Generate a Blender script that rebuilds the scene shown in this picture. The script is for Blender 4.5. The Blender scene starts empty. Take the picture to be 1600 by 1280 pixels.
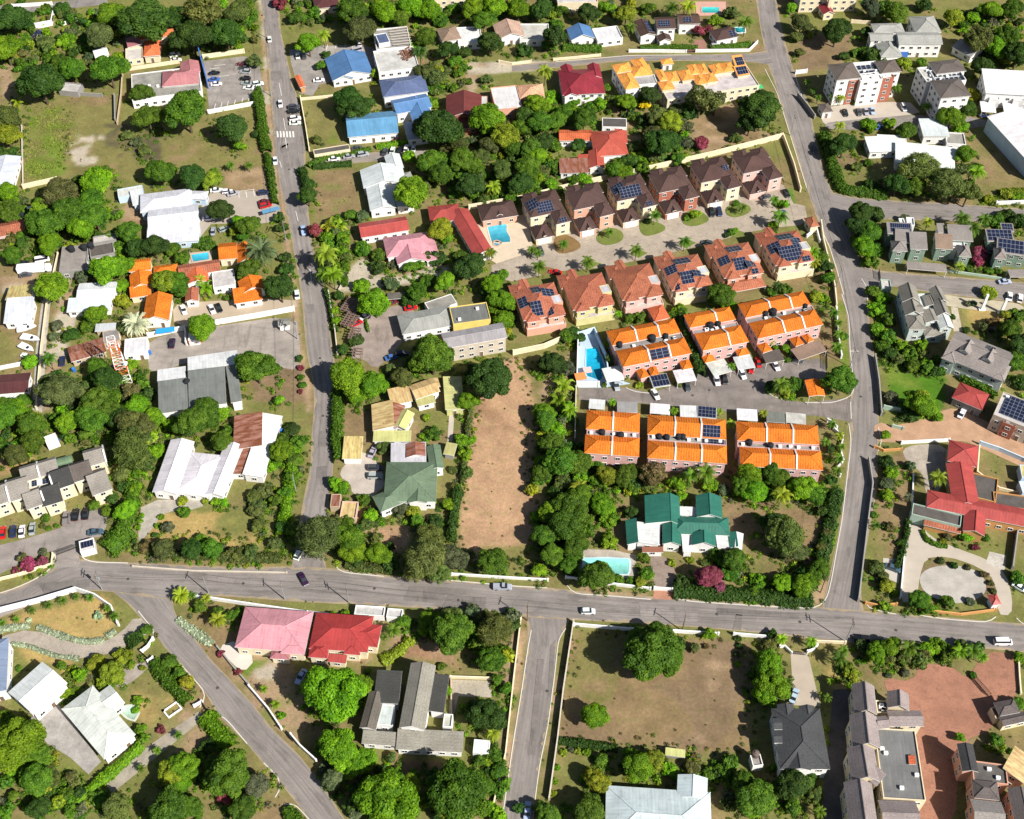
import bpy, math, random
import numpy as np
random.seed(7); rng = np.random.default_rng(7)
R_ = math.radians
scene = bpy.context.scene
# ---------------------------------------------------------------- camera (a helicopter about 290 m above the streets)
FPX, DIST, TILT = 1915.0, 379.0, R_(50)
CAM = np.array([0.0, -DIST*math.cos(TILT), DIST*math.sin(TILT)])
FW = np.array([0, math.cos(TILT), -math.sin(TILT)]); UP = np.array([0, math.sin(TILT), math.cos(TILT)]); RT = np.array([1.0, 0, 0])
cd = bpy.data.cameras.new('camera'); cam = bpy.data.objects.new('camera', cd); scene.collection.objects.link(cam)
cam.location = CAM; cam.rotation_euler = (math.pi/2 - TILT, 0, 0)
cd.sensor_width = 36; cd.lens = 36*FPX/1600; cd.clip_start = 1; cd.clip_end = 6000
scene.camera = cam
# ---------------------------------------------------------------- daylight
SUN_EL, SUN_AZ = R_(41.3), R_(-40)          # azimuth measured from +X towards +Y
sdir = (math.cos(SUN_EL)*math.cos(SUN_AZ), math.cos(SUN_EL)*math.sin(SUN_AZ), math.sin(SUN_EL))
w = bpy.data.worlds.new('World'); scene.world = w; w.use_nodes = True
nt = w.node_tree; bg = nt.nodes['Background']
sky = nt.nodes.new('ShaderNodeTexSky'); sky.sky_type = 'NISHITA'; sky.sun_disc = False
sky.sun_elevation = SUN_EL; sky.sun_rotation = math.atan2(sdir[0], sdir[1]); sky.air_density = 1.0; sky.dust_density = 1.2
nt.links.new(sky.outputs[0], bg.inputs[0]); bg.inputs[1].default_value = 0.05
sl = bpy.data.lights.new('sun', 'SUN'); sl.energy = 5.0; sl.angle = R_(0.5); sl.color = (1.0, 0.955, 0.88)
so = bpy.data.objects.new('sun', sl); scene.collection.objects.link(so)
from mathutils import Vector
so.rotation_euler = Vector(sdir).to_track_quat('Z', 'Y').to_euler(); so.location = (100, -80, 200)
vs = scene.view_settings; vs.view_transform = 'Standard'; vs.look = 'None'; vs.exposure = 0.66; vs.gamma = 1
scene.render.engine = 'CYCLES'
cy = scene.cycles; cy.max_bounces = 5; cy.diffuse_bounces = 2; cy.glossy_bounces = 2; cy.transmission_bounces = 2; cy.transparent_max_bounces = 4
cy.use_denoising = True; cy.caustics_reflective = False; cy.caustics_refractive = False
COL = scene.collection
def G(x, y, z=0.0):
    """photo pixel (1600x1280) -> the world point where that sight line meets height z"""
    r = FW*FPX + RT*(x-800) + UP*(640-y); t = (z-CAM[2])/r[2]
    return CAM + r*t
def PX(p):
    q = np.asarray(p, float)-CAM; d = q@FW
    return 800+FPX*(q@RT)/d, 640-FPX*(q@UP)/d
def mpp(x, y, z=0.0):                       # metres per pixel there
    return float((G(x, y, z)-CAM)@FW)/FPX
# ---------------------------------------------------------------- materials
def mat(name, build, rough=0.8, spec=0.3):
    m = bpy.data.materials.new(name); m.use_nodes = True; t = m.node_tree
    b = t.nodes['Principled BSDF']; b.inputs['Roughness'].default_value = rough; b.inputs['Specular IOR Level'].default_value = spec
    n = lambda typ, **k: _node(t, typ, k)
    c = build(t, n, b)
    if c is not None: t.links.new(c, b.inputs['Base Color'])
    return m
def _node(t, typ, k):
    nd = t.nodes.new('ShaderNode'+typ)
    for a, v in k.items():
        if a == 'ins':
            for i, val in v.items():
                if hasattr(val, 'is_output'): t.links.new(val, nd.inputs[i])
                else: nd.inputs[i].default_value = val
        else: setattr(nd, a, v)
    return nd
def mul(n, col, fac):                       # colour x grey value
    m = n('Mix', data_type='RGBA', blend_type='MULTIPLY', ins={0: 1.0}); m.inputs[0].default_value = 1.0
    m.id_data.links.new(col, m.inputs[6]); m.id_data.links.new(fac, m.inputs[7]); return m.outputs[2]
def ramp(n, fac, a, b, lo=0.3, hi=0.7):
    r = n('MapRange', ins={0: fac, 1: lo, 2: hi, 3: a, 4: b}); return r.outputs[0]
def pos(n): return n('NewGeometry').outputs['Position']
def noise(n, scale, detail=4, vec=None, rough=0.6):
    d = {'Scale': scale, 'Detail': detail, 'Roughness': rough}
    if vec is not None: d['Vector'] = vec
    return n('TexNoise', ins=d).outputs[0]
def ocol(n): return n('ObjectInfo').outputs['Color']
def uvmap(n, sx, sy):
    return n('Mapping', ins={'Vector': n('UVMap').outputs[0], 'Scale': (sx, sy, 1)}).outputs[0]
def bump(t, n, b, h, strength, dist=0.1):
    bp = n('Bump', ins={'Strength': strength, 'Distance': dist, 'Height': h}); t.links.new(bp.outputs[0], b.inputs['Normal'])
def mathn(n, op, a, c=None):
    return n('Math', operation=op, ins={0: a} if c is None else {0: a, 1: c}).outputs[0]
def b_wall(t, n, b):
    p = pos(n); c = mul(n, ocol(n), ramp(n, noise(n, .35, 5, p), .86, 1.06)); return mul(n, c, ramp(n, noise(n, 3, 3, p), .93, 1.05))
def b_tile(t, n, b):
    wv = n('TexWave', wave_type='BANDS', bands_direction='X', ins={'Vector': uvmap(n, 1, 1), 'Scale': .42, 'Distortion': .6, 'Detail': 1.5}).outputs['Fac']
    wr = n('TexWave', wave_type='BANDS', bands_direction='Y', ins={'Vector': uvmap(n, 1, 1), 'Scale': .75, 'Distortion': .8, 'Detail': 1}).outputs['Fac']
    c = mul(n, ocol(n), ramp(n, wv, .84, 1.06, 0, 1)); c = mul(n, c, ramp(n, wr, .9, 1.05, 0, 1))
    c = mul(n, c, ramp(n, noise(n, 2.2, 4, uvmap(n, 1, .8)), .66, 1.26)); c = mul(n, c, ramp(n, noise(n, .25, 5, pos(n)), .74, 1.14)); c = mul(n, c, ramp(n, noise(n, .9, 5, uvmap(n, .9, .3), .7), .72, 1.02, .28, .46))
    bump(t, n, b, wv, .35, .12); return c
def b_metal(t, n, b):
    f = mathn(n, 'PINGPONG', n('SeparateXYZ', ins={0: uvmap(n, 1, 1)}).outputs[0], .45)
    c = mul(n, ocol(n), ramp(n, f, .86, 1.0, 0, .09)); c = mul(n, c, ramp(n, noise(n, 1, 5, uvmap(n, .9, .12)), .80, 1.08))
    c = mul(n, c, ramp(n, noise(n, .18, 4, pos(n)), .80, 1.08)); g2 = mathn(n, 'PINGPONG', n('SeparateXYZ', ins={0: uvmap(n, 1, 1)}).outputs[1], 1.6); c = mul(n, c, ramp(n, g2, .88, 1, 0, .12)); c = mul(n, c, ramp(n, noise(n, .7, 6, pos(n), .7), .78, 1.02, .3, .45)); bump(t, n, b, f, .25, .1); return c
def b_shingle(t, n, b):
    c = mul(n, ocol(n), ramp(n, noise(n, 2.6, 4, uvmap(n, .7, 1.6)), .7, 1.28)); f = mathn(n, 'PINGPONG', n('SeparateXYZ', ins={0: uvmap(n, 1, 1)}).outputs[1], .4)
    c = mul(n, c, ramp(n, f, .85, 1.03, 0, .12)); return mul(n, c, ramp(n, noise(n, .22, 4, pos(n)), .82, 1.14))
def b_rust(t, n, b):
    r = ramp(n, noise(n, .55, 5, uvmap(n, 1.4, .35)), 0, 1, .42, .56)
    m = n('Mix', data_type='RGBA', ins={0: r}); t.links.new(ocol(n), m.inputs[6]); m.inputs[7].default_value = (.19, .065, .032, 1)
    f = mathn(n, 'PINGPONG', n('SeparateXYZ', ins={0: uvmap(n, 1, 1)}).outputs[0], .5)
    c = mul(n, m.outputs[2], ramp(n, f, .8, 1, 0, .12)); return mul(n, c, ramp(n, noise(n, 2, 5, uvmap(n, 1, .3)), .75, 1.2))
def b_patina(t, n, b):
    r = ramp(n, noise(n, .5, 5, uvmap(n, 1.6, .3)), 0, .8, .40, .60); m = n('Mix', data_type='RGBA', ins={0: r}); t.links.new(ocol(n), m.inputs[6]); m.inputs[7].default_value = (.34, .20, .085, 1)
    f = mathn(n, 'PINGPONG', n('SeparateXYZ', ins={0: uvmap(n, 1, 1)}).outputs[0], .45); c = mul(n, m.outputs[2], ramp(n, f, .82, 1, 0, .12)); return mul(n, c, ramp(n, noise(n, 1.2, 6, uvmap(n, 1.2, .4), .7), .72, 1.2))
def b_conc(t, n, b):
    p = pos(n); c = mul(n, ocol(n), ramp(n, noise(n, .3, 6, p, .7), .62, 1.15)); return mul(n, c, ramp(n, noise(n, 2.5, 4, p), .86, 1.1))
def b_clean(t, n, b):
    p = pos(n); return mul(n, ocol(n), ramp(n, noise(n, .3, 5, p), .9, 1.04))
def b_asphalt(t, n, b):
    p = pos(n); c = mul(n, ocol(n), ramp(n, noise(n, .09, 5, p), .84, 1.14)); c = mul(n, c, ramp(n, noise(n, 1.0, 5, uvmap(n, .04, 1.1)), .76, 1.2))
    c = mul(n, c, ramp(n, noise(n, 3.5, 4, p), .88, 1.1)); c = mul(n, c, ramp(n, noise(n, .33, 3, uvmap(n, .35, 1)), .82, 1.04, .36, .44)); c = mul(n, c, ramp(n, noise(n, .55, 5, p), 1.14, .98, .28, .42))
    v = n('TexVoronoi', feature='DISTANCE_TO_EDGE', ins={'Vector': n('VectorMath', operation='ADD', ins={0: p, 1: n('TexNoise', ins={'Vector': p, 'Scale': .5}).outputs[1]}).outputs[0], 'Scale': .16}).outputs[0]
    return mul(n, c, ramp(n, v, .88, 1, .003, .014))
def b_paver(t, n, b):
    st = ramp(n, noise(n, .5, 6, pos(n), .75), .72, 1.03, .3, .5)
    br = n('TexBrick', ins={'Vector': pos(n), 'Scale': .9, 'Color1': (1, 1, 1, 1), 'Color2': (.86, .86, .86, 1), 'Mortar': (.7, .7, .7, 1), 'Mortar Size': .03}).outputs[0]
    c = mul(n, mul(n, ocol(n), br), st); c = mul(n, c, ramp(n, noise(n, .12, 5, pos(n)), .82, 1.14)); return mul(n, c, ramp(n, noise(n, 2.2, 4, pos(n)), .84, 1.12))
def b_gravel(t, n, b):
    p = pos(n); c = mul(n, ocol(n), ramp(n, noise(n, .25, 6, p), .8, 1.15)); return mul(n, c, ramp(n, noise(n, 5, 3, p), .8, 1.15))
def b_ground(t, n, b):
    p = pos(n); a = n('Attribute', attribute_name='soil').outputs[0]
    c = mul(n, a, ramp(n, noise(n, .16, 6, p), .78, 1.2)); c = mul(n, c, ramp(n, noise(n, 1.1, 6, p, .75), .74, 1.22)); h = noise(n, 4, 4, p)
    gm = n('Mix', data_type='RGBA', ins={0: ramp(n, noise(n, .42, 5, p, .7), 0, .5, .5, .72)}); t.links.new(c, gm.inputs[6])
    t.links.new(mul(n, c, n('RGB').outputs[0]), gm.inputs[7]); [setattr(x.outputs[0], 'default_value', (.62, .95, .5, 1)) for x in t.nodes if x.type == 'RGB']
    bump(t, n, b, h, .5, .15); return mul(n, gm.outputs[2], ramp(n, h, .85, 1.12))
def b_leafmass(t, n, b): return b_leaf(t, n, b, True)
def b_leaf(t, n, b, mass=False):
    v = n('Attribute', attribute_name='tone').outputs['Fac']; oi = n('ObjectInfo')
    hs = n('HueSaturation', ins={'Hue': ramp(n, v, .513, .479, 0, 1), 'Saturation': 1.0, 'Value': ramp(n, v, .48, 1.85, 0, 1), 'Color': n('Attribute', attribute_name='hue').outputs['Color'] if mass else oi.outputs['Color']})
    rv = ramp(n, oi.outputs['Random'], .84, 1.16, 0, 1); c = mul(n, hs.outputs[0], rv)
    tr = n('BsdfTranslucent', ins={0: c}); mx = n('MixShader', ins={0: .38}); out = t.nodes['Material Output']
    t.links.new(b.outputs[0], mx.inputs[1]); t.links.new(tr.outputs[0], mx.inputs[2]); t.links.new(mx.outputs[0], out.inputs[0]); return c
def b_plain(t, n, b): return ocol(n)
def b_water(t, n, b):
    gx_ = n('SeparateXYZ', ins={0: n('TexCoord').outputs['Generated']}).outputs[1]; k_ = mul(n, ocol(n), ramp(n, gx_, .55, 1.15, .1, .9))
    bump(t, n, b, noise(n, 1.2, 3, pos(n)), .25, .1); return mul(n, k_, ramp(n, noise(n, .6, 4, pos(n)), .8, 1.15))
def b_solar(t, n, b):
    br = n('TexBrick', offset=0.0, ins={'Vector': n('UVMap').outputs[0], 'Scale': 1.0, 'Color1': (.010, .014, .036, 1), 'Color2': (.014, .020, .050, 1), 'Mortar': (.26, .28, .31, 1), 'Mortar Size': .03, 'Brick Width': 1.0, 'Row Height': 1.0})
    return br.outputs[0]
M = {k: mat(k, f, r, s) for k, f, r, s in [
    ('wall', b_wall, .85, .2), ('tile', b_tile, .8, .2), ('metal', b_metal, .5, .35), ('shingle', b_shingle, .9, .15), ('rust', b_rust, .8, .2),
    ('concrete', b_conc, .9, .2), ('patina', b_patina, .8, .2), ('clean', b_clean, .7, .3), ('asphalt', b_asphalt, .92, .2), ('paver', b_paver, .9, .2), ('gravel', b_gravel, .95, .1),
    ('ground', b_ground, 1, .05), ('leaf', b_leaf, .6, .25), ('leafmass', b_leafmass, .6, .25), ('paint', b_plain, .35, .5), ('matte', b_plain, .9, .15), ('water', b_water, .06, .5), ('solar', b_solar, .22, .5)]}
def fixed(name, col, rough=.6, spec=.3, metal=0):
    m = mat(name, lambda t, n, b: mul(n, n('RGB').outputs[0], ramp(n, noise(n, 1.5, 3, pos(n)), .85, 1.12)), rough, spec)
    for x in m.node_tree.nodes:
        if x.type == 'RGB': x.outputs[0].default_value = (*col, 1)
    m.node_tree.nodes['Principled BSDF'].inputs['Metallic'].default_value = metal; M[name] = m
fixed('glass', (.02, .026, .032), .08, .6); fixed('trim', (.74, .73, .70), .7); fixed('bark', (.10, .075, .05), .95, .1); fixed('rubber', (.02, .02, .02), .8)
fixed('white', (.8, .8, .79), .6); fixed('lamp', (.75, .76, .78), .15, .6); fixed('redlamp', (.4, .02, .015), .2, .5); fixed('steel', (.35, .36, .37), .45, .5, .3); fixed('wood', (.16, .11, .075), .9, .1)
fixed('redpaint', (.62, .10, .03), .6)
# ---------------------------------------------------------------- mesh helpers
class MB:
    """collects faces; build() links them as ONE mesh object"""
    def __init__(s): s.v = []; s.f = []; s.m = []; s.uv = []
    def face(s, pts, mi=0, uv=None):
        i = len(s.v); s.v += [tuple(map(float, p)) for p in pts]; s.f.append(tuple(range(i, i+len(pts)))); s.m.append(mi)
        s.uv += [tuple(u) for u in uv] if uv else [(p[0], p[1]) for p in pts]
    def box(s, c, d, a=0.0, mi=0, top=None):        # centre of the base, full sizes, heading; top = scale of the top face
        ca, sa = math.cos(a), math.sin(a); q = []
        for z, k in ((0, 1), (d[2], 1 if top is None else top)):
            for sx, sy in ((-1, -1), (1, -1), (1, 1), (-1, 1)):
                x, y = sx*d[0]/2*k, sy*d[1]/2*k; q.append((c[0]+x*ca-y*sa, c[1]+x*sa+y*ca, c[2]+z))
        for f in ((3, 2, 1, 0), (4, 5, 6, 7), (0, 1, 5, 4), (1, 2, 6, 5), (2, 3, 7, 6), (3, 0, 4, 7)): s.face([q[i] for i in f], mi)
    def tube(s, a, b, r0, r1=None, n=8, mi=0, caps=True):
        a = np.array(a, float); b = np.array(b, float); r1 = r0 if r1 is None else r1; d = b-a; d = d/(np.linalg.norm(d)+1e-9)
        e = np.cross(d, (0, 0, 1) if abs(d[2]) < .9 else (1, 0, 0)); e /= np.linalg.norm(e); g = np.cross(d, e)
        A = [a+(e*math.cos(2*math.pi*i/n)+g*math.sin(2*math.pi*i/n))*r0 for i in range(n)]; B = [b+(e*math.cos(2*math.pi*i/n)+g*math.sin(2*math.pi*i/n))*r1 for i in range(n)]
        for i in range(n): j = (i+1) % n; s.face([A[j], A[i], B[i], B[j]], mi)
        if caps: s.face(A, mi); s.face(B[::-1], mi)
    def mesh(s, name, mats):
        me = bpy.data.meshes.new(name); me.from_pydata(s.v, [], s.f)
        ul = me.uv_layers.new(name='UVMap'); ul.data.foreach_set('uv', np.array(s.uv, 'f').ravel())
        for m in mats: me.materials.append(M[m])
        if len(mats) > 1: me.polygons.foreach_set('material_index', s.m)
        me.update(); return me
    def build(s, name, mats, parent=None, color=None, loc=None):
        if isinstance(mats, str): mats = [mats]
        return obj(name, s.mesh(name, mats), parent, color, loc)
def obj(name, me, parent=None, color=None, loc=None):
    o = bpy.data.objects.new(name, me); COL.objects.link(o)
    if parent is not None: o.parent = parent
    if color is not None: o.color = (*color, 1) if len(color) == 3 else color
    if loc is not None: o.location = loc
    return o
def tag(o, label=None, cat=None, group=None, kind=None):
    if label: o['label'] = label
    if cat: o['category'] = cat
    if group: o['group'] = group
    if kind: o['kind'] = kind
    return o
def empty(name, loc, rz=0.0):
    o = bpy.data.objects.new(name, None); COL.objects.link(o); o.location = loc; o.rotation_euler = (0, 0, rz); o.empty_display_size = .5; return o
LM = []      # landmarks: (pixel x, pixel y, phrase) used to say where smaller things stand
AUTO = []    # (object, description, pixel x, pixel y) labelled at the end
def auto(o, desc, x, y): AUTO.append((o, desc, x, y))
# ================================================================ GROUND: one sheet, its soil colours painted per point
SOIL = {'dry': (.228, .160, .085), 'tan': (.325, .225, .14), 'dirt': (.40, .25, .15), 'pale': (.42, .36, .285), 'grass': (.135, .185, .03), 'lush': (.075, .17, .016), 'olive': (.185, .165, .06),
        'mix': (.165, .165, .052), 'dark': (.10, .085, .05), 'red': (.29, .172, .104), 'gold': (.36, .255, .10), 'brown': (.195, .135, .082)}
STEP = .8
gx = np.arange(-236, 236.1, STEP); gy = np.arange(-142, 246.1, STEP)
def vnoise(shape, cell, seed):
    r = np.random.default_rng(seed); h, wd = shape; a = r.random((int(h/cell)+3, int(wd/cell)+3)); yy = np.arange(h)/cell; xx = np.arange(wd)/cell
    y0 = yy.astype(int); x0 = xx.astype(int); fy = (yy-y0)[:, None]; fx = (xx-x0)[None, :]; fy = fy*fy*(3-2*fy); fx = fx*fx*(3-2*fx)
    a00 = a[y0][:, x0]; a01 = a[y0][:, x0+1]; a10 = a[y0+1][:, x0]; a11 = a[y0+1][:, x0+1]
    return (a00*(1-fx)+a01*fx)*(1-fy)+(a10*(1-fx)+a11*fx)*fy
def inpoly(X, Y, poly):
    c = np.zeros(X.shape, bool); n = len(poly); j = n-1
    for i in range(n):
        xi, yi = poly[i]; xj, yj = poly[j]
        if yi != yj: c ^= ((yi > Y) != (yj > Y)) & (X < (xj-xi)*(Y-yi)/(yj-yi)+xi)
        j = i
    return c
XX, YY = np.meshgrid(gx, gy); SH = XX.shape
n1 = vnoise(SH, 14, 1)*.6+vnoise(SH, 5, 2)*.4; n2 = vnoise(SH, 40, 3)
soil = np.zeros(SH+(3,)); A, B_, C_ = (np.array(SOIL[k]) for k in ('dry', 'mix', 'olive'))
t_ = np.clip((n1*.6+n2*.4-.26)/.32, 0, 1)[..., None]; soil[:] = A*(1-t_)+B_*t_; t2 = np.clip((vnoise(SH, 9, 5)-.6)/.25, 0, 1)[..., None]*.6; soil = soil*(1-t2)+C_*t2
DX = (vnoise(SH, 4, 11)-.5)*2.6+(vnoise(SH, 12, 12)-.5)*3.2; DY = (vnoise(SH, 4, 13)-.5)*2.6+(vnoise(SH, 12, 14)-.5)*3.2
def P2(s):                                  # "x y x y ..." -> list of pixel points
    a = list(map(float, s.split())); return list(zip(a[0::2], a[1::2]))
def paint(k, s, rag=1.0, mixk=None, amt=.5):
    poly = [G(x, y)[:2] for x, y in P2(s)]; m = inpoly(XX+DX*rag, YY+DY*rag, poly); c = np.array(SOIL[k])
    if mixk:
        q = np.clip((n1-.62+amt*.5)/.2, 0, 1)[..., None]; cc = c*(1-q)+np.array(SOIL[mixk])*q; soil[m] = cc[m]
    else: soil[m] = c
for k, s, rag, mk, am in [
    ('dry', '36 150 190 150 190 190 415 165 425 262 250 268 95 300 36 290', 1, 'olive', .7),
    ('grass', '38 172 95 165 112 195 104 230 96 270 60 286 38 288', 2, 'olive', .3), ('pale', '118 238 140 232 150 252 135 262 118 254', 2, None, 0), ('pale', '115 218 132 208 140 222 122 228', 2, None, 0),
    ('pale', '150 210 166 212 166 220 152 218', 1.5, None, 0), ('olive', '170 195 250 195 255 250 180 255', 3, 'dark', .4), ('tan', '0 105 25 100 28 170 0 140', 1.5, None, 0),
    ('tan', '345 266 425 262 440 345 410 350 350 312', 1, 'dry', .4), ('grass', '472 160 520 156 545 222 483 230', .3, 'olive', .6), ('mix', '490 268 552 264 565 345 492 350', .3, 'dry', .5),
    ('dry', '1075 190 1145 160 1190 200 1235 210 1200 222 1080 248', 1, 'tan', .3), ('brown', '1240 50 1330 55 1322 105 1250 112', .6, 'dry', .5), ('mix', '1300 240 1400 245 1400 300 1320 300', 1.2, 'brown', .7),
    ('red', '760 560 822 558 832 640 836 760 842 860 800 884 738 884 712 852 722 780 736 690 742 630', .8, 'dirt', .9), ('dirt', '745 650 815 640 822 760 815 830 745 800', 2.5, None, 0), ('dry', '740 850 840 845 838 884 738 886', 2, 'olive', .5),
    ('brown', '897 985 1175 1003 1172 1180 868 1158', .4, 'dry', .55), ('dry', '897 985 1000 990 960 1090 880 1080', 2.5, 'olive', .4), ('tan', '1060 1060 1160 1060 1160 1160 1050 1160', 3, 'brown', .6),
    ('gold', '10 965 160 930 178 950 185 985 160 1002 105 994 50 975 0 985', .4, 'olive', .25), ('grass', '20 1008 120 1030 105 1062 90 1040 40 1030', .5, 'gold', .4),
    ('gold', '195 1072 262 1045 298 1100 240 1145 212 1130', .6, 'olive', .5), ('tan', '165 1200 300 1110 330 1130 300 1180 200 1262', 1, 'mix', .5), ('mix', '75 1180 110 1190 140 1215 90 1250 70 1230', .8, 'grass', .5),
    ('mix', '250 800 400 795 415 850 260 850 240 830', 1.2, 'gold', .6), ('grass', '415 740 470 660 478 700 450 800 440 875 405 870', .8, 'olive', .5), ('olive', '380 720 440 740 420 830 380 800', 1, 'mix', .5),
    ('tan', '570 820 640 815 640 850 600 870', 1, 'dirt', .5), ('lush', '1385 560 1482 590 1470 640 1440 660 1390 640', .4, 'grass', .35), ('gold', '1500 478 1575 482 1560 520 1510 510', .4, 'grass', .6),
    ('brown', '1130 780 1290 785 1280 900 1160 860', 1.4, 'dry', .5), ('mix', '1375 720 1440 700 1430 780 1405 880 1370 875', .7, 'dry', .6), ('brown', '1430 870 1540 880 1560 940 1430 945', .6, 'olive', .5),
    ('dry', '545 640 600 640 575 690 540 690', .4, 'brown', .4), ('mix', '650 640 735 640 735 672 655 680', .4, 'olive', .5), ('tan', '355 1030 460 1030 490 1130 470 1160 420 1130', 1, 'mix', .4),
    ('red', '600 1000 650 990 700 1010 720 1040 640 1040', 1, 'tan', .5), ('brown', '590 1175 700 1180 690 1220 620 1205', 1, 'red', .4), ('grass', '415 1000 440 1020 380 1060 372 1040', .6, 'olive', .4),
    ('grass', '690 270 800 265 790 315 720 310', 2, 'olive', .6), ('tan', '700 100 860 95 860 108 745 118 740 150 728 150 728 112', .5, 'pale', .5), ('red', '0 700 45 690 60 720 0 745', .8, 'gold', .6),
    ('tan', '400 960 610 965 620 1035 350 1030', .5, 'mix', .5), ('tan', '25 330 60 320 60 350 30 350', 1, None, 0), ('dry', '0 500 60 505 50 590 0 590', .8, 'olive', .5), ('tan', '0 430 60 425 60 450 0 455', .6, 'pale', .4),
    ('tan', '100 400 60 640 80 640 110 520 120 500', .6, 'pale', .5), ('tan', '200 300 265 330 265 350 185 345', 1, 'red', .3), ('brown', '380 560 470 560 478 625 400 628', .4, 'dry', .4), ('gold', '1235 1015 1265 1010 1340 1060 1290 1110 1262 1030', .8, 'olive', .5),
    ('tan', '1240 900 1300 905 1290 935 1200 945 1060 935 1060 928 1200 938', .5, 'mix', .4), ('grass', '1318 740 1330 690 1325 800 1300 900 1298 880 1308 800', .5, 'olive', .4), ('tan', '905 930 1010 935 1010 925 905 915', .4, None, 0),
    ('tan', '405 0 412 0 424 150 450 350 478 560 490 640 480 640 465 560 440 350 415 200', .4, 'pale', .3), ('dry', '520 460 535 460 555 560 530 600', 1, 'olive', .4), ('tan', '790 990 826 985 806 1170 790 1270 775 1280', .4, 'mix', .5),
    ('olive', '872 1000 890 975 868 1160 840 1280 832 1280', .3, 'tan', .4), ('gold', '225 890 445 886 445 892 225 888', .3, None, 0), ('tan', '520 895 700 908 690 918 520 900', .3, 'red', .5), ('lush', '1225 300 1240 290 1245 330 1225 335', .5, None, 0),
    ('pale', '540 424 570 405 582 414 576 430 612 434 687 415 702 420 690 434 612 447 540 458 522 452', .5, None, 0), ('pale', '398 1045 430 1040 436 1052 425 1070 400 1062', .5, None, 0), ('dry', '1240 470 1305 478 1300 580 1292 560', .6, 'olive', .4), ('grass', '1308 470 1322 480 1328 600 1318 600', .4, 'olive', .3), ('tan', '890 585 900 550 860 560 830 620 900 610', 1.5, 'olive', .5)]:
    paint(k, s, rag, mk, am)
for _ in range(2):
    q = np.pad(soil, ((1, 1), (1, 1), (0, 0)), 'edge'); soil = (q[1:-1, 1:-1]*4+q[:-2, 1:-1]+q[2:, 1:-1]+q[1:-1, :-2]+q[1:-1, 2:])/8
ex = np.concatenate(([-3000, -900, -400], gx, [400, 900, 3000])); ey = np.concatenate(([-3000, -700, -300], gy, [400, 900, 3000]))
EX, EY = np.meshgrid(ex, ey); ES = np.pad(soil, ((3, 3), (3, 3), (0, 0)), 'edge'); nh, nw = EX.shape
co = np.stack([EX, EY, np.zeros_like(EX)], -1).reshape(-1, 3); idx = np.arange(nh*nw).reshape(nh, nw)
q = np.stack([idx[:-1, :-1], idx[:-1, 1:], idx[1:, 1:], idx[1:, :-1]], -1).reshape(-1, 4)
def npmesh(name, co, faces, mats, tone=None):
    me = bpy.data.meshes.new(name); nf, k = faces.shape; me.vertices.add(len(co)); me.vertices.foreach_set('co', np.asarray(co, 'f').ravel())
    me.loops.add(nf*k); me.loops.foreach_set('vertex_index', faces.astype('i').ravel()); me.polygons.add(nf)
    me.polygons.foreach_set('loop_start', np.arange(0, nf*k, k, dtype='i')); me.polygons.foreach_set('loop_total', np.full(nf, k, 'i'))
    for m in mats: me.materials.append(M[m])
    if tone is not None:
        a = me.attributes.new('tone', 'FLOAT', 'POINT'); a.data.foreach_set('value', np.asarray(tone, 'f'))
    me.update(); me.validate(); return me
gme = npmesh('ground', co, q, ['ground']); at = gme.attributes.new('soil', 'FLOAT_COLOR', 'POINT')
at.data.foreach_set('color', np.concatenate([ES.reshape(-1, 3), np.ones((nh*nw, 1))], 1).astype('f').ravel())
tag(obj('ground', gme), kind='structure')
# ================================================================ ROADS, LANES, DRIVES (thin sheets, each layer 12 mm above the last)
def ZL(l): return .02+.012*l
def resample(pts, n):
    p = np.array(pts, float); d = np.r_[0, np.cumsum(np.linalg.norm(np.diff(p, axis=0), axis=1))]; t = np.linspace(0, d[-1], n)
    return np.stack([np.interp(t, d, p[:, i]) for i in range(p.shape[1])], 1)
def smooth(p, k=2):
    for _ in range(k):
        q = p.copy(); q[1:-1] = (p[:-2]+2*p[1:-1]+p[2:])/4; p = q
    return p
def wpts(s, z=0.0): return np.array([G(x, y, z)[:2] for x, y in P2(s)])
ASPH = (.215, .192, .178)
def ribbon(name, L, Rr, col=ASPH, m='asphalt', l=0, n=70):
    a = smooth(resample(wpts(L), n)); b = smooth(resample(wpts(Rr), n)); mb = MB(); z = ZL(l); c = (a+b)/2; d = np.r_[0, np.cumsum(np.linalg.norm(np.diff(c, axis=0), axis=1))]
    K = 4; KEEP.append(np.concatenate([a, b[::-1]]))
    for i in range(n-1):
        for j in range(K):
            f0, f1 = j/K, (j+1)/K; pa = lambda i, f: (*(a[i]*(1-f)+b[i]*f), z); wv = lambda i, f: (d[i], f*np.linalg.norm(a[i]-b[i]))
            mb.face([pa(i, f0), pa(i, f1), pa(i+1, f1), pa(i+1, f0)][::1], 0, [wv(i, f0), wv(i, f1), wv(i+1, f1), wv(i+1, f0)])
    r = np.random.default_rng(n+int(abs(a[0, 0]))); v = MB()
    for e, o_ in ((a, b), (b, a)):
        e = resample(e, n*3); dr = resample(o_, n*3)-e; dr /= np.linalg.norm(dr, axis=1)[:, None]; k = np.interp(np.arange(n*3), np.arange(0, n*3, 2), r.random(len(range(0, n*3, 2)))**2)*(.9 if m == 'asphalt' else .3)
        for i in range(n*3-1): v.face([(*(e[i]-dr[i]*.25), z+.008), (*(e[i+1]-dr[i+1]*.25), z+.008), (*(e[i+1]+dr[i+1]*k[i+1]), z+.008), (*(e[i]+dr[i]*k[i]), z+.008)])
    tag(v.build('verge', 'gravel', None, (.30, .24, .165)), kind='structure')
    return tag(mb.build(name, m, None, col), kind='structure')
KEEP = []                                   # ground that stays clear of undergrowth
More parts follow.
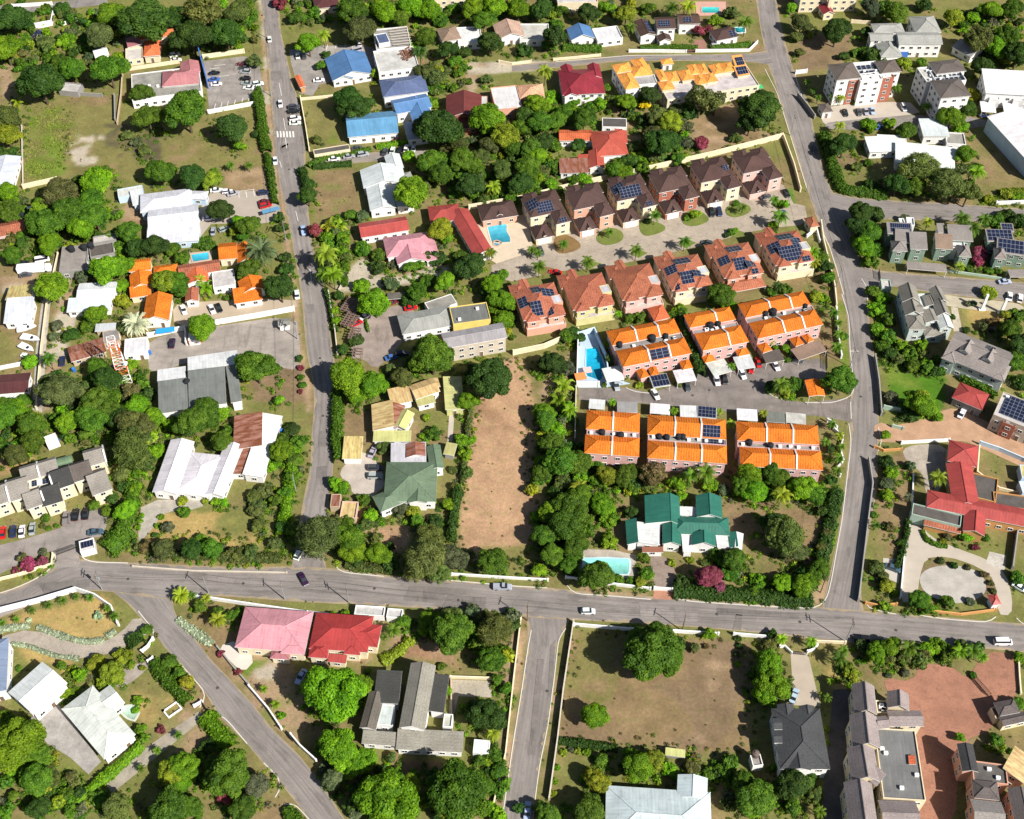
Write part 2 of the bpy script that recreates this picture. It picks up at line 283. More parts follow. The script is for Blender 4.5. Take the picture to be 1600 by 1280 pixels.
def chaikin(p, k):
    for _ in range(k):
        q = np.roll(p, -1, 0); p = np.stack([p*.75+q*.25, p*.25+q*.75], 1).reshape(-1, 2)
    return p
ROUND = {'lawn': 3, 'courtyard': 1, 'forecourt': 2, 'driveway': 1, 'yard': 1}
def sheet(name, s, col, m='asphalt', l=1, kind='structure', th=0.0):
    p = wpts(s); z = ZL(l)+th; mb = MB(); c = p.mean(0)
    if name in ROUND and len(p) > 4: p = chaikin(p, ROUND[name])
    KEEP.append(p)
    if (np.cross(p-c, np.roll(p, -1, 0)-c)).sum() < 0: p = p[::-1]
    mb.face([(x, y, z) for x, y in p], 0, [(x*4.2, y*.25) if m == 'asphalt' else (x*.7+y*.7, y*.7-x*.7) for x, y in p])
    if th:
        for i in range(len(p)): q, r = p[i], p[(i+1) % len(p)]; mb.face([(*q, 0), (*r, 0), (*r, z), (*q, z)])
    return tag(mb.build(name, m, None, col), kind=kind)
def strip(name, s, wd, h, col, m='clean', z0=0.0, sm=1, n=None):
    p = wpts(s); n = n or max(len(p), int(np.linalg.norm(np.diff(p, axis=0), axis=1).sum()/2)+2); p = smooth(resample(p, n), sm); t = np.gradient(p, axis=0); t /= np.linalg.norm(t, axis=1)[:, None]+1e-9
    nn = np.stack([-t[:, 1], t[:, 0]], 1)*wd/2; a = p+nn; b = p-nn; mb = MB(); T = z0+h
    for i in range(n-1):
        mb.face([(*b[i], T), (*b[i+1], T), (*a[i+1], T), (*a[i], T)]); mb.face([(*a[i], z0), (*a[i], T), (*a[i+1], T), (*a[i+1], z0)]); mb.face([(*b[i+1], z0), (*b[i+1], T), (*b[i], T), (*b[i], z0)])
    for i in (0, n-1): mb.face([(*a[i], z0), (*a[i], T), (*b[i], T), (*b[i], z0)])
    return mb.build(name, m, None, col)
ribbon('road', '404 -40 414 50 422 120 425 160 428 210 429 240 435 275 445 320 454 360 461 400 469 440 474 480 477 520 482 560 491 600 492 640 487 690 487 730 477 770 472 800 463 850 455 900 450 922',
       '432 -40 438 50 454 120 466 160 475 210 477 240 475 275 480 320 484 360 491 400 503 440 510 480 514 520 522 560 523 600 521 640 520 690 520 730 514 770 512 800 506 850 505 880 520 922', l=0, n=120)
ribbon('road', '-60 944 0 928 25 920 58 905 88 885 130 872 145 878 225 881 300 885 400 888 448 886 520 889 617 902 702 907 800 916 855 919 950 931 1055 935 1200 947 1280 950 1400 960 1480 966 1547 972 1660 980',
       '-60 985 0 965 50 944 125 921 180 924 260 936 335 930 400 934 445 938 555 944 637 948 800 958 815 963 900 968 1000 973 1100 980 1200 989 1320 1003 1450 1005 1535 1012 1600 1018 1660 1026', l=1, n=140)
ribbon('road', '150 905 200 942 215 960 240 985 260 1015 282 1035 307 1067 322 1082 340 1116 385 1160 412 1192 440 1225 462 1252 500 1300', '270 915 268 940 272 960 300 992 325 1027 357 1060 400 1107 425 1140 462 1175 500 1222 540 1284 560 1320', l=0, n=60)
ribbon('road', '822 950 826 985 825 1010 815 1080 802 1160 795 1210 787 1255 780 1310', '892 955 884 982 872 997 865 1060 855 1135 842 1197 835 1247 830 1310', l=0, n=50)
ribbon('road', '1168 -60 1182 0 1190 50 1200 100 1215 140 1232 200 1245 240 1262 295 1280 350 1295 385 1307 420 1317 460 1325 495 1327 545 1332 590 1330 640 1329 690 1322 750 1315 810 1307 855 1297 902 1285 955',
       '1196 -60 1212 0 1221 47 1235 97 1242 120 1262 160 1278 237 1292 287 1308 312 1325 355 1342 400 1350 422 1355 460 1357 495 1360 530 1366 557 1370 595 1372 637 1372 680 1370 712 1370 760 1360 815 1350 865 1342 935 1350 960', l=0, n=110)
ribbon('lane', '1295 300 1330 309 1375 313 1450 317 1600 327 1680 334', '1310 352 1340 342 1380 342 1475 345 1600 349 1680 354', l=2, n=40)
ribbon('lane', '1335 415 1380 425 1475 432 1570 440 1680 450', '1345 455 1390 446 1475 460 1560 468 1680 485', l=2, n=40)
ribbon('lane', '800 102 868 97 982 87 1100 86 1175 84 1200 80', '800 112 868 106 975 95 1100 95 1185 97 1210 104', l=2, n=40)
ribbon('lane', '484 249 560 240 650 236 665 232', '486 262 560 254 652 246 668 244', l=2, n=20, col=(.26, .23, .2))
CREAM = (.40, .335, .265); TERR = (.42, .26, .165)
sheet('lane', '768 415 800 402 836 392 850 352 880 345 905 330 940 330 960 300 1000 320 1030 305 1060 300 1120 280 1180 268 1225 290 1240 318 1258 322 1262 345 1250 352 1210 356 1175 362 1087 386 1012 404 940 418 875 424 800 440 768 432', CREAM, 'paver', 1)
sheet('lane', '904 607 978 606 1018 614 1060 600 1085 578 1180 570 1281 560 1292 575 1286 600 1262 592 1225 590 1200 600 1195 615 1222 625 1257 629 1330 622 1332 660 1278 650 1135 643 1015 631 904 626', (.19, .165, .15), 'asphalt', 2)
sheet('lane', '-40 870 0 852 40 842 95 825 100 800 160 795 170 812 160 838 120 846 124 872 128 885 84 888 86 872 78 862 60 868 0 897 -40 912', (.255, .225, .205), 'asphalt', 2)
sheet('courtyard', '1380 1058 1425 1066 1438 1037 1485 1040 1512 1062 1525 1040 1538 1018 1592 1022 1592 1085 1552 1140 1500 1160 1492 1300 1430 1300 1434 1150 1385 1080', (.36, .175, .115), 'paver', 2)
sheet('courtyard', '1366 658 1405 668 1480 638 1500 640 1545 660 1640 710 1640 750 1520 694 1500 688 1400 692 1366 690', TERR, 'gravel', 2)
sheet('driveway', '1235 1018 1262 1020 1282 1104 1240 1102', CREAM, 'clean', 1)
sheet('driveway', '1420 814 1440 817 1452 838 1490 855 1545 875 1572 896 1582 935 1580 962 1558 960 1556 908 1530 886 1480 869 1446 872 1437 900 1432 942 1404 940 1412 870', (.43, .375, .31), 'clean', 1)
sheet('forecourt', '1437 892 1480 881 1530 891 1543 915 1535 934 1500 944 1470 940 1438 922', (.40, .37, .33), 'gravel', 2)
sheet('parking_bay', '1380 872 1410 875 1404 912 1378 900', (.46, .42, .37), 'clean', 2)
sheet('forecourt', '1408 696 1482 693 1480 735 1465 775 1446 775 1444 740 1415 722', (.38, .33, .27), 'concrete', 1)
sheet('driveway', '222 782 318 779 317 795 254 800 242 822 217 850 216 826', (.40, .365, .31), 'concrete', 1)
sheet('driveway', '-5 996 50 982 110 1004 150 1009 188 990 214 960 240 985 205 1006 185 1016 140 1031 80 1021 45 1006 0 1011', (.40, .345, .285), 'paver', 1)
sheet('driveway', '340 1010 372 1000 400 1030 380 1052 356 1030', (.56, .51, .45), 'clean', 1)
sheet('lane', '1302 1078 1330 1076 1320 1180 1314 1300 1282 1300 1290 1200', (.12, .105, .10), 'concrete', 1)  # alley beside the terrace, darkened to paint in the building's shadow
sheet('driveway', '175 1058 212 1036 240 1035 215 1060 185 1078', (.33, .285, .245), 'concrete', 1)
sheet('driveway', '160 1215 310 1112 322 1120 175 1240', (.34, .30, .24), 'concrete', 1)
sheet('yard', '536 727 575 700 602 745 602 760 575 780 550 772 548 755 530 745', (.43, .375, .325), 'gravel', 1)
sheet('yard', '545 560 556 492 612 478 650 476 640 520 620 545 607 560 585 578 568 560', (.27, .22, .19), 'asphalt', 1)
sheet('yard', '228 540 250 525 335 510 462 492 470 545 466 580 430 572 372 548 290 566 235 590', (.29, .255, .225), 'asphalt', 1)
sheet('yard', '270 476 300 472 460 465 466 484 340 506 272 512', (.42, .34, .25), 'clean', 1)
sheet('parking_lot', '318 96 382 88 405 95 412 148 400 152 327 172', (.25, .225, .205), 'asphalt', 1)
sheet('parking_lot', '452 78 500 72 570 70 588 78 588 108 575 118 520 128 500 132 488 150 468 146 455 100', (.26, .235, .215), 'asphalt', 1)
sheet('parking_lot', '330 300 432 298 440 345 405 350 330 350 312 372 310 330', (.37, .32, .265), 'clean', 1)
sheet('driveway', '1280 178 1300 164 1420 158 1430 168 1440 178 1365 185 1300 194 1288 196', (.44, .385, .32), 'clean', 3)
sheet('driveway', '1286 196 1300 190 1450 178 1540 185 1545 200 1450 200 1300 204', (.24, .215, .195), 'asphalt', 4)
sheet('terrace', '740 352 822 335 834 392 775 412 752 398', (.54, .445, .33), 'clean', 3, th=.12)
sheet('terrace', '904 528 930 520 948 588 985 600 940 606 902 606', (.40, .50, .60), 'clean', 3, th=.12)
sheet('terrace', '1086 3 1134 3 1134 24 1088 25', (.52, .30, .24), 'clean', 1, th=.12)
sheet('terrace', '905 858 960 860 995 868 990 905 908 902', (.42, .37, .31), 'concrete', 1, th=.05)
sheet('terrace', '290 396 332 392 330 412 296 414', (.45, .38, .3), 'clean', 1, th=.05)
sheet('terrace', '705 1062 768 1064 768 1090 716 1088 706 1136 700 1136', (.42, .37, .29), 'paver', 1)
sheet('terrace', '46 1124 86 1094 158 1190 138 1210 110 1184 74 1162', (.36, .335, .31), 'concrete', 1, th=.1)
sheet('driveway', '1014 862 1034 866 1058 890 1048 930 1025 930 1018 890', (.29, .225, .185), 'paver', 1)
sheet('driveway', '1022 922 1053 924 1054 938 1020 936', (.42, .21, .14), 'paver', 2)
sheet('driveway', '1362 1180 1398 1180 1390 1200 1366 1204', (.46, .42, .36), 'clean', 1) if 0 else None
sheet('path', '702 646 710 646 707 690 699 690', (.46, .40, .34), 'clean', 1)
sheet('path', '86 398 98 398 78 480 72 545 66 645 50 645 56 545 64 480', (.40, .37, .32), 'concrete', 1)
sheet('path', '1486 480 1496 480 1504 518 1490 518', (.50, .44, .34), 'paver', 1)
sheet('path', '1546 862 1572 868 1570 892 1540 880', (.52, .48, .42), 'paver', 2)
sheet('forecourt', '1455 450 1475 462 1560 470 1600 476 1600 490 1490 482 1460 470', (.42, .37, .27), 'gravel', 1)
sheet('forecourt', '1085 63 1102 62 1104 82 1074 83', (.33, .17, .13), 'paver', 1)
sheet('road', '-20 10 60 6 165 -5 170 6 90 16 40 20 -20 26', (.22, .2, .185), 'asphalt', 1)
# repair patches and painted markings
for s in ('423 112 439 110 441 124 424 126', '500 674 516 673 515 698 497 698', '480 476 490 475 491 489 481 490', '440 206 452 204 460 222 440 232', '437 230 450 224 452 236 440 240', '700 930 760 934 758 952 690 950', '1000 945 1090 952 1090 972 1000 968', '1150 960 1160 961 1158 985 1145 984',
          '640 915 700 918 690 944 630 938', '340 900 440 902 440 914 340 912', '495 730 512 728 510 748 494 748', '462 880 472 880 470 888 460 888', '1120 950 1250 958 1248 968 1120 960', '60 912 140 905 140 918 70 930', '860 1010 868 1000 862 1090 856 1090', '840 1030 850 1030 836 1180 826 1180'):
    k_ = random.choice((.78, .84, 1.08)); tag(sheet('road_patch', s, tuple(c*k_ for c in ASPH), 'asphalt', 5), kind='structure')
mb = MB()
for i in range(6):
    x = 432+i*4.9; p = [G(*q) for q in ((x, 205.5), (x+2.6, 205.3), (x+3.6, 214.8), (x+1, 215))]; mb.face([(a[0], a[1], ZL(6)) for a in p])
tag(mb.build('crosswalk_marking', 'matte', None, (.62, .6, .56)), kind='structure')
mb = MB()
for (x, y), (x2, y2) in [((1327, 549), (1342, 549)), ((1329, 628), (1330, 655)), ((443, 185), (446, 204)), ((446, 216), (448, 232)), ((436, 130), (440, 150)), ((437, 252), (440, 262)), ((462, 330), (466, 346)), ((484, 420), (487, 440))]:
    a, b = G(x, y)[:2], G(x2, y2)[:2]; d = (b-a)/np.linalg.norm(b-a); n_ = np.array([-d[1], d[0]])*.11; mb.face([(*(a-n_), ZL(6)), (*(b-n_), ZL(6)), (*(b+n_), ZL(6)), (*(a+n_), ZL(6))])
tag(mb.build('lane_marking', 'matte', None, (.6, .58, .54)), kind='structure')
for s in ['335 103 352 101|342 120 358 118', '328 108 343 106|331 116 344 115', '335 170 337 162|345 168 347 160|355 166 357 158|366 163 368 156|378 160 380 153|388 158 390 151', '510 78 512 70|524 76 526 69|538 76 540 69|550 75 552 69', '372 300 374 309|384 299 386 309|396 297 398 307|366 300 398 296']:
    mb = MB()
    for sg in s.split('|'):
        (x, y), (x2, y2) = P2(sg); a, b = G(x, y)[:2], G(x2, y2)[:2]; d = (b-a)/np.linalg.norm(b-a); n_ = np.array([-d[1], d[0]])*.12; mb.face([(*(a-n_), ZL(3)), (*(b-n_), ZL(3)), (*(b+n_), ZL(3)), (*(a+n_), ZL(3))])
    tag(mb.build('parking_marking', 'matte', None, (.62, .6, .57)), kind='structure')
for s in ['0 927 25 919 58 904 80 889 88 872 86 864', '124 862 126 870 134 876 148 879 200 880', '620 902 702 907 800 916 855 919', '886 915 890 922 897 928 950 931 1017 937', '1055 935 1078 940 1200 948 1270 951 1285 945 1293 932 1300 902 1308 855 1316 810 1323 750 1330 690 1326 662',
          '1352 942 1356 951 1400 960', '1438 962 1480 968 1545 973 1556 964', '1588 966 1596 975 1610 980', '216 955 236 980 242 985 241 996 230 1010 222 1022', '280 1036 307 1066 321 1082 321 1092 312 1106', '340 1116 352 1122 386 1162', '412 1192 438 1218 440 1232 430 1246', '445 1257 460 1255 484 1282', '830 985 825 1012 815 1080 802 1160 789 1250 784 1285', '884 982 873 997 866 1060 856 1135 843 1197 836 1250',
          '868 97 982 87 1080 86', '1335 605 1330 620 1300 630 1258 629', '1222 624 1202 618 1196 608', '978 606 989 612 1018 615', '1315 460 1326 495 1328 545 1334 600', '1280 352 1296 386 1308 424 1318 460', '1195 108 1214 145 1231 200 1244 242 1261 296', '524 884 530 894 600 901', '1240 110 1252 150 1262 170 1275 182', '1346 436 1354 448 1357 495', '1372 668 1378 690 1372 705']:
    tag(strip('kerb', s, .24, .13, (.58, .55, .49), 'clean'), kind='structure')
for s in ['865 372 880 364 905 377 909 389 876 399 866 389', '932 366 950 355 972 360 976 376 950 385 932 379', '998 346 1012 344 1038 351 1041 361 1010 371 1000 363', '1065 336 1085 325 1108 339 1107 347 1085 355 1066 351', '1132 326 1150 315 1174 322 1172 333 1150 341 1135 337', '1205 318 1222 312 1232 322 1214 327',
          '836 424 850 417 866 420 850 432', '910 416 925 409 940 412 922 420', '986 398 1000 391 1012 396 998 403', '1060 382 1075 375 1088 380 1072 388', '1135 368 1150 360 1166 364 1150 372']:
    p = P2(s); c = (.14, .17, .04) if p[0][0] > 900 else (.19, .12, .05); tag(sheet('lawn', s, c, 'gravel', 3, th=.1), kind='structure')

for x, y in [(446, 175), (452, 265), (478, 420), (500, 560), (505, 650), (200, 905), (380, 912), (585, 920), (716, 938), (1120, 960), (1250, 972), (1400, 985), (1318, 780), (1345, 620), (1290, 250), (855, 1080), (340, 1075), (1240, 150), (1082, 618), (1108, 610)]:
    g = G(x, y); mb = MB(); mb.tube((g[0], g[1], ZL(5)+.004), (g[0], g[1], ZL(5)+.02), .42, n=12); tag(mb.build('manhole_cover', 'matte', None, (.07, .065, .06)), kind='structure')
# ================================================================ BUILDINGS
RK = {'orange': ('tile', (.66, .172, .018)), 'amber': ('tile', (.80, .35, .075)), 'terra': ('tile', (.37, .128, .072)), 'coral': ('tile', (.62, .15, .06)), 'brown': ('shingle', (.078, .047, .041)), 'red': ('metal', (.385, .068, .058)), 'flame': ('metal', (.48, .095, .06)), 'scarlet': ('metal', (.36, .045, .042)),
      'crimson': ('metal', (.225, .024, .034)), 'pink': ('metal', (.58, .275, .31)), 'dusty': ('metal', (.40, .16, .175)), 'oxblood': ('metal', (.15, .035, .03)), 'blue': ('metal', (.10, .215, .42)), 'sky': ('metal', (.115, .29, .47)), 'slate': ('metal', (.095, .125, .225)),
      'teal': ('metal', (.03, .158, .115)), 'fern': ('metal', (.135, .205, .125)), 'white': ('metal', (.66, .66, .655)), 'wmetal': ('metal', (.61, .63, .67)), 'dull': ('concrete', (.50, .48, .45)), 'gray': ('metal', (.33, .325, .31)), 'ash': ('shingle', (.27, .27, .255)),
      'dark': ('concrete', (.11, .10, .09)), 'coal': ('shingle', (.05, .048, .048)), 'char': ('shingle', (.060, .060, .064)), 'weather': ('shingle', (.235, .210, .190)), 'mauve': ('shingle', (.115, .096, .088)), 'tan': ('patina', (.54, .43, .21)), 'lime': ('metal', (.45, .45, .185)), 'yel': ('patina', (.55, .50, .20)),
      'rust': ('rust', (.30, .15, .115)), 'mint': ('metal', (.56, .68, .69)), 'silver': ('metal', (.50, .52, .54)), 'graym': ('metal', (.17, .18, .165)), 'peach': ('tile', (.70, .40, .25)), 'rosy': ('tile', (.50, .33, .27)), 'fawn': ('shingle', (.24, .17, .125)), 'maroon': ('metal', (.10, .035, .035)), 'stain': ('concrete', (.28, .26, .24)), 'clay': ('clean', (.40, .13, .075)), 'lilac': ('metal', (.40, .44, .55)), 'bluegrey': ('metal', (.19, .235, .33)), 'brick': ('clean', (.25, .10, .06))}
WK = {'white': (.76, .75, .73), 'cream': (.70, .60, .42), 'yellow': (.72, .55, .16), 'pyel': (.56, .52, .26), 'pink': (.66, .42, .37), 'rose': (.60, .36, .34), 'peach': (.62, .34, .24), 'beige': (.50, .44, .36), 'green': (.19, .27, .21), 'pgreen': (.36, .46, .38), 'brick': (.36, .13, .085), 'ltblue': (.48, .60, .72), 'orange': (.52, .27, .10), 'grey': (.27, .26, .245), 'tan': (.46, .36, .24), 'sage': (.50, .56, .53), 'blue': (.06, .16, .5), 'lime': (.5, .5, .2)}
class Blk:
    def __init__(s, spec, delta=None):
        a = spec.split(); x = list(map(float, a[:6])); s.h = float(a[6]); s.t = a[7]; s.rk = a[8]; o = dict(k.split('=') if '=' in k else (k, '1') for k in a[9:])
        s.o = o; s.pitch = R_(float(o.get('p', 25))); s.base = float(o.get('base', 0)); s.rp = float(o.get('rp', .5))
        s.oh = float(o.get('oh', 0 if s.t in ('flat', 'can') else .45))
        O, A, Bp = (G(x[i], x[i+1], s.h) for i in (0, 2, 4)); d = np.zeros(3) if delta is None else delta; O = O+d; A = A+d; Bp = Bp+d
        u = A-O; s.L = float(np.linalg.norm(u)); s.u = u/s.L; v = np.array([-s.u[1], s.u[0], 0]); q = (Bp-A)@v
        if q < 0: v = -v; q = -q
        s.v = v; s.W = max(float(q), .6); s.O = np.array([O[0], O[1], 0.0]); s.c = s.O+s.u*s.L/2+s.v*s.W/2
        tn = math.tan(s.pitch); L, W, h = s.L, s.W, s.h; s.planes = {}; P = s.planes
        if s.t == 'hip':
            r = min(L, W)/2; z = h+r*tn; s.top = z
            if L >= W: a_, b_ = (r, W/2, z), (L-r, W/2, z)
            else: a_, b_ = (L/2, r, z), (L/2, W-r, z)
            c = [(0, 0, h), (L, 0, h), (L, W, h), (0, W, h)]
            if L >= W: P['b'] = [c[1], c[0], a_, b_]; P['f'] = [c[3], c[2], b_, a_]; P['l'] = [c[0], c[3], a_]; P['r'] = [c[2], c[1], b_]
            else: P['b'] = [c[1], c[0], a_]; P['f'] = [c[3], c[2], b_]; P['l'] = [c[0], c[3], b_, a_]; P['r'] = [c[2], c[1], a_, b_]
        elif s.t == 'gu':
            y = W*s.rp; z = h+W/2*tn; s.top = z; P['b'] = [(L, 0, h), (0, 0, h), (0, y, z), (L, y, z)]; P['f'] = [(0, W, h), (L, W, h), (L, y, z), (0, y, z)]
        elif s.t == 'gv':
            xx = L*s.rp; z = h+L/2*tn; s.top = z; P['l'] = [(0, 0, h), (0, W, h), (xx, W, z), (xx, 0, z)]; P['r'] = [(L, W, h), (L, 0, h), (xx, 0, z), (xx, W, z)]
        elif s.t in ('sf', 'sb', 'sl', 'sr'):
            k = s.t[1]; z = h+(W if k in 'fb' else L)*tn; s.top = z; zz = {'f': (z, z, h, h), 'b': (h, h, z, z), 'l': (h, z, z, h), 'r': (z, h, h, z)}[k]
            P[k] = [(0, W, zz[3]), (L, W, zz[2]), (L, 0, zz[1]), (0, 0, zz[0])]
            if k == 'b': P[k] = [P[k][2], P[k][3], P[k][0], P[k][1]]
            if k == 'l': P[k] = [P[k][3], P[k][0], P[k][1], P[k][2]]
            if k == 'r': P[k] = [P[k][1], P[k][2], P[k][3], P[k][0]]
        elif s.t == 'vault':
            s.top = h+L*.0+W*.35; K = 8
            pr = [(W/2-W/2*math.cos(math.pi*i/K), h+W*.3*math.sin(math.pi*i/K)) for i in range(K+1)]
            for i in range(K): P['f%d' % i] = [(0, pr[i][0], pr[i][1]), (L, pr[i][0], pr[i][1]), (L, pr[i+1][0], pr[i+1][1]), (0, pr[i+1][0], pr[i+1][1])]
        else: s.top = h; P['top'] = [(0, W, h), (L, W, h), (L, 0, h), (0, 0, h)]
    def w(s, p): return s.O+s.u*p[0]+s.v*p[1]+np.array([0, 0, p[2]])
    def inside(s, q, z, m=.1):
        d = q-s.O; a = d@s.u; b = d@s.v; return m < a < s.L-m and m < b < s.W-m and s.base-.1 < z < s.h
def wmesh():
    mb = MB()
    for c, d in (((0, -.04, 0), (1.5, .12, .09)), ((0, -.04, 1.16), (1.5, .12, .09)), ((-.7, -.04, .09), (.1, .12, 1.07)), ((.7, -.04, .09), (.1, .12, 1.07)), ((0, -.04, .09), (.07, .1, 1.07))): mb.box(c, d, 0, 0)
    mb.box((0, -.015, .09), (1.3, .05, 1.07), 0, 1); return mb.mesh('window', ['trim', 'glass'])
WIN = wmesh()
def dmesh(wd=1.0, hh=2.1, mt='wood'):
    mb = MB(); mb.box((0, -.05, 0), (wd+.2, .12, hh+.1), 0, 0); mb.box((0, -.085, .02), (wd, .1, hh), 0, 1); return mb.mesh('door', ['trim', mt])
DOOR = dmesh(); GAR = dmesh(4.2, 2.3, 'white')
def out(poly):                               # planar points in the order that faces up
    p = np.array(poly); n = np.cross(p[1]-p[0], p[2]-p[0]); return poly if n[2] >= 0 else poly[::-1]
def house(name, label, cat, lm, wall, specs, solar=(), delta=None, group=None, party=(), ac=0, door=True, wins=True, seed=None):
    B = [Blk(s, delta) for s in specs]; KEEP.extend(np.array([b.w((x, y, 0))[:2] for x, y in ((0, 0), (b.L, 0), (b.L, b.W), (0, b.W))]) for b in B); root = empty(name, (B[0].c[0], B[0].c[1], 0)); o0 = np.array(root.location); tag(root, label, cat, group)
    if lm:
        for b_ in B[:1]: x, y = PX((b_.c[0], b_.c[1], b_.h)); LM.append((x, y, lm))
    root['_r'] = 1
    jr = random.Random(len(label or 'car')*7+int(abs(o0[0])*3)); jit = [jr.uniform(.9, 1.08)*jr.uniform(.97, 1.03) for _ in range(3)]; jit = [jit[0]*(.96+.08*jr.random()) for _ in range(3)]
    for bi, b in enumerate(B):
        rm, rc = RK[b.rk]; rc = tuple(v*q for v, q in zip(rc, jit)); wc = WK[b.o.get('w', wall)]; tn = math.tan(b.pitch); mb = MB(); P = b.planes; loc = lambda p: b.w(p)-o0
        edges = {}
        if b.t == 'flat':
            pp = float(b.o.get('pp', .45)); e = .22; L, W, h = b.L, b.W, b.h
            poly = [(e, W-e, h-pp), (L-e, W-e, h-pp), (L-e, e, h-pp), (e, e, h-pp)]; q = out([tuple(loc(p)) for p in poly]); mb.face(q, 0, [(p[0], p[1]) for p in poly])
        elif b.t == 'can':
            for z, r in ((b.h, 0), (b.h-.16, 1)):
                q = out([tuple(loc((*p[:2], z))) for p in P['top']]); mb.face(q if not r else q[::-1], 0 if not r else 1, [(p[0], p[1]) for p in P['top']])
            c = P['top']
            for i in range(4): p, q = c[i], c[(i+1) % 4]; mb.face([loc((*p[:2], b.h)), loc((*p[:2], b.h-.16)), loc((*q[:2], b.h-.16)), loc((*q[:2], b.h))], 1)
        else:
            for k, poly in P.items():
                p3 = [loc(p) for p in poly]; e = p3[1]-p3[0]; e = e/(np.linalg.norm(e)+1e-9); nn = np.cross(p3[1]-p3[0], p3[-1]-p3[0]); nn /= np.linalg.norm(nn)+1e-9; up = np.cross(nn, e)
                uv = [((p-p3[0])@e, (p-p3[0])@up) for p in p3]
                if nn[2] < 0: mb.face(p3[::-1], 0, uv[::-1])
                else: mb.face(p3, 0, uv)
                lo = [p-np.array([0, 0, .2]) for p in p3]; mb.face(lo[::-1] if nn[2] >= 0 else lo, 1)
                for i in range(len(poly)):
                    a, c = tuple(np.round(poly[i], 3)), tuple(np.round(poly[(i+1) % len(poly)], 3)); edges.setdefault(frozenset((a, c)), []).append((poly[i], poly[(i+1) % len(poly)]))
            for v_ in edges.values():
                if len(v_) == 1:
                    a, c = (loc(p) for p in v_[0]); d = np.array([0, 0, .2]); mb.face([a, a-d, c-d, c], 1)
                elif rm in ('tile', 'shingle', 'metal') and b.t != 'vault': a, c = (loc(p) for p in v_[0]); mb.tube(a, c, .13, n=5)
        r_ = mb.build('roof', [rm, 'trim' if b.o.get('fc') is None else rm], root, rc)
        # walls
        L, W, h, oh = b.L, b.W, b.h, b.oh; mb = MB(); zb = b.base-(.1 if b.base == 0 else 0)
        if b.t == 'can' or 'op' in b.o:
            k = .25
            for cx, cy in ((k, k), (L-k, k), (L-k, W-k), (k, W-k)):
                mp = MB(); p = loc((cx, cy, 0)); hh = h-.17; mp.tube((p[0], p[1], zb), (p[0], p[1], hh), .09, n=6); mp.build('post', 'trim', root)
        else:
            if b.t == 'flat':
                pp = float(b.o.get('pp', .45)); e = .22; o4 = [(0, 0), (L, 0), (L, W), (0, W)]; i4 = [(e, e), (L-e, e), (L-e, W-e), (e, W-e)]
                for i in range(4):
                    j = (i+1) % 4; A, C, a, c = o4[i], o4[j], i4[i], i4[j]
                    mb.face([loc((*C, zb)), loc((*A, zb)), loc((*A, h)), loc((*C, h))]); mb.face([loc((*a, h-pp)), loc((*c, h-pp)), loc((*c, h)), loc((*a, h))]); mb.face([loc((*A, h)), loc((*a, h)), loc((*c, h)), loc((*C, h))])
            else:
                def zr(u, v):
                    if b.t == 'hip': return h+min(u, v, L-u, W-v)*tn-.16
                    if b.t == 'gu': y = W*b.rp; z = W/2*tn; return h+(v/y*z if v <= y else (W-v)/(W-y)*z)-.16
                    if b.t == 'gv': y = L*b.rp; z = L/2*tn; return h+(u/y*z if u <= y else (L-u)/(L-y)*z)-.16
                    if b.t[0] == 's': return h+{'f': W-v, 'b': v, 'l': u, 'r': L-u}[b.t[1]]*tn-.16
                    return h-.1
                cs = [(oh, oh), (L-oh, oh), (L-oh, W-oh), (oh, W-oh)]
                for i in range(4):
                    A, C = cs[i], cs[(i+1) % 4]; pts = [loc((*C, zb)), loc((*A, zb)), loc((*A, zr(*A)))]
                    if b.t == 'gu' and i in (1, 3): pts.append(loc((A[0], W*b.rp, zr(A[0], W*b.rp))))
                    if b.t == 'gv' and i in (0, 2): pts.append(loc((L*b.rp, A[1], zr(L*b.rp, A[1]))))
                    if b.t == 'vault' and i in (1, 3): pts += [loc((A[0], W*(.5-.45*math.cos(math.pi*k/6)*(1 if i == 1 else -1)), h+W*.3*math.sin(math.pi*k/6)-.1)) for k in range(1, 6)]
                    pts.append(loc((*C, zr(*C)))); mb.face(pts)
            mb.build('wall', 'wall', root, wc)
            if wins and 'nw' not in b.o and h-b.base > 2:
                sides = [((oh, W-oh), (L-oh, W-oh), b.v), ((oh, oh), (oh, W-oh), -b.u), ((L-oh, oh), (L-oh, W-oh), b.u), ((oh, oh), (L-oh, oh), -b.v)]
                nd = 0
                for A, C, nn in sides:
                    if nn[1] > .45: continue
                    ln = math.hypot(C[0]-A[0], C[1]-A[1]); kx = int(ln/3.1)
                    for st in range(max(1, int((h-b.base)/2.75))):
                        for i in range(kx):
                            f = (i+.5)/kx; zz = b.base+.95+st*2.85; q = b.w((A[0]+(C[0]-A[0])*f, A[1]+(C[1]-A[1])*f, 0)); t = q+nn*.5
                            if zz+1.4 > h or any(o_ is not b and o_.t != 'can' and o_.inside(t, zz+.6) for o_ in B): continue
                            isd = door and st == 0 and nd == 0 and bi == 0 and nn[1] < -.3 and i == kx//2
                            wo = obj('door' if isd else 'window', DOOR if isd else WIN, root); nd += isd
                            p = q+nn*.02-o0; wo.location = (p[0], p[1], .02 if isd else zz); wo.rotation_euler = (0, 0, math.atan2(nn[1], nn[0])+math.pi/2)
            if 'gar' in b.o:
                q = b.w((L/2, W-oh, 0))+b.v*.03-o0; g = obj('garage_door', GAR, root); g.location = (q[0], q[1], .02); g.rotation_euler = (0, 0, math.atan2(b.v[1], b.v[0])+math.pi/2)
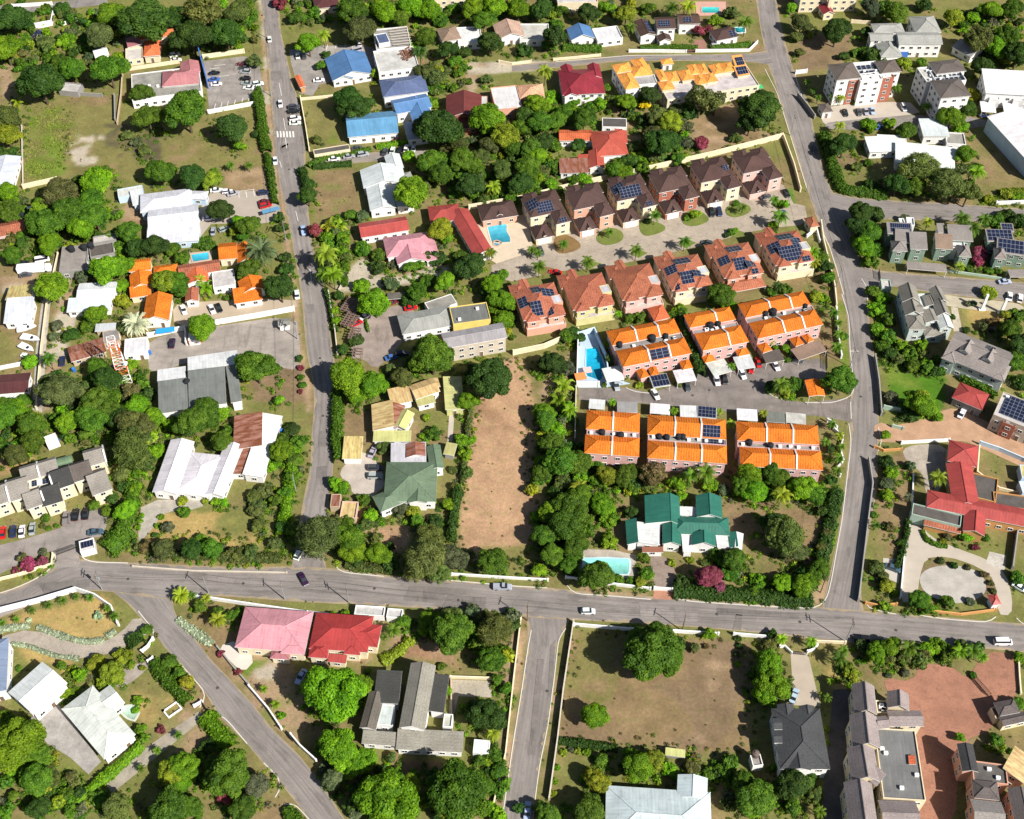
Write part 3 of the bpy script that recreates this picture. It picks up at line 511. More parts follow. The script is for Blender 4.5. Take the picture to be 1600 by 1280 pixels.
        if ac and b.t == 'flat':
            r = random.Random(bi*7+len(specs))
            for i in range(ac):
                p = loc((r.uniform(1, max(1.1, L-1)), r.uniform(.8, max(.9, W-.8)), h-float(b.o.get('pp', .45)))); m2 = MB(); m2.box(p, (1.0, .8, .75), math.atan2(b.u[1], b.u[0])); m2.build('air_conditioner', 'white', root)
    for bi, f in party:                      # raised party walls between units
        b = B[bi]; loc = lambda p: b.w(p)-o0; x = b.L*f; hw = .22; z = b.h+b.W/2*math.tan(b.pitch)+.35; pr = [(-.1, b.h-.25), (-.1, b.h+.2), (b.W/2, z), (b.W+.1, b.h+.2), (b.W+.1, b.h-.25)]; mb = MB()
        l_ = [loc((x-hw, *p)) for p in pr]; r2 = [loc((x+hw, *p)) for p in pr]; mb.face(l_); mb.face(r2[::-1])
        for i in range(5): j = (i+1) % 5; mb.face([l_[i], r2[i], r2[j], l_[j]])
        mb.build('party_wall', 'wall', root, WK['white'])
    for bi, sd, u0, u1, v0, v1, nc, nr in solar:
        b = B[bi]; poly = b.planes[sd]; p3 = [b.w(p)-o0 for p in poly]; e = p3[1]-p3[0]; el = np.linalg.norm(e); e = e/el; nn = np.cross(e, p3[-1]-p3[0]); nn /= np.linalg.norm(nn); nn = nn if nn[2] > 0 else -nn
        upv = np.cross(nn, e); k = max((p-p3[0])@upv for p in p3); k = k if abs(k) > .1 else min((p-p3[0])@upv for p in p3)
        pt = lambda u, v: p3[0]+e*el*u+upv*k*v+nn*(.14 if b.t != 'flat' else .3-float(b.o.get('pp', .45)))
        q = [pt(u0, v0), pt(u1, v0), pt(u1, v1), pt(u0, v1)]; uv = [(0, 0), (nc, 0), (nc, nr), (0, nr)]; mb = MB()
        if np.cross(q[1]-q[0], q[2]-q[0])[2] < 0: q = q[::-1]; uv = uv[::-1]
        mb.face(q, 0, uv); lo = [p-nn*.08 for p in q]
        for i in range(4): j = (i+1) % 4; mb.face([q[i], lo[i], lo[j], q[j]], 1)
        mb.face(lo[::-1], 1); mb.build('solar_panel', ['solar', 'steel'], root)
    return root
# ---------------------------------------------------------------- the houses, block by block: eave corners back-left, back-right, front-right, eave height, roof
H = house
# --- top left
H('house', 'orange tiled house with pink lean-to beside the white parked vans, top left', 'house', 'the orange tiled house with pink lean-to', 'cream', ['226 64 252 62 256 86 3.4 hip coral p=22', '216 50 271 43 271 56 3.6 gu coral p=22', '196 60 218 56 226 70 3 sl dusty p=6', '196 76 222 73 216 92 2.8 flat dull'])
H('hut', 'small white gabled hut almost hidden among tall trees', 'hut', 'the small white gabled hut', 'white', ['144 78 166 73 169 86 2.8 gu white p=22'])
H('clinic', 'flat brown roofed clinic with pink hipped upper roof and tall blue signboard', 'clinic', 'the pink roofed clinic', 'white', ['205 116 311 103 326 141 4.2 flat stain pp=.35', '254 112 311 107 319 130 4.8 hip dusty p=24 base=3.9 nw', '281 99 311 95 314 112 4.6 gv dusty p=20 nw'], ac=3)
H('shed', 'weathered concrete slab shed at the corner of the grassy lot', 'shed', 'the weathered concrete shed', 'grey', ['100 128 130 131 129 145 2.4 flat dull'], wins=False)
H('house', 'white roofed house left of the overgrown green field', 'house', 'the white house by the green field', 'white', ['-12 246 33 244 34 288 3.2 gv wmetal p=10'])
H('house', 'long white roofed building with light blue walls beside the sandy car park', 'building', 'the long light blue building', 'ltblue', ['232 327 310 318 314 352 4.2 gu wmetal p=13', '219 304 300 294 304 322 4.2 hip wmetal p=14', '232 352 313 346 316 375 3.4 sf wmetal p=7', '298 298 326 299 328 312 3.2 hip wmetal p=14'])
H('shed', 'white flat shed with blue doors left of the long light blue building', 'shed', 'the white shed with blue doors', 'ltblue', ['183 296 222 289 223 302 2.8 flat white pp=.1', '203 301 222 297 223 318 2.8 sf wmetal p=6'], wins=False)
H('house', 'terracotta roofed cottage at the left edge behind parked vans', 'house', 'the terracotta cottage at the left edge', 'pink', ['-12 352 38 342 41 362 3.2 gu terra p=22'])
H('house', 'flat stained concrete house with three black water tanks', 'house', 'the stained concrete house', 'grey', ['97 386 138 382 138 421 3.3 flat stain', '139 384 176 377 172 396 3.3 flat dark', '145 370 180 364 182 374 3 flat dull'])
H('house', 'white sheet roofed house below the stained concrete house', 'house', 'the white sheet roofed house', 'white', ['124 443 184 440 178 466 3.2 gu white p=9', '108 468 176 464 174 484 2.8 sf wmetal p=6'])
H('house', 'mustard and white roofed house at the left edge near the boats', 'house', 'the mustard roofed house', 'white', ['15 447 54 444 55 469 3.2 sb yel p=9', '13 471 56 468 53 502 3.2 sf wmetal p=9'])
# --- orange villas
V = 'orange tiled villas around a small pool'
H('villa', 'orange tiled villa wing with two front gables at the left of the pool court', 'villa', 'the twin gabled orange villa', 'cream', ['202 407 237 403 238 421 4 gu orange p=24', '202 430 237 424 237 447 3.4 gv orange p=26', '203 452 236 447 236 461 2.9 sf orange p=14'], group=V)
H('villa', 'large orange gabled villa hall facing the white boundary wall', 'villa', 'the large orange gabled hall', 'white', ['229 463 270 461 271 500 3.6 gv orange p=26', '240 416 277 412 278 427 3.2 hip orange p=24'], group=V)
H('villa', 'rambling terracotta and orange villa in front of the small pool', 'villa', 'the rambling terracotta villa', 'white', ['278 415 343 405 345 423 3.4 gu terra p=20', '290 425 325 420 326 440 3.3 gv coral p=20', '290 452 311 450 313 470 2.9 gv terra p=24', '331 425 365 420 367 445 3.1 flat dull pp=.15'], group=V)
H('villa', 'orange villa with side gable under the big grey-green palm', 'villa', 'the orange villa by the big palm', 'cream', ['342 381 371 378 374 403 3.4 gu orange p=24', '368 384 396 380 398 408 3.2 gv orange p=26'], group=V)
H('villa', 'orange gabled villa with long front lean-to beside the lane', 'villa', 'the orange villa with lean-to', 'white', ['371 440 408 431 411 452 3.4 gv orange p=26', '364 456 408 449 410 468 2.9 sf orange p=14'], group=V)
H('workshop', 'long workshop with half white half grey sheet roof', 'workshop', 'the white and grey workshop', 'white', ['293 558 370 547 374 570 5 sb white p=5', '246 578 290 572 293 592 4.6 sb white p=5', '295 584 352 577 358 630 5 sf graym p=6', '248 600 293 594 297 640 4.6 sf graym p=6', '354 577 371 574 381 626 4.4 sf graym p=6'])
H('utility_hut', 'square white utility hut beside the red and white mast', 'hut', 'the square white utility hut', 'white', ['195 530 230 526 231 550 3.2 flat white pp=.1'])
H('shack', 'rusty grey sheet roofed shack in front of the mast', 'shack', 'the rusty grey shack', 'tan', ['105 543 160 527 162 551 2.8 gu rust p=8', '160 518 185 513 186 533 2.6 flat stain pp=.1', '150 507 182 505 184 516 2.5 sf silver p=5'])
H('house', 'maroon roofed house at the left edge beside the walled alley', 'house', 'the maroon roofed house', 'white', ['-12 587 49 582 50 612 3.2 gu maroon p=10', '-10 611 19 608 20 640 3 flat white pp=.15'])
H('villa', 'large white villa of two long gabled wings around a hipped centre', 'villa', 'the large white winged villa', 'white', ['267 687 304 690 275 772 3.6 gv white p=19', '352 692 381 696 361 778 3.4 gv white p=19', '296 706 352 712 334 777 3.2 hip white p=14'])
H('house', 'rust and white sheet roofed house right of the large white villa', 'house', 'the rust and white roofed house', 'white', ['366 650 411 646 398 700 3.6 sl rust p=6', '411 647 442 650 420 747 3.4 sr white p=6', '370 700 398 701 392 742 3 sl rust p=5'])
# --- terrace at far left
H('terraced_house', 'stepped row of cream terraced houses with grey shingle roofs and white gables', 'terraced houses', 'the cream terraced houses', 'cream', ['30 730 87 713 92 737 6 gu weather p=24 rp=.35', '9 751 42 741 47 775 6 gu weather p=24 rp=.3', '-40 770 8 753 13 784 6 gu weather p=24 rp=.3', '75 736 107 725 113 757 6 gu coal p=24 rp=.3', '107 726 139 716 142 746 6 gu mauve p=24 rp=.3', '129 705 160 696 164 722 6 gu weather p=24 rp=.35', '133 741 164 730 170 766 5.6 gu weather p=24 rp=.3', '34 770 62 760 67 788 5.6 gu weather p=24 rp=.3', '62 760 92 751 105 781 5.6 gu coal p=24 rp=.3',
   '47 780 60 777 63 789 4.4 gv weather p=28', '72 773 88 769 92 781 4.4 gv coal p=28', '148 752 161 749 165 762 4.4 gv weather p=28', '86 718 112 711 114 722 4.2 vault fern fc=1', '45 752 76 745 78 756 5 flat white pp=.1'], party=[(0, .48), (3, .02), (5, 1), (7, 1), (1, 0)], solar=[(13, 'top', .15, .4, .1, .9, 2, 3), (13, 'top', .7, .95, .1, .9, 2, 3)])
# --- blue campus
H('house', 'bright blue gabled house surrounded by its car park', 'house', 'the bright blue gabled house', 'white', ['507 92 570 81 574 117 3.4 gv blue p=19', '526 112 551 110 552 123 3.2 gv blue p=22'])
H('building', 'flat white building with rubble on its roof and open rafters at the back', 'building', 'the rubble roofed white building', 'white', ['583 80 645 72 650 106 6 flat dull pp=.5', '583 46 636 41 644 72 6 flat stain pp=.5', '586 54 603 51 606 66 7.5 flat slate pp=.2'])
H('hall', 'slate blue hipped hall behind the sky blue cross building', 'hall', 'the slate blue hall', 'white', ['592 125 662 116 669 143 5.4 hip slate p=20'])
H('house', 'mid blue gabled cross building between slate hall and long blue house', 'house', 'the mid blue cross building', 'white', ['610 157 665 146 671 168 4.6 gu blue p=18', '632 158 664 152 674 186 4.4 gv blue p=18'])
H('house', 'long sky blue roofed house facing a square lawn', 'house', 'the long sky blue house', 'white', ['540 180 618 173 628 207 3.8 gu sky p=19', '630 195 664 190 668 215 3.2 sf silver p=6'])
H('house', 'long pale white house with grey hipped wing beside a dry lawn', 'house', 'the long pale white house', 'white', ['562 266 628 257 636 285 3.8 gv wmetal p=16', '570 285 610 280 616 325 3.8 gv wmetal p=16', '600 244 624 240 628 262 3.6 gv wmetal p=20', '602 277 641 268 648 286 3.2 hip gray p=18', '612 292 640 288 645 322 3.2 sr wmetal p=6'])
H('gatehouse', 'small orange roofed gatehouse by the left road', 'gatehouse', 'the small orange gatehouse', 'orange', ['460 119 469 117 471 137 2.8 gv coral p=15'])
H('house', 'dark reddish brown gabled house with red brick porch', 'house', 'the dark reddish gabled house', 'brick', ['697 149 752 148 757 184 4.2 gv oxblood p=20', '714 184 745 182 746 200 3 sf oxblood p=10', '752 150 762 150 763 173 3.4 flat dull pp=.1'])
H('house', 'white flat roofed house with peach hipped wing', 'house', 'the white and peach house', 'peach', ['809 133 848 131 848 153 5 hip peach p=22', '766 137 807 133 810 168 5 flat white pp=.35'])
H('bungalow', 'brown hipped bungalow with white flat extension along the top', 'bungalow', 'the brown hipped bungalow', 'white', ['682 46 712 41 713 62 3.4 hip fawn p=24', '713 43 750 41 752 66 3.2 flat white'])
H('bungalow', 'pale pink tiled bungalow beside the white flat house along the top', 'bungalow', 'the pale pink bungalow', 'white', ['770 39 812 34 813 58 3.4 gv rosy p=22', '812 37 857 37 857 62 3.2 flat dull'])
H('bungalow', 'blue roofed bungalow with white flat wing along the top', 'bungalow', 'the blue roofed bungalow', 'white', ['885 45 922 41 924 60 3.4 gv blue p=24', '925 45 964 40 965 60 3.2 flat white'])
H('apartment_block', 'cream apartment block cut by the top edge above the brown bungalow', 'apartments', None, 'cream', ['672 -22 726 -24 727 -2 6 flat dull'])
H('apartment_block', 'cream apartment block cut by the top edge above the blue bungalow', 'apartments', None, 'cream', ['868 -18 930 -20 932 3 5 flat dull'])
H('house', 'grey roofed house cut by the top edge beside the left road', 'house', None, 'cream', ['488 -6 526 -10 530 10 3.2 hip maroon p=20'])
H('villa', 'white two storey villa with brown roofs and solar panels near the top', 'villa', 'the white solar villa', 'white', ['1022 27 1052 26 1068 44 6.2 gu brown p=22', '989 34 1014 31 1022 55 4 gv brown p=18', '1057 22 1090 21 1096 37 5 gu brown p=22', '1026 56 1046 54 1047 64 3.2 gv brown p=25'], solar=[(1, 'r', .15, .85, .15, .85, 4, 3), (0, 'f', .1, .7, .2, .85, 5, 3), (2, 'f', .2, .6, .2, .8, 3, 3)])
H('garage', 'brown roofed carport house at the lane corner near the top', 'house', 'the brown carport house', 'white', ['1107 48 1142 41 1150 58 3.4 hip brown p=22'], solar=[(0, 'f', .65, .9, .1, .8, 2, 3)])
H('apartment_block', 'cream apartment block with small red roofs at the top right road', 'apartments', 'the cream block at the top right', 'cream', ['1243 -38 1330 -40 1332 -12 9 flat dull', '1278 10 1296 8 1297 22 3 gv crimson p=28', '1296 -10 1300 -10 1301 -6 9.2 flat dull'])
H('house', 'crimson roofed white house with twin rear gables', 'house', 'the crimson roofed house', 'white', ['872 110 938 107 943 146 5.6 hip crimson p=22', '875 104 893 102 897 124 5.7 gv crimson p=26', '917 102 936 101 938 122 5.7 gv crimson p=26', '876 133 899 131 902 150 5.5 gv crimson p=26'])
H('townhouse', 'white townhouse block with amber pyramid roofs left of the amber terrace', 'townhouse', 'the amber pyramid townhouse', 'white', ['984 104 1014 101 1021 117 7 hip amber p=26', '984 94 1004 90 1016 112 7.2 hip amber p=24', '955 102 982 97 986 111 7 hip amber p=20', '963 116 986 112 997 137 7 hip amber p=26', '988 119 1022 116 1026 130 6.4 flat gray pp=.3'])
H('terraced_house', 'long terrace of white townhouses with small amber roofs', 'terraced houses', 'the long amber terrace', 'cream', ['1023 120 1164 98 1167 136 5.8 flat dull', '1022 110 1035 108 1038 126 7 hip amber p=20', '1039 113 1056 111 1059 127 7 hip amber p=20', '1057 111 1077 108 1079 125 7 hip amber p=20', '1072 102 1086 100 1088 116 7 hip amber p=20', '1087 101 1100 99 1102 115 7 hip amber p=20', '1106 102 1123 99 1125 115 7 hip amber p=20', '1123 99 1142 97 1143 112 7 hip amber p=20', '1142 92 1158 90 1160 104 7 sf amber p=14', '1027 128 1048 125 1050 140 6.8 hip amber p=20', '1079 118 1096 115 1098 132 6.8 hip amber p=20', '1096 116 1114 113 1116 128 6.8 hip amber p=20', '1145 108 1164 105 1166 118 6.6 sf amber p=14'],
  solar=[(8, 'f', .2, .95, .1, .8, 4, 2), (12, 'f', .1, .95, .15, .85, 4, 2), (0, 'top', .17, .24, .6, .85, 3, 2)])
H('gatehouse', 'tiny amber roofed gatehouse by the top lane', 'gatehouse', None, 'white', ['1031 93 1049 91 1050 100 3 hip amber p=22'])
H('house', 'red and orange roofed house with rusty back shed among dense trees', 'house', 'the red and orange house', 'white', ['921 206 973 203 974 242 3.8 hip flame p=24', '873 203 926 203 924 220 3.2 gu coral p=14', '960 204 979 204 980 224 3.2 sr flame p=12', '919 236 943 236 945 263 3.2 gv flame p=24', '902 243 920 242 921 252 2.8 sf flame p=6', '873 251 919 250 919 270 2.8 sf rust p=8', '941 184 979 185 979 199 2.8 flat dark pp=.1'])
H('house', 'red sheet roofed long house behind the pale pink hipped house', 'house', 'the long red sheet roofed house', 'white', ['559 350 634 338 637 360 3.4 gu red p=20'])
H('house', 'pale pink hipped house by the gravel drive', 'house', 'the pale pink hipped house', 'white', ['598 372 675 361 684 391 3.6 hip pink p=24', '614 386 658 379 664 407 3.2 gv pink p=22', '658 384 680 380 684 405 3 sf pink p=8'])
H('house', 'long red roofed L-shaped house left of the pool pavilion', 'house', 'the long red L-shaped house', 'white', ['668 323 716 318 724 343 3.4 hip red p=20', '702 334 731 326 755 398 3.4 gv red p=22'])
H('pavilion', 'brown hipped poolside pavilion with dormer beside the curved pool', 'pavilion', 'the brown pool pavilion', 'peach', ['745 321 801 312 808 337 3.6 hip brown p=26', '772 329 782 327 785 336 4.2 gv brown p=32 base=3.4 nw'])
# --- row of brown houses
BT = ['881 299 935 288 953.5 317 6.2 hip brown p=25', '924 319 948 313 959 334 6 hip brown p=27', '883 292 904 288 912 306 6.4 hip brown p=25 nw', '911 289 934 284 941 301 6.4 hip brown p=25 nw', '895 343 923 337 932 357 3 hip brown p=34 gar nw', '914 349 920 348 923 357 3.9 gv brown p=34 base=2.9 nw']
A0 = G(904.7, 372)
for i, (x, y, wc, lb, so_) in enumerate([(836.4, 384, 'cream', 'two storey brown roofed cream house with blue solar panels next to the pool pavilion', [(0, 'l', .3, .75, .15, .8, 3, 4), (0, 'f', .25, .7, .15, .85, 6, 4), (1, 'f', .25, .75, .1, .6, 3, 2)]), (904.7, 372, 'peach', 'two storey brown roofed house with plain roof and peach walls, second from the pool pavilion', []), (972, 358, 'cream', 'two storey brown roofed house with framed solar panels, third from the pool pavilion', [(0, 'f', .15, .75, .1, .85, 6, 4), (0, 'l', .3, .7, .1, .8, 4, 4), (1, 'f', .3, .7, .1, .6, 3, 2)]),
        (1037.7, 344.6, 'brick', 'two storey brown roofed house with red brick walls in the brown roofed row', []), (1103.5, 328.4, 'cream', 'two storey brown roofed house with cream walls behind two dark parked cars', [(0, 'f', .75, .9, .5, .85, 2, 3)]), (1169.3, 313.7, 'pink', 'two storey brown roofed house with open garage at the right end of the row', [])]):
    H('house', lb, 'house', 'brown house number %d' % i if 0 else {0: 'the brown house next to the pool pavilion', 3: 'the red brick walled brown house', 5: 'the brown house with open garage'}.get(i), wc, BT if i < 5 else [s.replace(' gar', '') for s in BT], solar=so_, delta=G(x, y)-A0, group='row of brown roofed two storey houses')
# --- row of terracotta houses
TT = ['876 436.5 940 425.5 956.3 474.3 6 hip terra p=21', '894.6 471 916.5 467.7 919.5 485 6 hip terra p=24', '924.6 461 950.6 456 956 477 6.1 hip terra p=24', '884 424 897 420.6 903 436 6.05 gv terra p=20', '869 431 893 427 899 448 5.6 hip terra p=20 nw', '936 447 950 444 954 456 7.2 flat silver pp=.1 base=5.4 nw', '896 487 956 477 960 490 3 flat peach_ pp=.3 nw']
TT[-1] = TT[-1].replace('peach_', 'dull'); A1 = G(896.2, 484, 6)
for i, (x, y, wc, lb, so_) in enumerate([(819, 500.3, 'peach', 'terracotta tiled house covered in blue solar panels at the left end of its row', [(0, 'l', .35, .65, .05, .45, 4, 2), (0, 'f', .25, .5, .1, .8, 3, 4), (0, 'b', .4, .6, .2, .8, 3, 2), (0, 'r', .5, .75, .2, .8, 3, 3), (2, 'l', .4, .9, .2, .8, 3, 2), (4, 'f', .3, .8, .2, .8, 4, 1)]), (896.2, 484, 'pyel', 'terracotta tiled house with pale yellow front wall and one dark roof panel', []), (973.4, 468.6, 'pink', 'terracotta tiled house with pink front and plain roof, third in its row', []),
        (1051, 453.5, 'cream', 'terracotta tiled house with cream walls and many scattered dark solar panels', [(0, 'b', .3, .7, .2, .8, 4, 2), (0, 'l', .3, .55, .1, .6, 4, 3), (0, 'f', .3, .6, .2, .8, 4, 3), (0, 'r', .2, .4, .2, .8, 2, 3), (1, 'l', .2, .9, .2, .8, 3, 2)]), (1132.4, 434, 'peach', 'terracotta tiled house with a low tiled verandah roof at its front', [(0, 'l', .4, .65, .1, .6, 4, 3), (0, 'f', .35, .65, .25, .85, 4, 4), (0, 'b', .3, .65, .2, .8, 4, 2), (0, 'r', .1, .3, .3, .8, 4, 2), (2, 'f', .3, .7, .1, .7, 2, 2)]), (1212, 414.5, 'cream', 'terracotta tiled house with cream front wall and dense solar panels at the right end', [(0, 'l', .35, .65, .1, .65, 4, 3), (0, 'f', .2, .75, .1, .85, 7, 4), (0, 'b', .25, .65, .2, .8, 4, 2), (0, 'r', .3, .7, .2, .8, 4, 3), (2, 'f', .3, .8, .1, .7, 3, 2)])]):
    sp = TT[:-1] + ([TT[-1]] if i != 4 else ['896 490 956 479 966 497 3 hip terra p=24 op']); d = G(x, y, 6)-A1
    H('house', lb, 'house', {0: 'the leftmost terracotta house', 1: 'the pale yellow fronted terracotta house', 3: 'the cream walled terracotta house', 5: 'the rightmost terracotta house'}.get(i), wc, sp, solar=so_, delta=d, group='row of terracotta tiled houses')
H('pavilion', 'small orange hipped summerhouse behind the upper left orange townhouses', 'summerhouse', None, 'peach', ['1011 482 1035 476 1045 497 3.2 hip coral p=26'])
H('gatehouse', 'small terracotta gatehouse at the paved estate entrance', 'gatehouse', 'the terracotta gatehouse', 'cream', ['1256 341 1271 338 1277 354 3.4 hip terra p=30'])
# --- orange townhouses
O1 = 'orange roofed townhouses'
def townhouse(label, lm, back, front, deck, porches, party, solar=()):
    H('townhouse', label, 'townhouses', lm, 'rose', [back+' 6.6 hip orange p=27', front+' 6.6 hip orange p=27', deck+' 6.0 flat stain pp=.3 nw']+[p+' 3.1 hip orange p=30 nw' for p in porches], party=party, solar=solar, group=O1, ac=5)
townhouse('three joined orange townhouses beside the pale blue pool deck', 'the townhouses beside the pool', '947 517.5 1053 497.5 1063.3 520', '962.2 548.4 1068.8 527 1081.2 552', '957 540 1064 519 1069 531', ['992 577 1006 573 1012 589', '1012 573 1025 571 1031 585', '1060 563 1076 560 1083 575'], [(0, .37), (0, .7), (1, .4), (1, .7)], [(1, 'f', .42, .68, .08, .9, 3, 3)])
townhouse('pair of orange townhouses between two larger blocks, weathered carports in front', 'the middle pair of orange townhouses', '1068 492 1139.7 479 1152.7 499', '1085 522 1156.7 508 1171.4 534', '1081 516 1151 502 1156 511', ['1094 554 1111 550 1121 563', '1147 545 1165 541 1173 553'], [(0, .6), (1, .6)])
townhouse('three joined orange townhouses below the rightmost terracotta house', 'the upper right orange townhouses', '1152.6 475 1254 454.6 1267 476', '1169.7 505 1272 483 1287.5 507', '1164 498 1268 477 1272 487', ['1182 539 1197 534 1207 547', '1233 530 1247 525 1254 538', '1252 525 1262 521 1272 532'], [(0, .4), (0, .72), (1, .42), (1, .72)])
townhouse('pair of orange townhouses at the left end of the lower row', 'the lower left orange townhouses', '917 640.6 1000 646 1000 676', '914.5 678.7 999.5 684.5 998 714', '917 672 999 677 999 685', [], [(0, .5), (1, .5)])
townhouse('three joined orange townhouses with solar panels in the middle of the lower row', 'the lower middle orange townhouses', '1012 648 1134 656 1135 687', '1012 688 1135.5 697 1136 725', '1013 678 1135 687 1135 696', [], [(0, .35), (0, .68), (1, .35), (1, .68)], [(0, 'f', .7, .92, .1, .95, 5, 3), (2, 'top', .7, .97, .1, .9, 6, 2)])
townhouse('three joined orange townhouses at the right end of the lower row', 'the lower right orange townhouses', '1150 658.5 1277 665 1279.3 695', '1155 698.3 1282.6 705 1284 735', '1152 690 1280 697 1282 705', [], [(0, .36), (0, .68), (1, .36), (1, .68)])
H('gatehouse', 'orange tiled entrance canopy of the townhouse court at the right road', 'gatehouse', 'the orange entrance canopy', 'white', ['1257 594 1282.6 593 1283 619 4 gv orange p=12 op'])
def carport(s, h, rk, desc, solar=None, posts=True):
    b = Blk(s+' %g can %s' % (h, rk)); r = house('carport', None, 'carport', None, 'white', [s+' %g can %s' % (h, rk)], solar=solar or (), group='carports'); x, y = PX((*b.c[:2], h)); auto(r, desc, x, y); return r
for s, rk, desc, sol in [('940 576 967 571 978 592', 'white', 'white carport', None), ('1014 587 1041 583 1051 602', 'silver', 'solar topped carport', [(0, 'top', .06, .98, .06, .96, 5, 2)]), ('1051 579 1081 574.5 1090 594', 'white', 'plain white carport', None), ('1103 568 1131 560 1141 581', 'dull', 'weathered grey carport', None), ('1145 558 1172 554 1181 574', 'silver', 'pale striped carport', None),
        ('1189 550.5 1217.6 545.6 1226 563', 'mauve', 'dark roofed carport', None), ('1235 546 1279 531 1290 549', 'fawn', 'long beige carport', None), ('921 623 946 625 946 640', 'white', 'white carport', None), ('964 627 996 628 995 645', 'gray', 'grey carport', None), ('1016 629.6 1047 632 1047 648', 'white', 'white carport', None), ('1062 633 1088 634 1089 652', 'white', 'bright white carport', None),
        ('1090 634 1120 637 1122 655', 'silver', 'solar covered carport', [(0, 'top', .05, .97, .05, .97, 5, 3)]), ('1151 638 1183 640 1184 658', 'white', 'white carport', None), ('1197 643 1226 645 1226 661', 'graym', 'grey carport', None), ('1228 644 1259 647 1259 663', 'dull', 'beige carport', None)]:
    carport(s, 2.9, rk, desc, sol)
# --- grey yard in the middle
H('house', 'light grey hipped house on the brown paved yard', 'house', 'the light grey hipped house', 'white', ['620 492 703 477 711 508 3.8 hip gray p=17', '663 473 705 459 708 476 3.2 flat stain pp=.1'])
H('house', 'flat grey roofed house with bright yellow front wall', 'house', 'the yellow walled flat house', 'yellow', ['702 480 760 472 764 499 5.4 flat graym pp=.3'], ac=2)
H('apartment_block', 'long grey gabled apartment block with beige walls and small windows', 'apartments', 'the long beige apartment block', 'beige', ['689 521 785 504 795 527 7 gu gray p=15'])
# --- tan cottages
H('cottage', 'tan sheet roofed cottage with lime front shed', 'cottage', 'the tan cottage with lime shed', 'white', ['638 603 676 590 683 613 3.6 gu tan p=16', '605 611 638 604 643 627 3.3 sf tan p=8', '649 625 677 618 679 629 2.8 sf lime p=6', '674 592 684 590 688 604 3 sr tan p=8'])
H('cottage', 'twin gabled cottage with rusty tan left roof and lime right roof', 'cottage', 'the rusty tan twin gabled cottage', 'white', ['580 632 614 629 608 671 3.5 sl tan p=12', '613 630 634 634 628 671 3.5 sr rust p=10', '626 640 648 646 643 674 3.3 gv lime p=22', '584 674 643 674 642 690 2.8 sf lime p=6'])
H('shed', 'long lime roofed shed under the very dark tree', 'shed', 'the long lime shed', 'lime', ['692 590 721 588 722 640 3 sr lime p=5'])
H('garage', 'lime and rust roofed garage with white front by the road hedge', 'garage', 'the lime and rust garage', 'white', ['538 684 568 684 566 717 3 sf yel p=5'], wins=False)
H('shed', 'tiny pale green shed beside the dirt lot', 'shed', None, 'grey', ['698 692 715 695 713 713 2.6 sf lime p=6'], wins=False)
H('house', 'fern green hipped house with angled front porch wing and rusty rear roof', 'house', 'the fern green house', 'white', ['604 722 684 722 676 784 4 hip fern p=20', '581 776 622 759 637 783 3.6 hip fern p=22', '666 698 688 695 690 732 4 gv fern p=22', '611 694 666 692 668 722 3.4 sf silver p=4', '634 694 664 692 664 713 4 gv rust p=20 nw', '640 742 670 742 672 786 4.3 gv fern p=20 nw'])
# --- teal villa
H('villa', 'teal gabled villa with many wings and white annexes beside a mint pool', 'villa', 'the teal roofed villa', 'white', ['1050 806 1138 809 1137 837 4.2 hip teal p=25', '1007 774 1061 776 1060 820 4.4 gv teal p=19 rp=.72', '1087 774 1127 776 1128 810 4.4 gv teal p=25', '1035 818 1064 820 1063 852 4.2 gv teal p=27', '1080 832 1118 834 1118 854 4.2 gv teal p=27',
   '977 813 994 813 995 851 3.6 sl teal p=22', '995 817 1032 820 1032 852 3.4 sr white p=6', '1064 834 1080 834 1080 862 3.2 sf white p=6', '1062 792 1087 793 1087 806 3.2 sf white p=5', '1118 838 1137 838 1137 857 3.4 sr white p=8', '1137 832 1150 832 1151 856 3.4 sl teal p=16', '1150 832 1162 834 1164 863 3.4 sr white p=14', '1003 855 1036 855 1036 863 2.7 sf brick p=8'])
# --- right side
H('mansion', 'white mansion with pale grey roofs and a blue panel on its front', 'mansion', 'the white mansion', 'white', ['1398 50 1466 50 1470 69 6.4 gu ash p=16', '1356 51 1394 51 1394 63 5.6 gu ash p=16', '1360 37 1408 36 1410 50 5.6 hip ash p=18', '1419 26 1459 25 1471 51 6.4 hip ash p=24', '1366 64 1399 63 1402 88 3.6 hip ash p=24', '1401 79 1419 79 1419 81.5 2.6 flat white w=blue nw pp=.1'])
H('pavilion', 'grey hipped garden pavilion right of the white mansion', 'pavilion', 'the grey garden pavilion', 'white', ['1487 73 1508 61 1527 84 3.2 gv ash p=24'])
H('apartment_block', 'four storey white apartment block with brick red panels and grey hipped roofs', 'apartments', 'the white and brick apartment block', 'white', ['1293 101 1332 97 1342 122 12 hip mauve p=20', '1366 96 1398 93 1407 112 12 hip mauve p=20', '1333 98 1368 95 1372 116 11.6 flat silver pp=.9', '1338 116 1372 112 1373 124 11.4 flat white pp=.4 w=white', '1322 118 1346 115 1347 124 11 flat dull w=brick', '1370 114 1391 111 1393 121 11 flat dull w=brick'], ac=3, solar=[(2, 'top', .1+.22*i, .26+.22*i, .12+.42*j, .42+.42*j, 1, 2) for i in range(4) for j in range(2)])
H('apartment_block', 'four storey white apartment block with balconies and grey roof beside the pavilion', 'apartments', 'the white balcony apartment block', 'white', ['1450 97 1497 92 1500 112 12 hip mauve p=16', '1453 126 1500 122 1505 151 12 hip mauve p=20', '1452 110 1498 106 1501 126 11.6 flat silver pp=.9', '1433 106 1450 104 1452 128 11 flat dull'], ac=3, solar=[(2, 'top', .08+.16*i, .18+.16*i, .12+.42*j, .42+.42*j, 1, 2) for i in range(6) for j in range(2)])
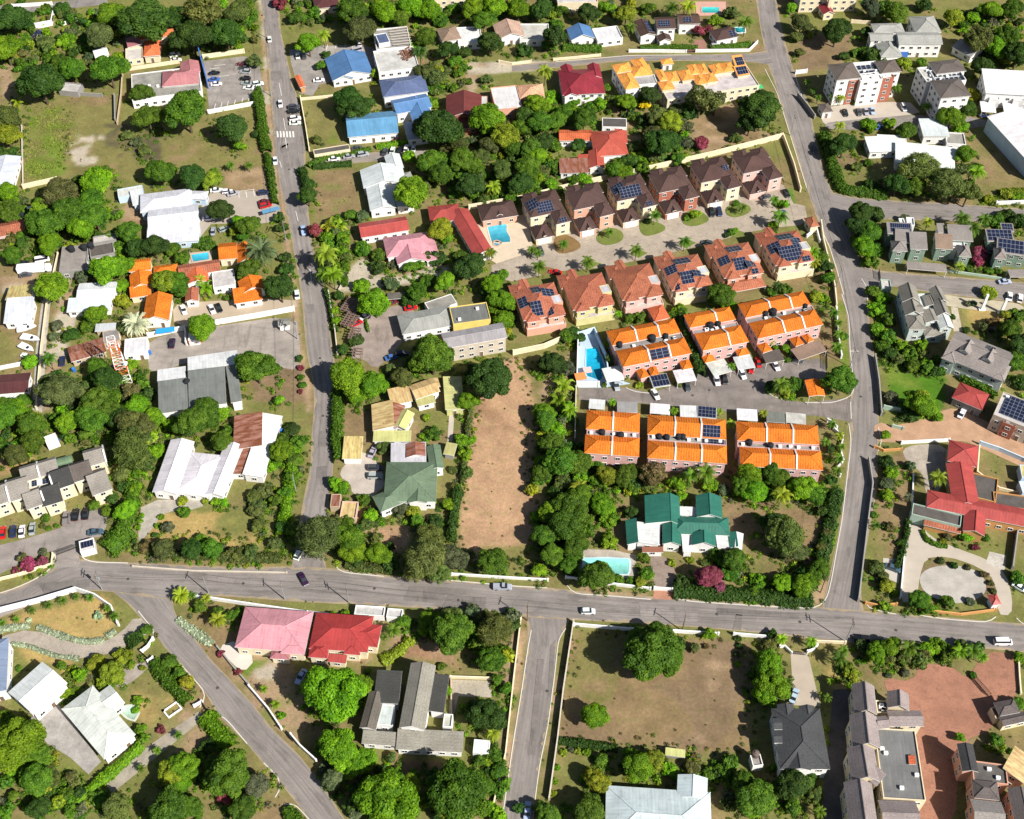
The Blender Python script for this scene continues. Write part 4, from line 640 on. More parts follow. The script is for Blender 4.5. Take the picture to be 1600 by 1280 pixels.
H('apartment_block', 'white terraced apartments with small balconies at the right edge', 'apartments', 'the white apartments at the right edge', 'white', ['1532 112 1620 117 1622 150 7 sf white p=6', '1531 158 1554 160 1553 176 3 can white', '1566 160 1590 162 1590 178 3 can white', '1546 144 1562 146 1562 156 5 flat white', '1583 147 1600 149 1600 158 5 flat white'])
H('warehouse', 'huge plain white roofed hall at the right edge', 'hall', 'the huge white hall', 'ltblue', ['1542 182 1650 160 1680 250 6.8 gv white p=5 nw'], solar=())
H('house', 'low white flat roofed house with three stepped roofs beside the hedge corner', 'house', 'the low white stepped house', 'white', ['1398 224 1490 234 1492 264 4 sf white p=5', '1350 216 1398 214 1400 236 3.4 sf white p=5', '1370 210 1415 212 1417 227 3.6 flat white pp=.1', '1422 223 1507 232 1507 240 3 flat dull pp=.1', '1434 188 1475 188 1487 213 4 sf silver p=5', '1476 206 1506 208 1510 226 3.2 flat stain'])
H('guard_booth', 'grey roofed guard booth at the apartment gate', 'booth', None, 'white', ['1277 163 1294 161 1297 175 3 hip mauve p=20'])
GH = 'green walled houses with grey shingle roofs'
H('house', 'green walled shingle house with blue solar roof, nearest the right road', 'house', 'the green house nearest the road', 'green', ['1384 349 1423 351 1424 367 6.4 sf weather p=8', '1397 362 1420 364 1420 380 6 sf weather p=16', '1418 369 1445 370 1445 390 6 sf weather p=18', '1391 376 1415 377 1417 393 6 hip weather p=38', '1404 341 1412 341 1412 350 6.6 flat white w=white', '1416 339 1428 340 1428 352 7 flat white w=white'], solar=[(0, 'f', .15, .95, .15, .9, 10, 2)], group=GH)
H('house', 'green walled shingle house with pale slatted roof in the middle of three', 'house', 'the middle green walled house', 'green', ['1478 355 1516 357 1513 377 6.4 sf weather p=12', '1459 370 1486 372 1485 390 6 sf fawn p=16', '1494 383 1514 384 1519 402 6 hip weather p=38', '1484 372 1506 374 1506 388 5.6 flat white w=white', '1462 352 1474 352 1474 364 6 sf weather p=14 w=white', '1500 352 1515 353 1514 362 6.9 gu weather p=24 w=white'], group=GH)
H('house', 'green walled shingle house almost covered by solar panels at the right edge', 'house', 'the solar covered green house', 'green', ['1538 361 1580 362 1580 378 6.4 sf weather p=10', '1556 376 1606 383 1606 401 6 sf weather p=14', '1552 387 1571 389 1575 406 6 hip weather p=38', '1562 350 1582 351 1582 362 6.8 sf weather p=8'], solar=[(0, 'f', .05, .95, .08, .95, 6, 3), (1, 'f', .05, .95, .08, .95, 7, 3), (3, 'f', .1, .9, .1, .9, 4, 2)], group=GH)
carport('1416 408 1478 413 1478 425', 3, 'weather', 'long shingled car shelter'); carport('1574 421 1606 421 1606 433', 3, 'weather', 'long shingled car shelter')
H('guard_booth', 'pale green flat roofed guard booth at the side lane entrance', 'booth', 'the pale green guard booth', 'pgreen', ['1376 436 1391 437 1391 451 3.4 flat dull w=pgreen'])
H('house', 'grey shingled double house with two long gabled bars', 'house', 'the grey shingled double house', 'sage', ['1403 448 1431 448 1434 472 6.9 gv weather p=36', '1408 470 1435 470 1438 493 6.3 gv weather p=36', '1413 491 1440 491 1442 515 5.8 hip weather p=30', '1451 452 1470 450 1475 473 6.8 gv weather p=36', '1456 472 1477 471 1481 493 6.3 gv weather p=36', '1460 492 1482 491 1485 513 5.8 gv white p=28', '1424 476 1440 476 1442 488 7.0 gu weather p=22 nw', '1432 459 1452 458 1456 500 5.4 flat white pp=.3', '1438 486 1464 484 1468 503 5.6 gv weather p=20', '1440 508 1470 508 1470 526 3.4 hip weather p=18', '1441 463 1461 462 1463 478 5.8 gv weather p=20'])
H('house', 'rotated grey shingled house with hipped ends and two roof dormers', 'house', 'the rotated grey shingled house', 'sage', ['1495 517 1585 553 1565 595 6.2 gu weather p=26', '1484 535 1506 544 1497 570 6.1 hip weather p=30', '1562 566 1580 573 1572 598 6.1 hip weather p=30', '1507 531 1524 538 1518 556 8.6 gv weather p=34 base=6 nw', '1542 545 1559 552 1553 569 8.6 gv weather p=34 base=6 nw'], solar=[(0, 'b', .3, .45, .3, .8, 2, 2)])
H('garage', 'red hipped garage block beside the terracotta courtyard', 'garage', 'the red hipped garage', 'grey', ['1500 597 1548 617 1534 641 3.8 hip red p=20 rp=.4'])
H('apartment_block', 'flat roofed beige and brick building carrying a large solar array', 'apartments', 'the solar roofed beige building', 'beige', ['1568 612 1640 640 1624 676 7 flat dull pp=.3', '1572 648 1592 656 1588 668 6.2 flat dull w=brick'], solar=[(0, 'top', .1, .95, .15, .95, 9, 6)], ac=2)
H('school', 'red roofed L-shaped building with orange walls and dark flat terraces', 'building', 'the red L-shaped building', 'orange', ['1478 724 1519 727 1516 790 4.6 gv red p=20', '1483 687 1529 697 1524 730 4.6 hip red p=22', '1449 765 1630 801 1625 828 4.5 hip red p=19', '1507 797 1541 805 1540 838 4.4 gv red p=24', '1520 738 1560 748 1552 784 4 flat dark', '1552 768 1640 780 1634 800 4 flat dark', '1427 786 1503 805 1503 823 4.4 flat dark w=pgreen nw', '1444 812 1502 826 1500 834 2.9 sf terra p=20 nw'])
H('playhouse', 'small yellow and white shelter behind the red L-shaped building', 'shelter', None, 'ltblue', ['1593 726 1616 728 1616 748 3 flat yel pp=.1', '1592 752 1616 752 1614 770 3 flat white pp=.1'], wins=False)
H('gatehouse', 'tiny red pyramid roofed gatehouse beside the gravel oval', 'gatehouse', None, 'white', ['1543 930 1557 928 1559 945 3 hip red p=30'])
# --- bottom left
H('house', 'slate blue hipped house cut by the left edge', 'house', 'the slate blue house', 'white', ['-40 1006 14 996 44 1072 5.4 hip bluegrey p=22'])
H('house', 'white gabled annex attached to the slate blue house', 'annex', None, 'white', ['12 1082 66 1034 98 1074 5 gu white p=14'])
H('house', 'large white hipped house with stained concrete patio', 'house', 'the large white hipped house', 'white', ['96 1108 145 1071 211 1148 4 hip white p=17', '150 1086 172 1070 195 1098 3.8 gu white p=15'])
H('house', 'semi-detached house half pale pink, half red, with front porches', 'house', 'the pink and red semi-detached house', 'cream', ['383 948 490 956 481 1020 4.4 hip pink p=20', '494 957 584 963 578 1020 4.4 hip scarlet p=20', '550 972 597 977 592 1012 4.3 hip scarlet p=18', '443 1000 480 1003 481 1024 4.2 hip pink p=22', '425 1014 455 1016 453 1031 3.2 hip dusty p=20', '486 1004 516 1006 513 1029 4.2 hip scarlet p=22', '514 1022 543 1025 541 1037 3.2 sf red p=10', '540 1002 566 1004 563 1024 4.2 hip scarlet p=22'])
H('house', 'long grey gabled house with dark side roofs and stained front roofs', 'house', 'the long grey gabled house', 'white', ['642 1036 681 1040 663 1141 6.2 gv weather p=26', '679 1053 702 1055 694 1114 4 sr coal p=6', '590 1050 629 1052 620 1100 4.6 sf coal p=8', '577 1080 602 1084 592 1142 4.4 gv mauve p=24', '594 1100 618 1102 612 1134 3.6 flat silver pp=.2', '568 1142 623 1146 622 1166 3.4 sf weather p=10', '622 1141 725 1146 728 1176 3.6 sf weather p=12', '694 1115 708 1116 704 1136 3 flat dull'])
# --- bottom right
H('house', 'charcoal shingled house with white walls and dormers', 'house', 'the charcoal shingled house', 'white', ['1205 1107 1281 1107 1289 1202 6.2 hip char p=22', '1214 1101 1240 1101 1240 1120 6.2 gv char p=24', '1248 1103 1272 1103 1274 1122 6.2 gv char p=24', '1226 1170 1262 1170 1264 1204 6.3 gv char p=26', '1207 1122 1220 1122 1220 1140 7.6 gu char p=20 base=6 nw', '1207 1143 1220 1143 1220 1161 7.6 gu char p=20 base=6 nw'])
H('house', 'pale mint metal roofed house at the bottom edge', 'house', 'the pale mint roofed house', 'white', ['947 1227 1110 1238 1106 1330 4.2 hip mint p=18', '1059 1210 1106 1216 1110 1252 4.4 gv mint p=20'])
H('terraced_house', 'long terrace of grey shingled townhouses with flat grey roofs at the bottom right', 'terraced houses', 'the grey shingled terrace', 'cream', ['1331 1069 1366 1072 1370 1117 7 gv weather p=38', '1327 1117 1370 1120 1366 1169 7.4 gv weather p=38', '1323 1169 1366 1170 1363 1221 7.2 gv weather p=38', '1318 1222 1362 1224 1356 1300 7 gv weather p=38', '1366 1137 1430 1141 1428 1250 6.2 flat graym w=cream pp=.4', '1386 1080 1420 1085 1416 1110 6.8 gv weather p=36', '1385 1110 1438 1110 1438 1135 5.8 gu weather p=26', '1372 1250 1430 1252 1428 1300 6 gu weather p=26', '1368 1094 1386 1095 1386 1114 5 flat dark', '1366 1120 1384 1118 1386 1138 7 gu weather p=30 nw', '1364 1196 1384 1212 1366 1226 6.8 sf weather p=14 nw', '1419 1180 1429 1181 1428 1195 6.4 sl coral p=12 nw'], party=[(1, .5), (3, .02)][:0], ac=4)
H('terraced_house', 'cluster of dark roofed townhouses at the bottom right corner', 'terraced houses', 'the dark roofed corner townhouses', 'peach', ['1518 1188 1572 1195 1567 1225 6.5 flat dark', '1495 1162 1520 1163 1516 1206 6.8 gv coal p=24', '1518 1218 1558 1222 1554 1250 7 hip mauve p=28', '1516 1248 1564 1253 1560 1300 6.4 gu weather p=26', '1574 1231 1612 1233 1610 1300 6.6 gv mauve p=24', '1584 1168 1620 1190 1600 1225 6 sr tan p=10'], ac=2)
H('gatehouse', 'brown roofed gatehouse with curved eaves at the brick courtyard', 'gatehouse', 'the brown roofed gatehouse', 'cream', ['1552 1098 1584 1092 1590 1114 4.2 hip mauve p=26', '1560 1120 1604 1110 1608 1126 3.6 gu mauve p=22', '1548 1106 1558 1104 1562 1122 3.2 flat brick'])
H('water_tower', 'small white tank house beside the dry field', 'tank house', None, 'white', ['1172 1180 1188 1178 1188 1196 3.4 flat stain'], wins=False)
H('shed', 'white flat shed under the palm by the side road', 'shed', None, 'white', ['741 1155 766 1157 764 1178 2.6 flat white pp=.08'], wins=False)
H('shed', 'low green roofed shed at the edge of the dry field', 'shed', None, 'grey', ['1040 1168 1071 1172 1071 1184 2.2 sf lime p=5'], wins=False)
H('outbuilding', 'white flat outbuilding behind the red half of the semi-detached house', 'outbuilding', None, 'white', ['556 945 602 948 602 963 2.6 flat dull', '606 950 630 952 628 966 2.6 flat dull'], wins=False)
H('garage', 'small white solar topped gate lodge at the left compound entrance', 'lodge', None, 'white', ['123 846 146 840 150 856 2.8 flat white'], solar=[(0, 'top', .1, .9, .3, .9, 4, 1)], wins=False)
H('shelter', 'low grey roofed street shelter by the workshop gate', 'shelter', None, 'white', ['434 499 453 497 454 508 2.6 gu stain p=14'], wins=False)
H('shed', 'roofless small brick yard store beside the hedge', 'shed', None, 'pink', ['535 783 560 784 560 810 2.2 flat tan'], wins=False)
H('shed', 'rusty flat shed beside the left road', 'shed', None, 'tan', ['518 772 533 772 532 792 2.4 flat rust pp=.1'], wins=False)
H('covered_walk', 'long low flat roofed shelter along the square lawn', 'shelter', None, 'cream', ['489 234 545 225 547 233 2.6 flat dark pp=.2'], wins=False)
H('house', 'small white house at the lower left of the walled alley', 'house', None, 'white', ['68 683 86 676 88 690 2.6 flat white pp=.1'], wins=False)
H('outbuilding', 'dark carport roof between trees behind the brown paved yard', 'carport', None, 'white', ['605 458 632 456 633 466 2.8 can dark'])
for s, d in [('545 462 570 470 563 494', 'brown slatted pergola'), ('543 487 563 493 550 512', 'brown slatted pergola'), ('549 510 565 512 553 530', 'brown slatted pergola'), ('552 542 567 543 567 556', 'small brown slatted pergola')]:
    b = Blk(s+' 2.9 can brown'); r = empty('pergola', (b.c[0], b.c[1], 0)); tag(r, None, 'pergola', 'slatted shade pergolas in the paved yard'); o0 = np.array(r.location); n = int(b.W/.9)
    mb = MB(); ang = math.atan2(b.u[1], b.u[0])
    for i in range(n): mb.box(b.w((b.L/2, (i+.5)*b.W/n, 2.8))-o0, (b.L, .62, .06), ang)
    mb.build('slat_roof', 'matte', r, (.14, .09, .075)); mb = MB()
    for i in range(4): mb.box(b.w(((i+.3)*b.L/3.6, b.W/2, 2.7))-o0, (.14, b.W, .1), ang)
    mb.build('beam', 'matte', r, (.34, .29, .24))
    for cx, cy in ((.3, .3), (b.L-.3, .3), (b.L-.3, b.W-.3), (.3, b.W-.3)):
        p = b.w((cx, cy, 0))-o0; mb = MB(); mb.tube(p, p+np.array([0, 0, 2.7]), .07, n=6); mb.build('post', 'wood', r)
    auto(r, d, *PX((*b.c[:2], 2.8)))

# rubble and open rafters on the unfinished building
r = random.Random(4); mb = MB()
for i in range(90):
    t = r.uniform(0, 6.28); k = r.random()**.5; g = G(634+11*k*math.cos(t)+(3 if r.random() < .3 else 0), 84+11*k*math.sin(t), 5.55); mb.box((g[0], g[1], 5.55+r.uniform(0, .35)), (r.uniform(.3, .8), r.uniform(.2, .6), r.uniform(.15, .4)), r.uniform(0, 3))
mb.v = [(v[0]-g[0], v[1]-g[1], v[2]-5.55) for v in mb.v]; o = mb.build('rubble_heap', 'matte', None, (.19, .085, .05), (g[0], g[1], 5.55)); tag(o, 'heap of reddish brown rubble on the flat white roof near its corner', 'rubble', kind='stuff')
mb = MB(); a, b, c, d = (G(*q, 6.2) for q in ((607, 45), (636, 41), (645, 70), (615, 73)))
for i in range(7):
    f = (i+.3)/7; p0 = a*(1-f)+d*f; p1 = b*(1-f)+c*f; dv = p1-p0; l = np.linalg.norm(dv); m = (p0+p1)/2; mb.box((m[0], m[1], 6.1), (l, .35, .2), math.atan2(dv[1], dv[0]))
o = mb.build('rafter_frame', 'matte', None, (.45, .40, .34)); tag(o, 'open frame of pale rafters at the back of the rubble roofed building', 'rafters')
# ================================================================ VEGETATION
def crown_mesh(seed, nl, leaf, nlobe=30, feather=False, tall=1.0, sq=.8, core=True):
    r = np.random.default_rng(seed); cs = []; rs = []; th0 = r.random()*6.28; ecc = r.uniform(.0, .26); gap = r.random()*6.28
    for i in range(nlobe):
        t = r.random()*2*math.pi; z = r.uniform(-.35, 1)**1.0; rad = math.sqrt(max(0, 1-min(1, abs(z))**2))*r.uniform(.55, .82); k = r.uniform(.11, .33); rad *= 1+ecc*math.cos(2*(t-th0))+(.14*math.cos(3*t+gap)); zz = z*.62*r.uniform(.8, 1.25)
        if abs((t-gap+3.14) % 6.28-3.14) < .45 and rad > .5: rad *= .72
        cs.append((rad*math.cos(t), rad*math.sin(t), zz)); rs.append(k)
    t0 = r.random()*6.28
    for i in range(4): k = r.uniform(.3, .55); cs.append((k*math.cos(t0+i*1.57), k*math.sin(t0+i*1.57), r.uniform(0, .3))); rs.append(r.uniform(.34, .46))
    cs = np.array(cs); rs = np.array(rs)*(.9 if feather else 1); lob_t = r.random(len(rs))
    pick = r.choice(len(rs), nl*3, p=rs**2/(rs**2).sum()); d = r.normal(size=(nl*3, 3)); d[:, 2] += .25; d /= np.linalg.norm(d, axis=1)[:, None]
    p = cs[pick]+d*rs[pick][:, None]*r.uniform(.82, 1.06 if not feather else 1.3, (nl*3, 1))
    dd = np.linalg.norm(p[:, None]-cs[None], axis=2)/rs[None]; dd[np.arange(len(p)), pick] = 9; keep = (dd.min(1) > .78); p, d, pick = p[keep][:nl], d[keep][:nl], pick[keep][:nl]
    n = d*.8+r.normal(size=p.shape)*.42+np.array([0, 0, .25]); n /= np.linalg.norm(n, axis=1)[:, None]; ax = r.normal(size=p.shape); u = np.cross(n, ax); u /= np.linalg.norm(u, axis=1)[:, None]; v = np.cross(n, u)
    s = leaf*r.uniform(.65, 1.35, (len(p), 1)); a, b = (s*.8, s*.5) if not feather else (s*1.5, s*.2); p = p*np.array([1, 1, sq*tall])
    co = np.stack([p-u*a, p-v*b+n*s*.12, p+u*a, p+v*b+n*s*.12], 1).reshape(-1, 3); fc = np.arange(len(p)*4).reshape(-1, 4)
    tone = np.repeat(np.clip(lob_t[pick]*.55+r.random(len(p))*.45, 0, 1), 4)
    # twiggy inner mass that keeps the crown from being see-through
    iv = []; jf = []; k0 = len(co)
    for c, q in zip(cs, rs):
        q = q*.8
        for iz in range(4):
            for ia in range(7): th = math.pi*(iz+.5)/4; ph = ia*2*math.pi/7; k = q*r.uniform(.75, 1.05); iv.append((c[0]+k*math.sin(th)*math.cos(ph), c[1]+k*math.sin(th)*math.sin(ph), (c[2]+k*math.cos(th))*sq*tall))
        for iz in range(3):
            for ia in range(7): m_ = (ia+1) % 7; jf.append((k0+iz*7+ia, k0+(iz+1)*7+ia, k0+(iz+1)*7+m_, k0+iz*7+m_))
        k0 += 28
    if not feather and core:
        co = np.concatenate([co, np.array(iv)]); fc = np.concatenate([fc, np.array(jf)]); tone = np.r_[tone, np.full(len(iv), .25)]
    me = npmesh('crown', co, fc, ['leaf'], tone); ARR[me.name] = (co, fc, tone); return me
ARR = {}
CR = [crown_mesh(100+i, 9000, .062, 46+5*i, sq=.72+.05*(i % 4)) for i in range(12)]; CRX = [crown_mesh(600+i, 2300, .085, 34, core=False) for i in range(3)]; CRS = [crown_mesh(200+i, 1600, .14, 22+3*i) for i in range(5)]
CRF = [crown_mesh(300+i, 4200, .085, 60, feather=True) for i in range(3)]; CRT = [crown_mesh(400+i, 3600, .10, 30, tall=1.5) for i in range(2)]
def trunk_mesh(seed):
    r = random.Random(seed); mb = MB(); q = (0, 0, -.05); k = r.uniform(-.05, .05)
    mb.tube(q, (k, k*.5, .55), .075, .055, 8); mb.tube((k, k*.5, .55), (k*1.5, k, 1.0), .055, .03, 7)
    for i in range(5):
        t = i*1.257+r.uniform(-.4, .4); z = r.uniform(.45, .7); e = (k+.42*math.cos(t), k+.42*math.sin(t), z+r.uniform(.3, .55)); mb.tube((k, k*.5, z), e, .035, .012, 5)
    return mb.mesh('trunk', ['bark'])
TK = [trunk_mesh(i) for i in range(4)]
def palm_mesh(seed, nf=17, droop=.9, fan=False):
    r = np.random.default_rng(seed); V = []; F = []; T = []
    for i in range(nf):
        ph = i*2.39996+r.uniform(-.15, .15); el = 1.15-1.35*(i/nf)+r.uniform(-.1, .1); L = r.uniform(.85, 1.08); px = np.zeros(3); dirh = np.array([math.cos(ph), math.sin(ph), 0]); side = np.array([-math.sin(ph), math.cos(ph), 0]); K = 13; P_ = [px.copy()]; e = el
        for k in range(K): px = px+(dirh*math.cos(e)+np.array([0, 0, math.sin(e)]))*L/K; e -= droop*1.9/K*(.5+k/K); P_.append(px.copy())
        t = r.random()*.6+.2
        for k in range(1, K+1):
            f = k/K; w_ = .27*math.sin(min(1, f*1.25+.18)*math.pi*.86)+.03; ax = P_[k]-P_[k-1]; ax /= np.linalg.norm(ax)
            for sg in (-1, 1):
                tip = P_[k]+side*sg*w_+ax*.13*(.5+f)-np.array([0, 0, .07+.08*r.random()]); b0 = len(V); V += [P_[k-1], P_[k], tip+ax*.02, tip-ax*.03]; F.append((b0, b0+1, b0+2, b0+3)); T += [t, t, t+.2, t+.2]
    return npmesh('crown', np.array(V), np.array(F), ['leaf'], np.array(T))
PM = [palm_mesh(i) for i in range(4)]; PMF = palm_mesh(9, 40, .55); BAN = palm_mesh(12, 11, .8)
def ptrunk(seed):
    r = random.Random(seed); mb = MB(); a = r.uniform(-.05, .05); p = [(0, 0, -.02), (a*.4, 0, .33), (a, a*.3, .66), (0, 0, 1.0)]; rr = [.05, .036, .03, .028]
    for i in range(3): mb.tube(p[i], p[i+1], rr[i], rr[i+1], 7)
    return mb.mesh('trunk', ['bark'])
PT = [ptrunk(i) for i in range(3)]
LC = {'d': (.038, .088, .012), 'm': (.068, .150, .010), 'b': (.118, .252, .008), 'y': (.190, .258, .016), 'o': (.090, .122, .028), 'g': (.088, .115, .050), 'r': (.22, .045, .075), 'k': (.12, .108, .036), 'Y': (.70, .50, .01), 'x': (.20, .045, .05), 's': (.36, .42, .28)}
LN = {'d': 'dark green', 'm': 'mid green', 'b': 'bright green', 'y': 'yellow-green', 'o': 'olive', 'g': 'grey-green', 'r': 'magenta flowering', 'k': 'brownish', 'Y': 'yellow flowering', 'x': 'dark red leaved', 's': 'silvery green'}
tseed = random.Random(3)
def tree(x, y, r, c, ty=''):
    col = tuple(v*tseed.uniform(.88, 1.14) for v in LC[c]); rot = tseed.uniform(0, 6.28)
    if ty in ('p', 'c', 'n', 'F'):
        m0 = mpp(x, y, 5); Rw = r*m0; hh = {'p': max(1.6, 1.75*Rw), 'c': max(2.5, 1.9*Rw), 'n': .6*Rw, 'F': 1.1*Rw}[ty]; g = G(x, y, hh); root = empty('palm_tree' if ty != 'n' else 'banana_plant', (g[0], g[1], 0), rot)
        cm = PMF if ty == 'F' else BAN if ty == 'n' else tseed.choice(PM); cr = obj('crown', cm, root, col, (0, 0, hh)); cr.scale = (Rw, Rw, Rw*(1.0 if ty != 'n' else 1.5))
        tk = obj('trunk', tseed.choice(PT), root, None, (0, 0, 0)); tk.scale = (max(2.6, Rw)*1.1, max(2.6, Rw)*1.1, hh)
        kind = {'p': 'palm', 'c': 'coconut palm', 'n': 'banana plant', 'F': 'fan palm'}[ty]; tag(root, None, 'palm tree' if ty != 'n' else 'banana plant', 'palm trees' if ty != 'n' else 'banana plants'); siz = 'young' if r < 9 else 'tall' if r > 15 else 'slender'
        auto(root, f'{siz} {LN[c]} {kind}', x, y); return root
    shrub = ty == 's' or (r < 8.5 and ty == ''); m0 = mpp(x, y, 3); Rw = r*m0
    if shrub:
        hc = Rw*.45; g = G(x, y, hc); root = empty('shrub', (g[0], g[1], 0), rot); cr = obj('crown', tseed.choice(CRS), root, col, (0, 0, hc)); cr.scale = (Rw, Rw, Rw*.95)
        tk = obj('stem', TK[0], root, None, (0, 0, 0)); tk.scale = (Rw, Rw, hc); tag(root, None, 'shrub', 'garden shrubs'); auto(root, ('small ' if r < 7 else 'rounded ')+LN[c]+' shrub', x, y); return root
    kz = 1.0 if ty != 't' else 1.0; hc = max(2.6, Rw*(1.25 if ty != 't' else 1.6)); hc = min(hc, 10.5); g = G(x, y, hc); root = empty('tree', (g[0], g[1], 0), rot)
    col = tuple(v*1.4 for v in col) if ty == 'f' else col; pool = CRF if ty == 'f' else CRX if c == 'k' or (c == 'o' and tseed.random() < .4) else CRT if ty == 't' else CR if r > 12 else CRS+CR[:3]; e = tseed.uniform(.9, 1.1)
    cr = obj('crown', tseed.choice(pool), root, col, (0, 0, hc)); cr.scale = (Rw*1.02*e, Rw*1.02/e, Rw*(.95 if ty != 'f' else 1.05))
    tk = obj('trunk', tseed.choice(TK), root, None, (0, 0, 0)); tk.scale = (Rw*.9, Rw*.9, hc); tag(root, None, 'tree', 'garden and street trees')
    siz = 'small' if r < 11.5 else 'midsize' if r < 19 else 'large' if r < 29 else 'huge'; kind = {'f': 'feathery tree', 't': 'tall narrow tree'}.get(ty, 'flowering tree' if c in 'rY' else 'tree'); auto(root, f"{siz} {LN[c].replace(' flowering', '') if c in 'rY' else LN[c]} {kind}", x, y); return root
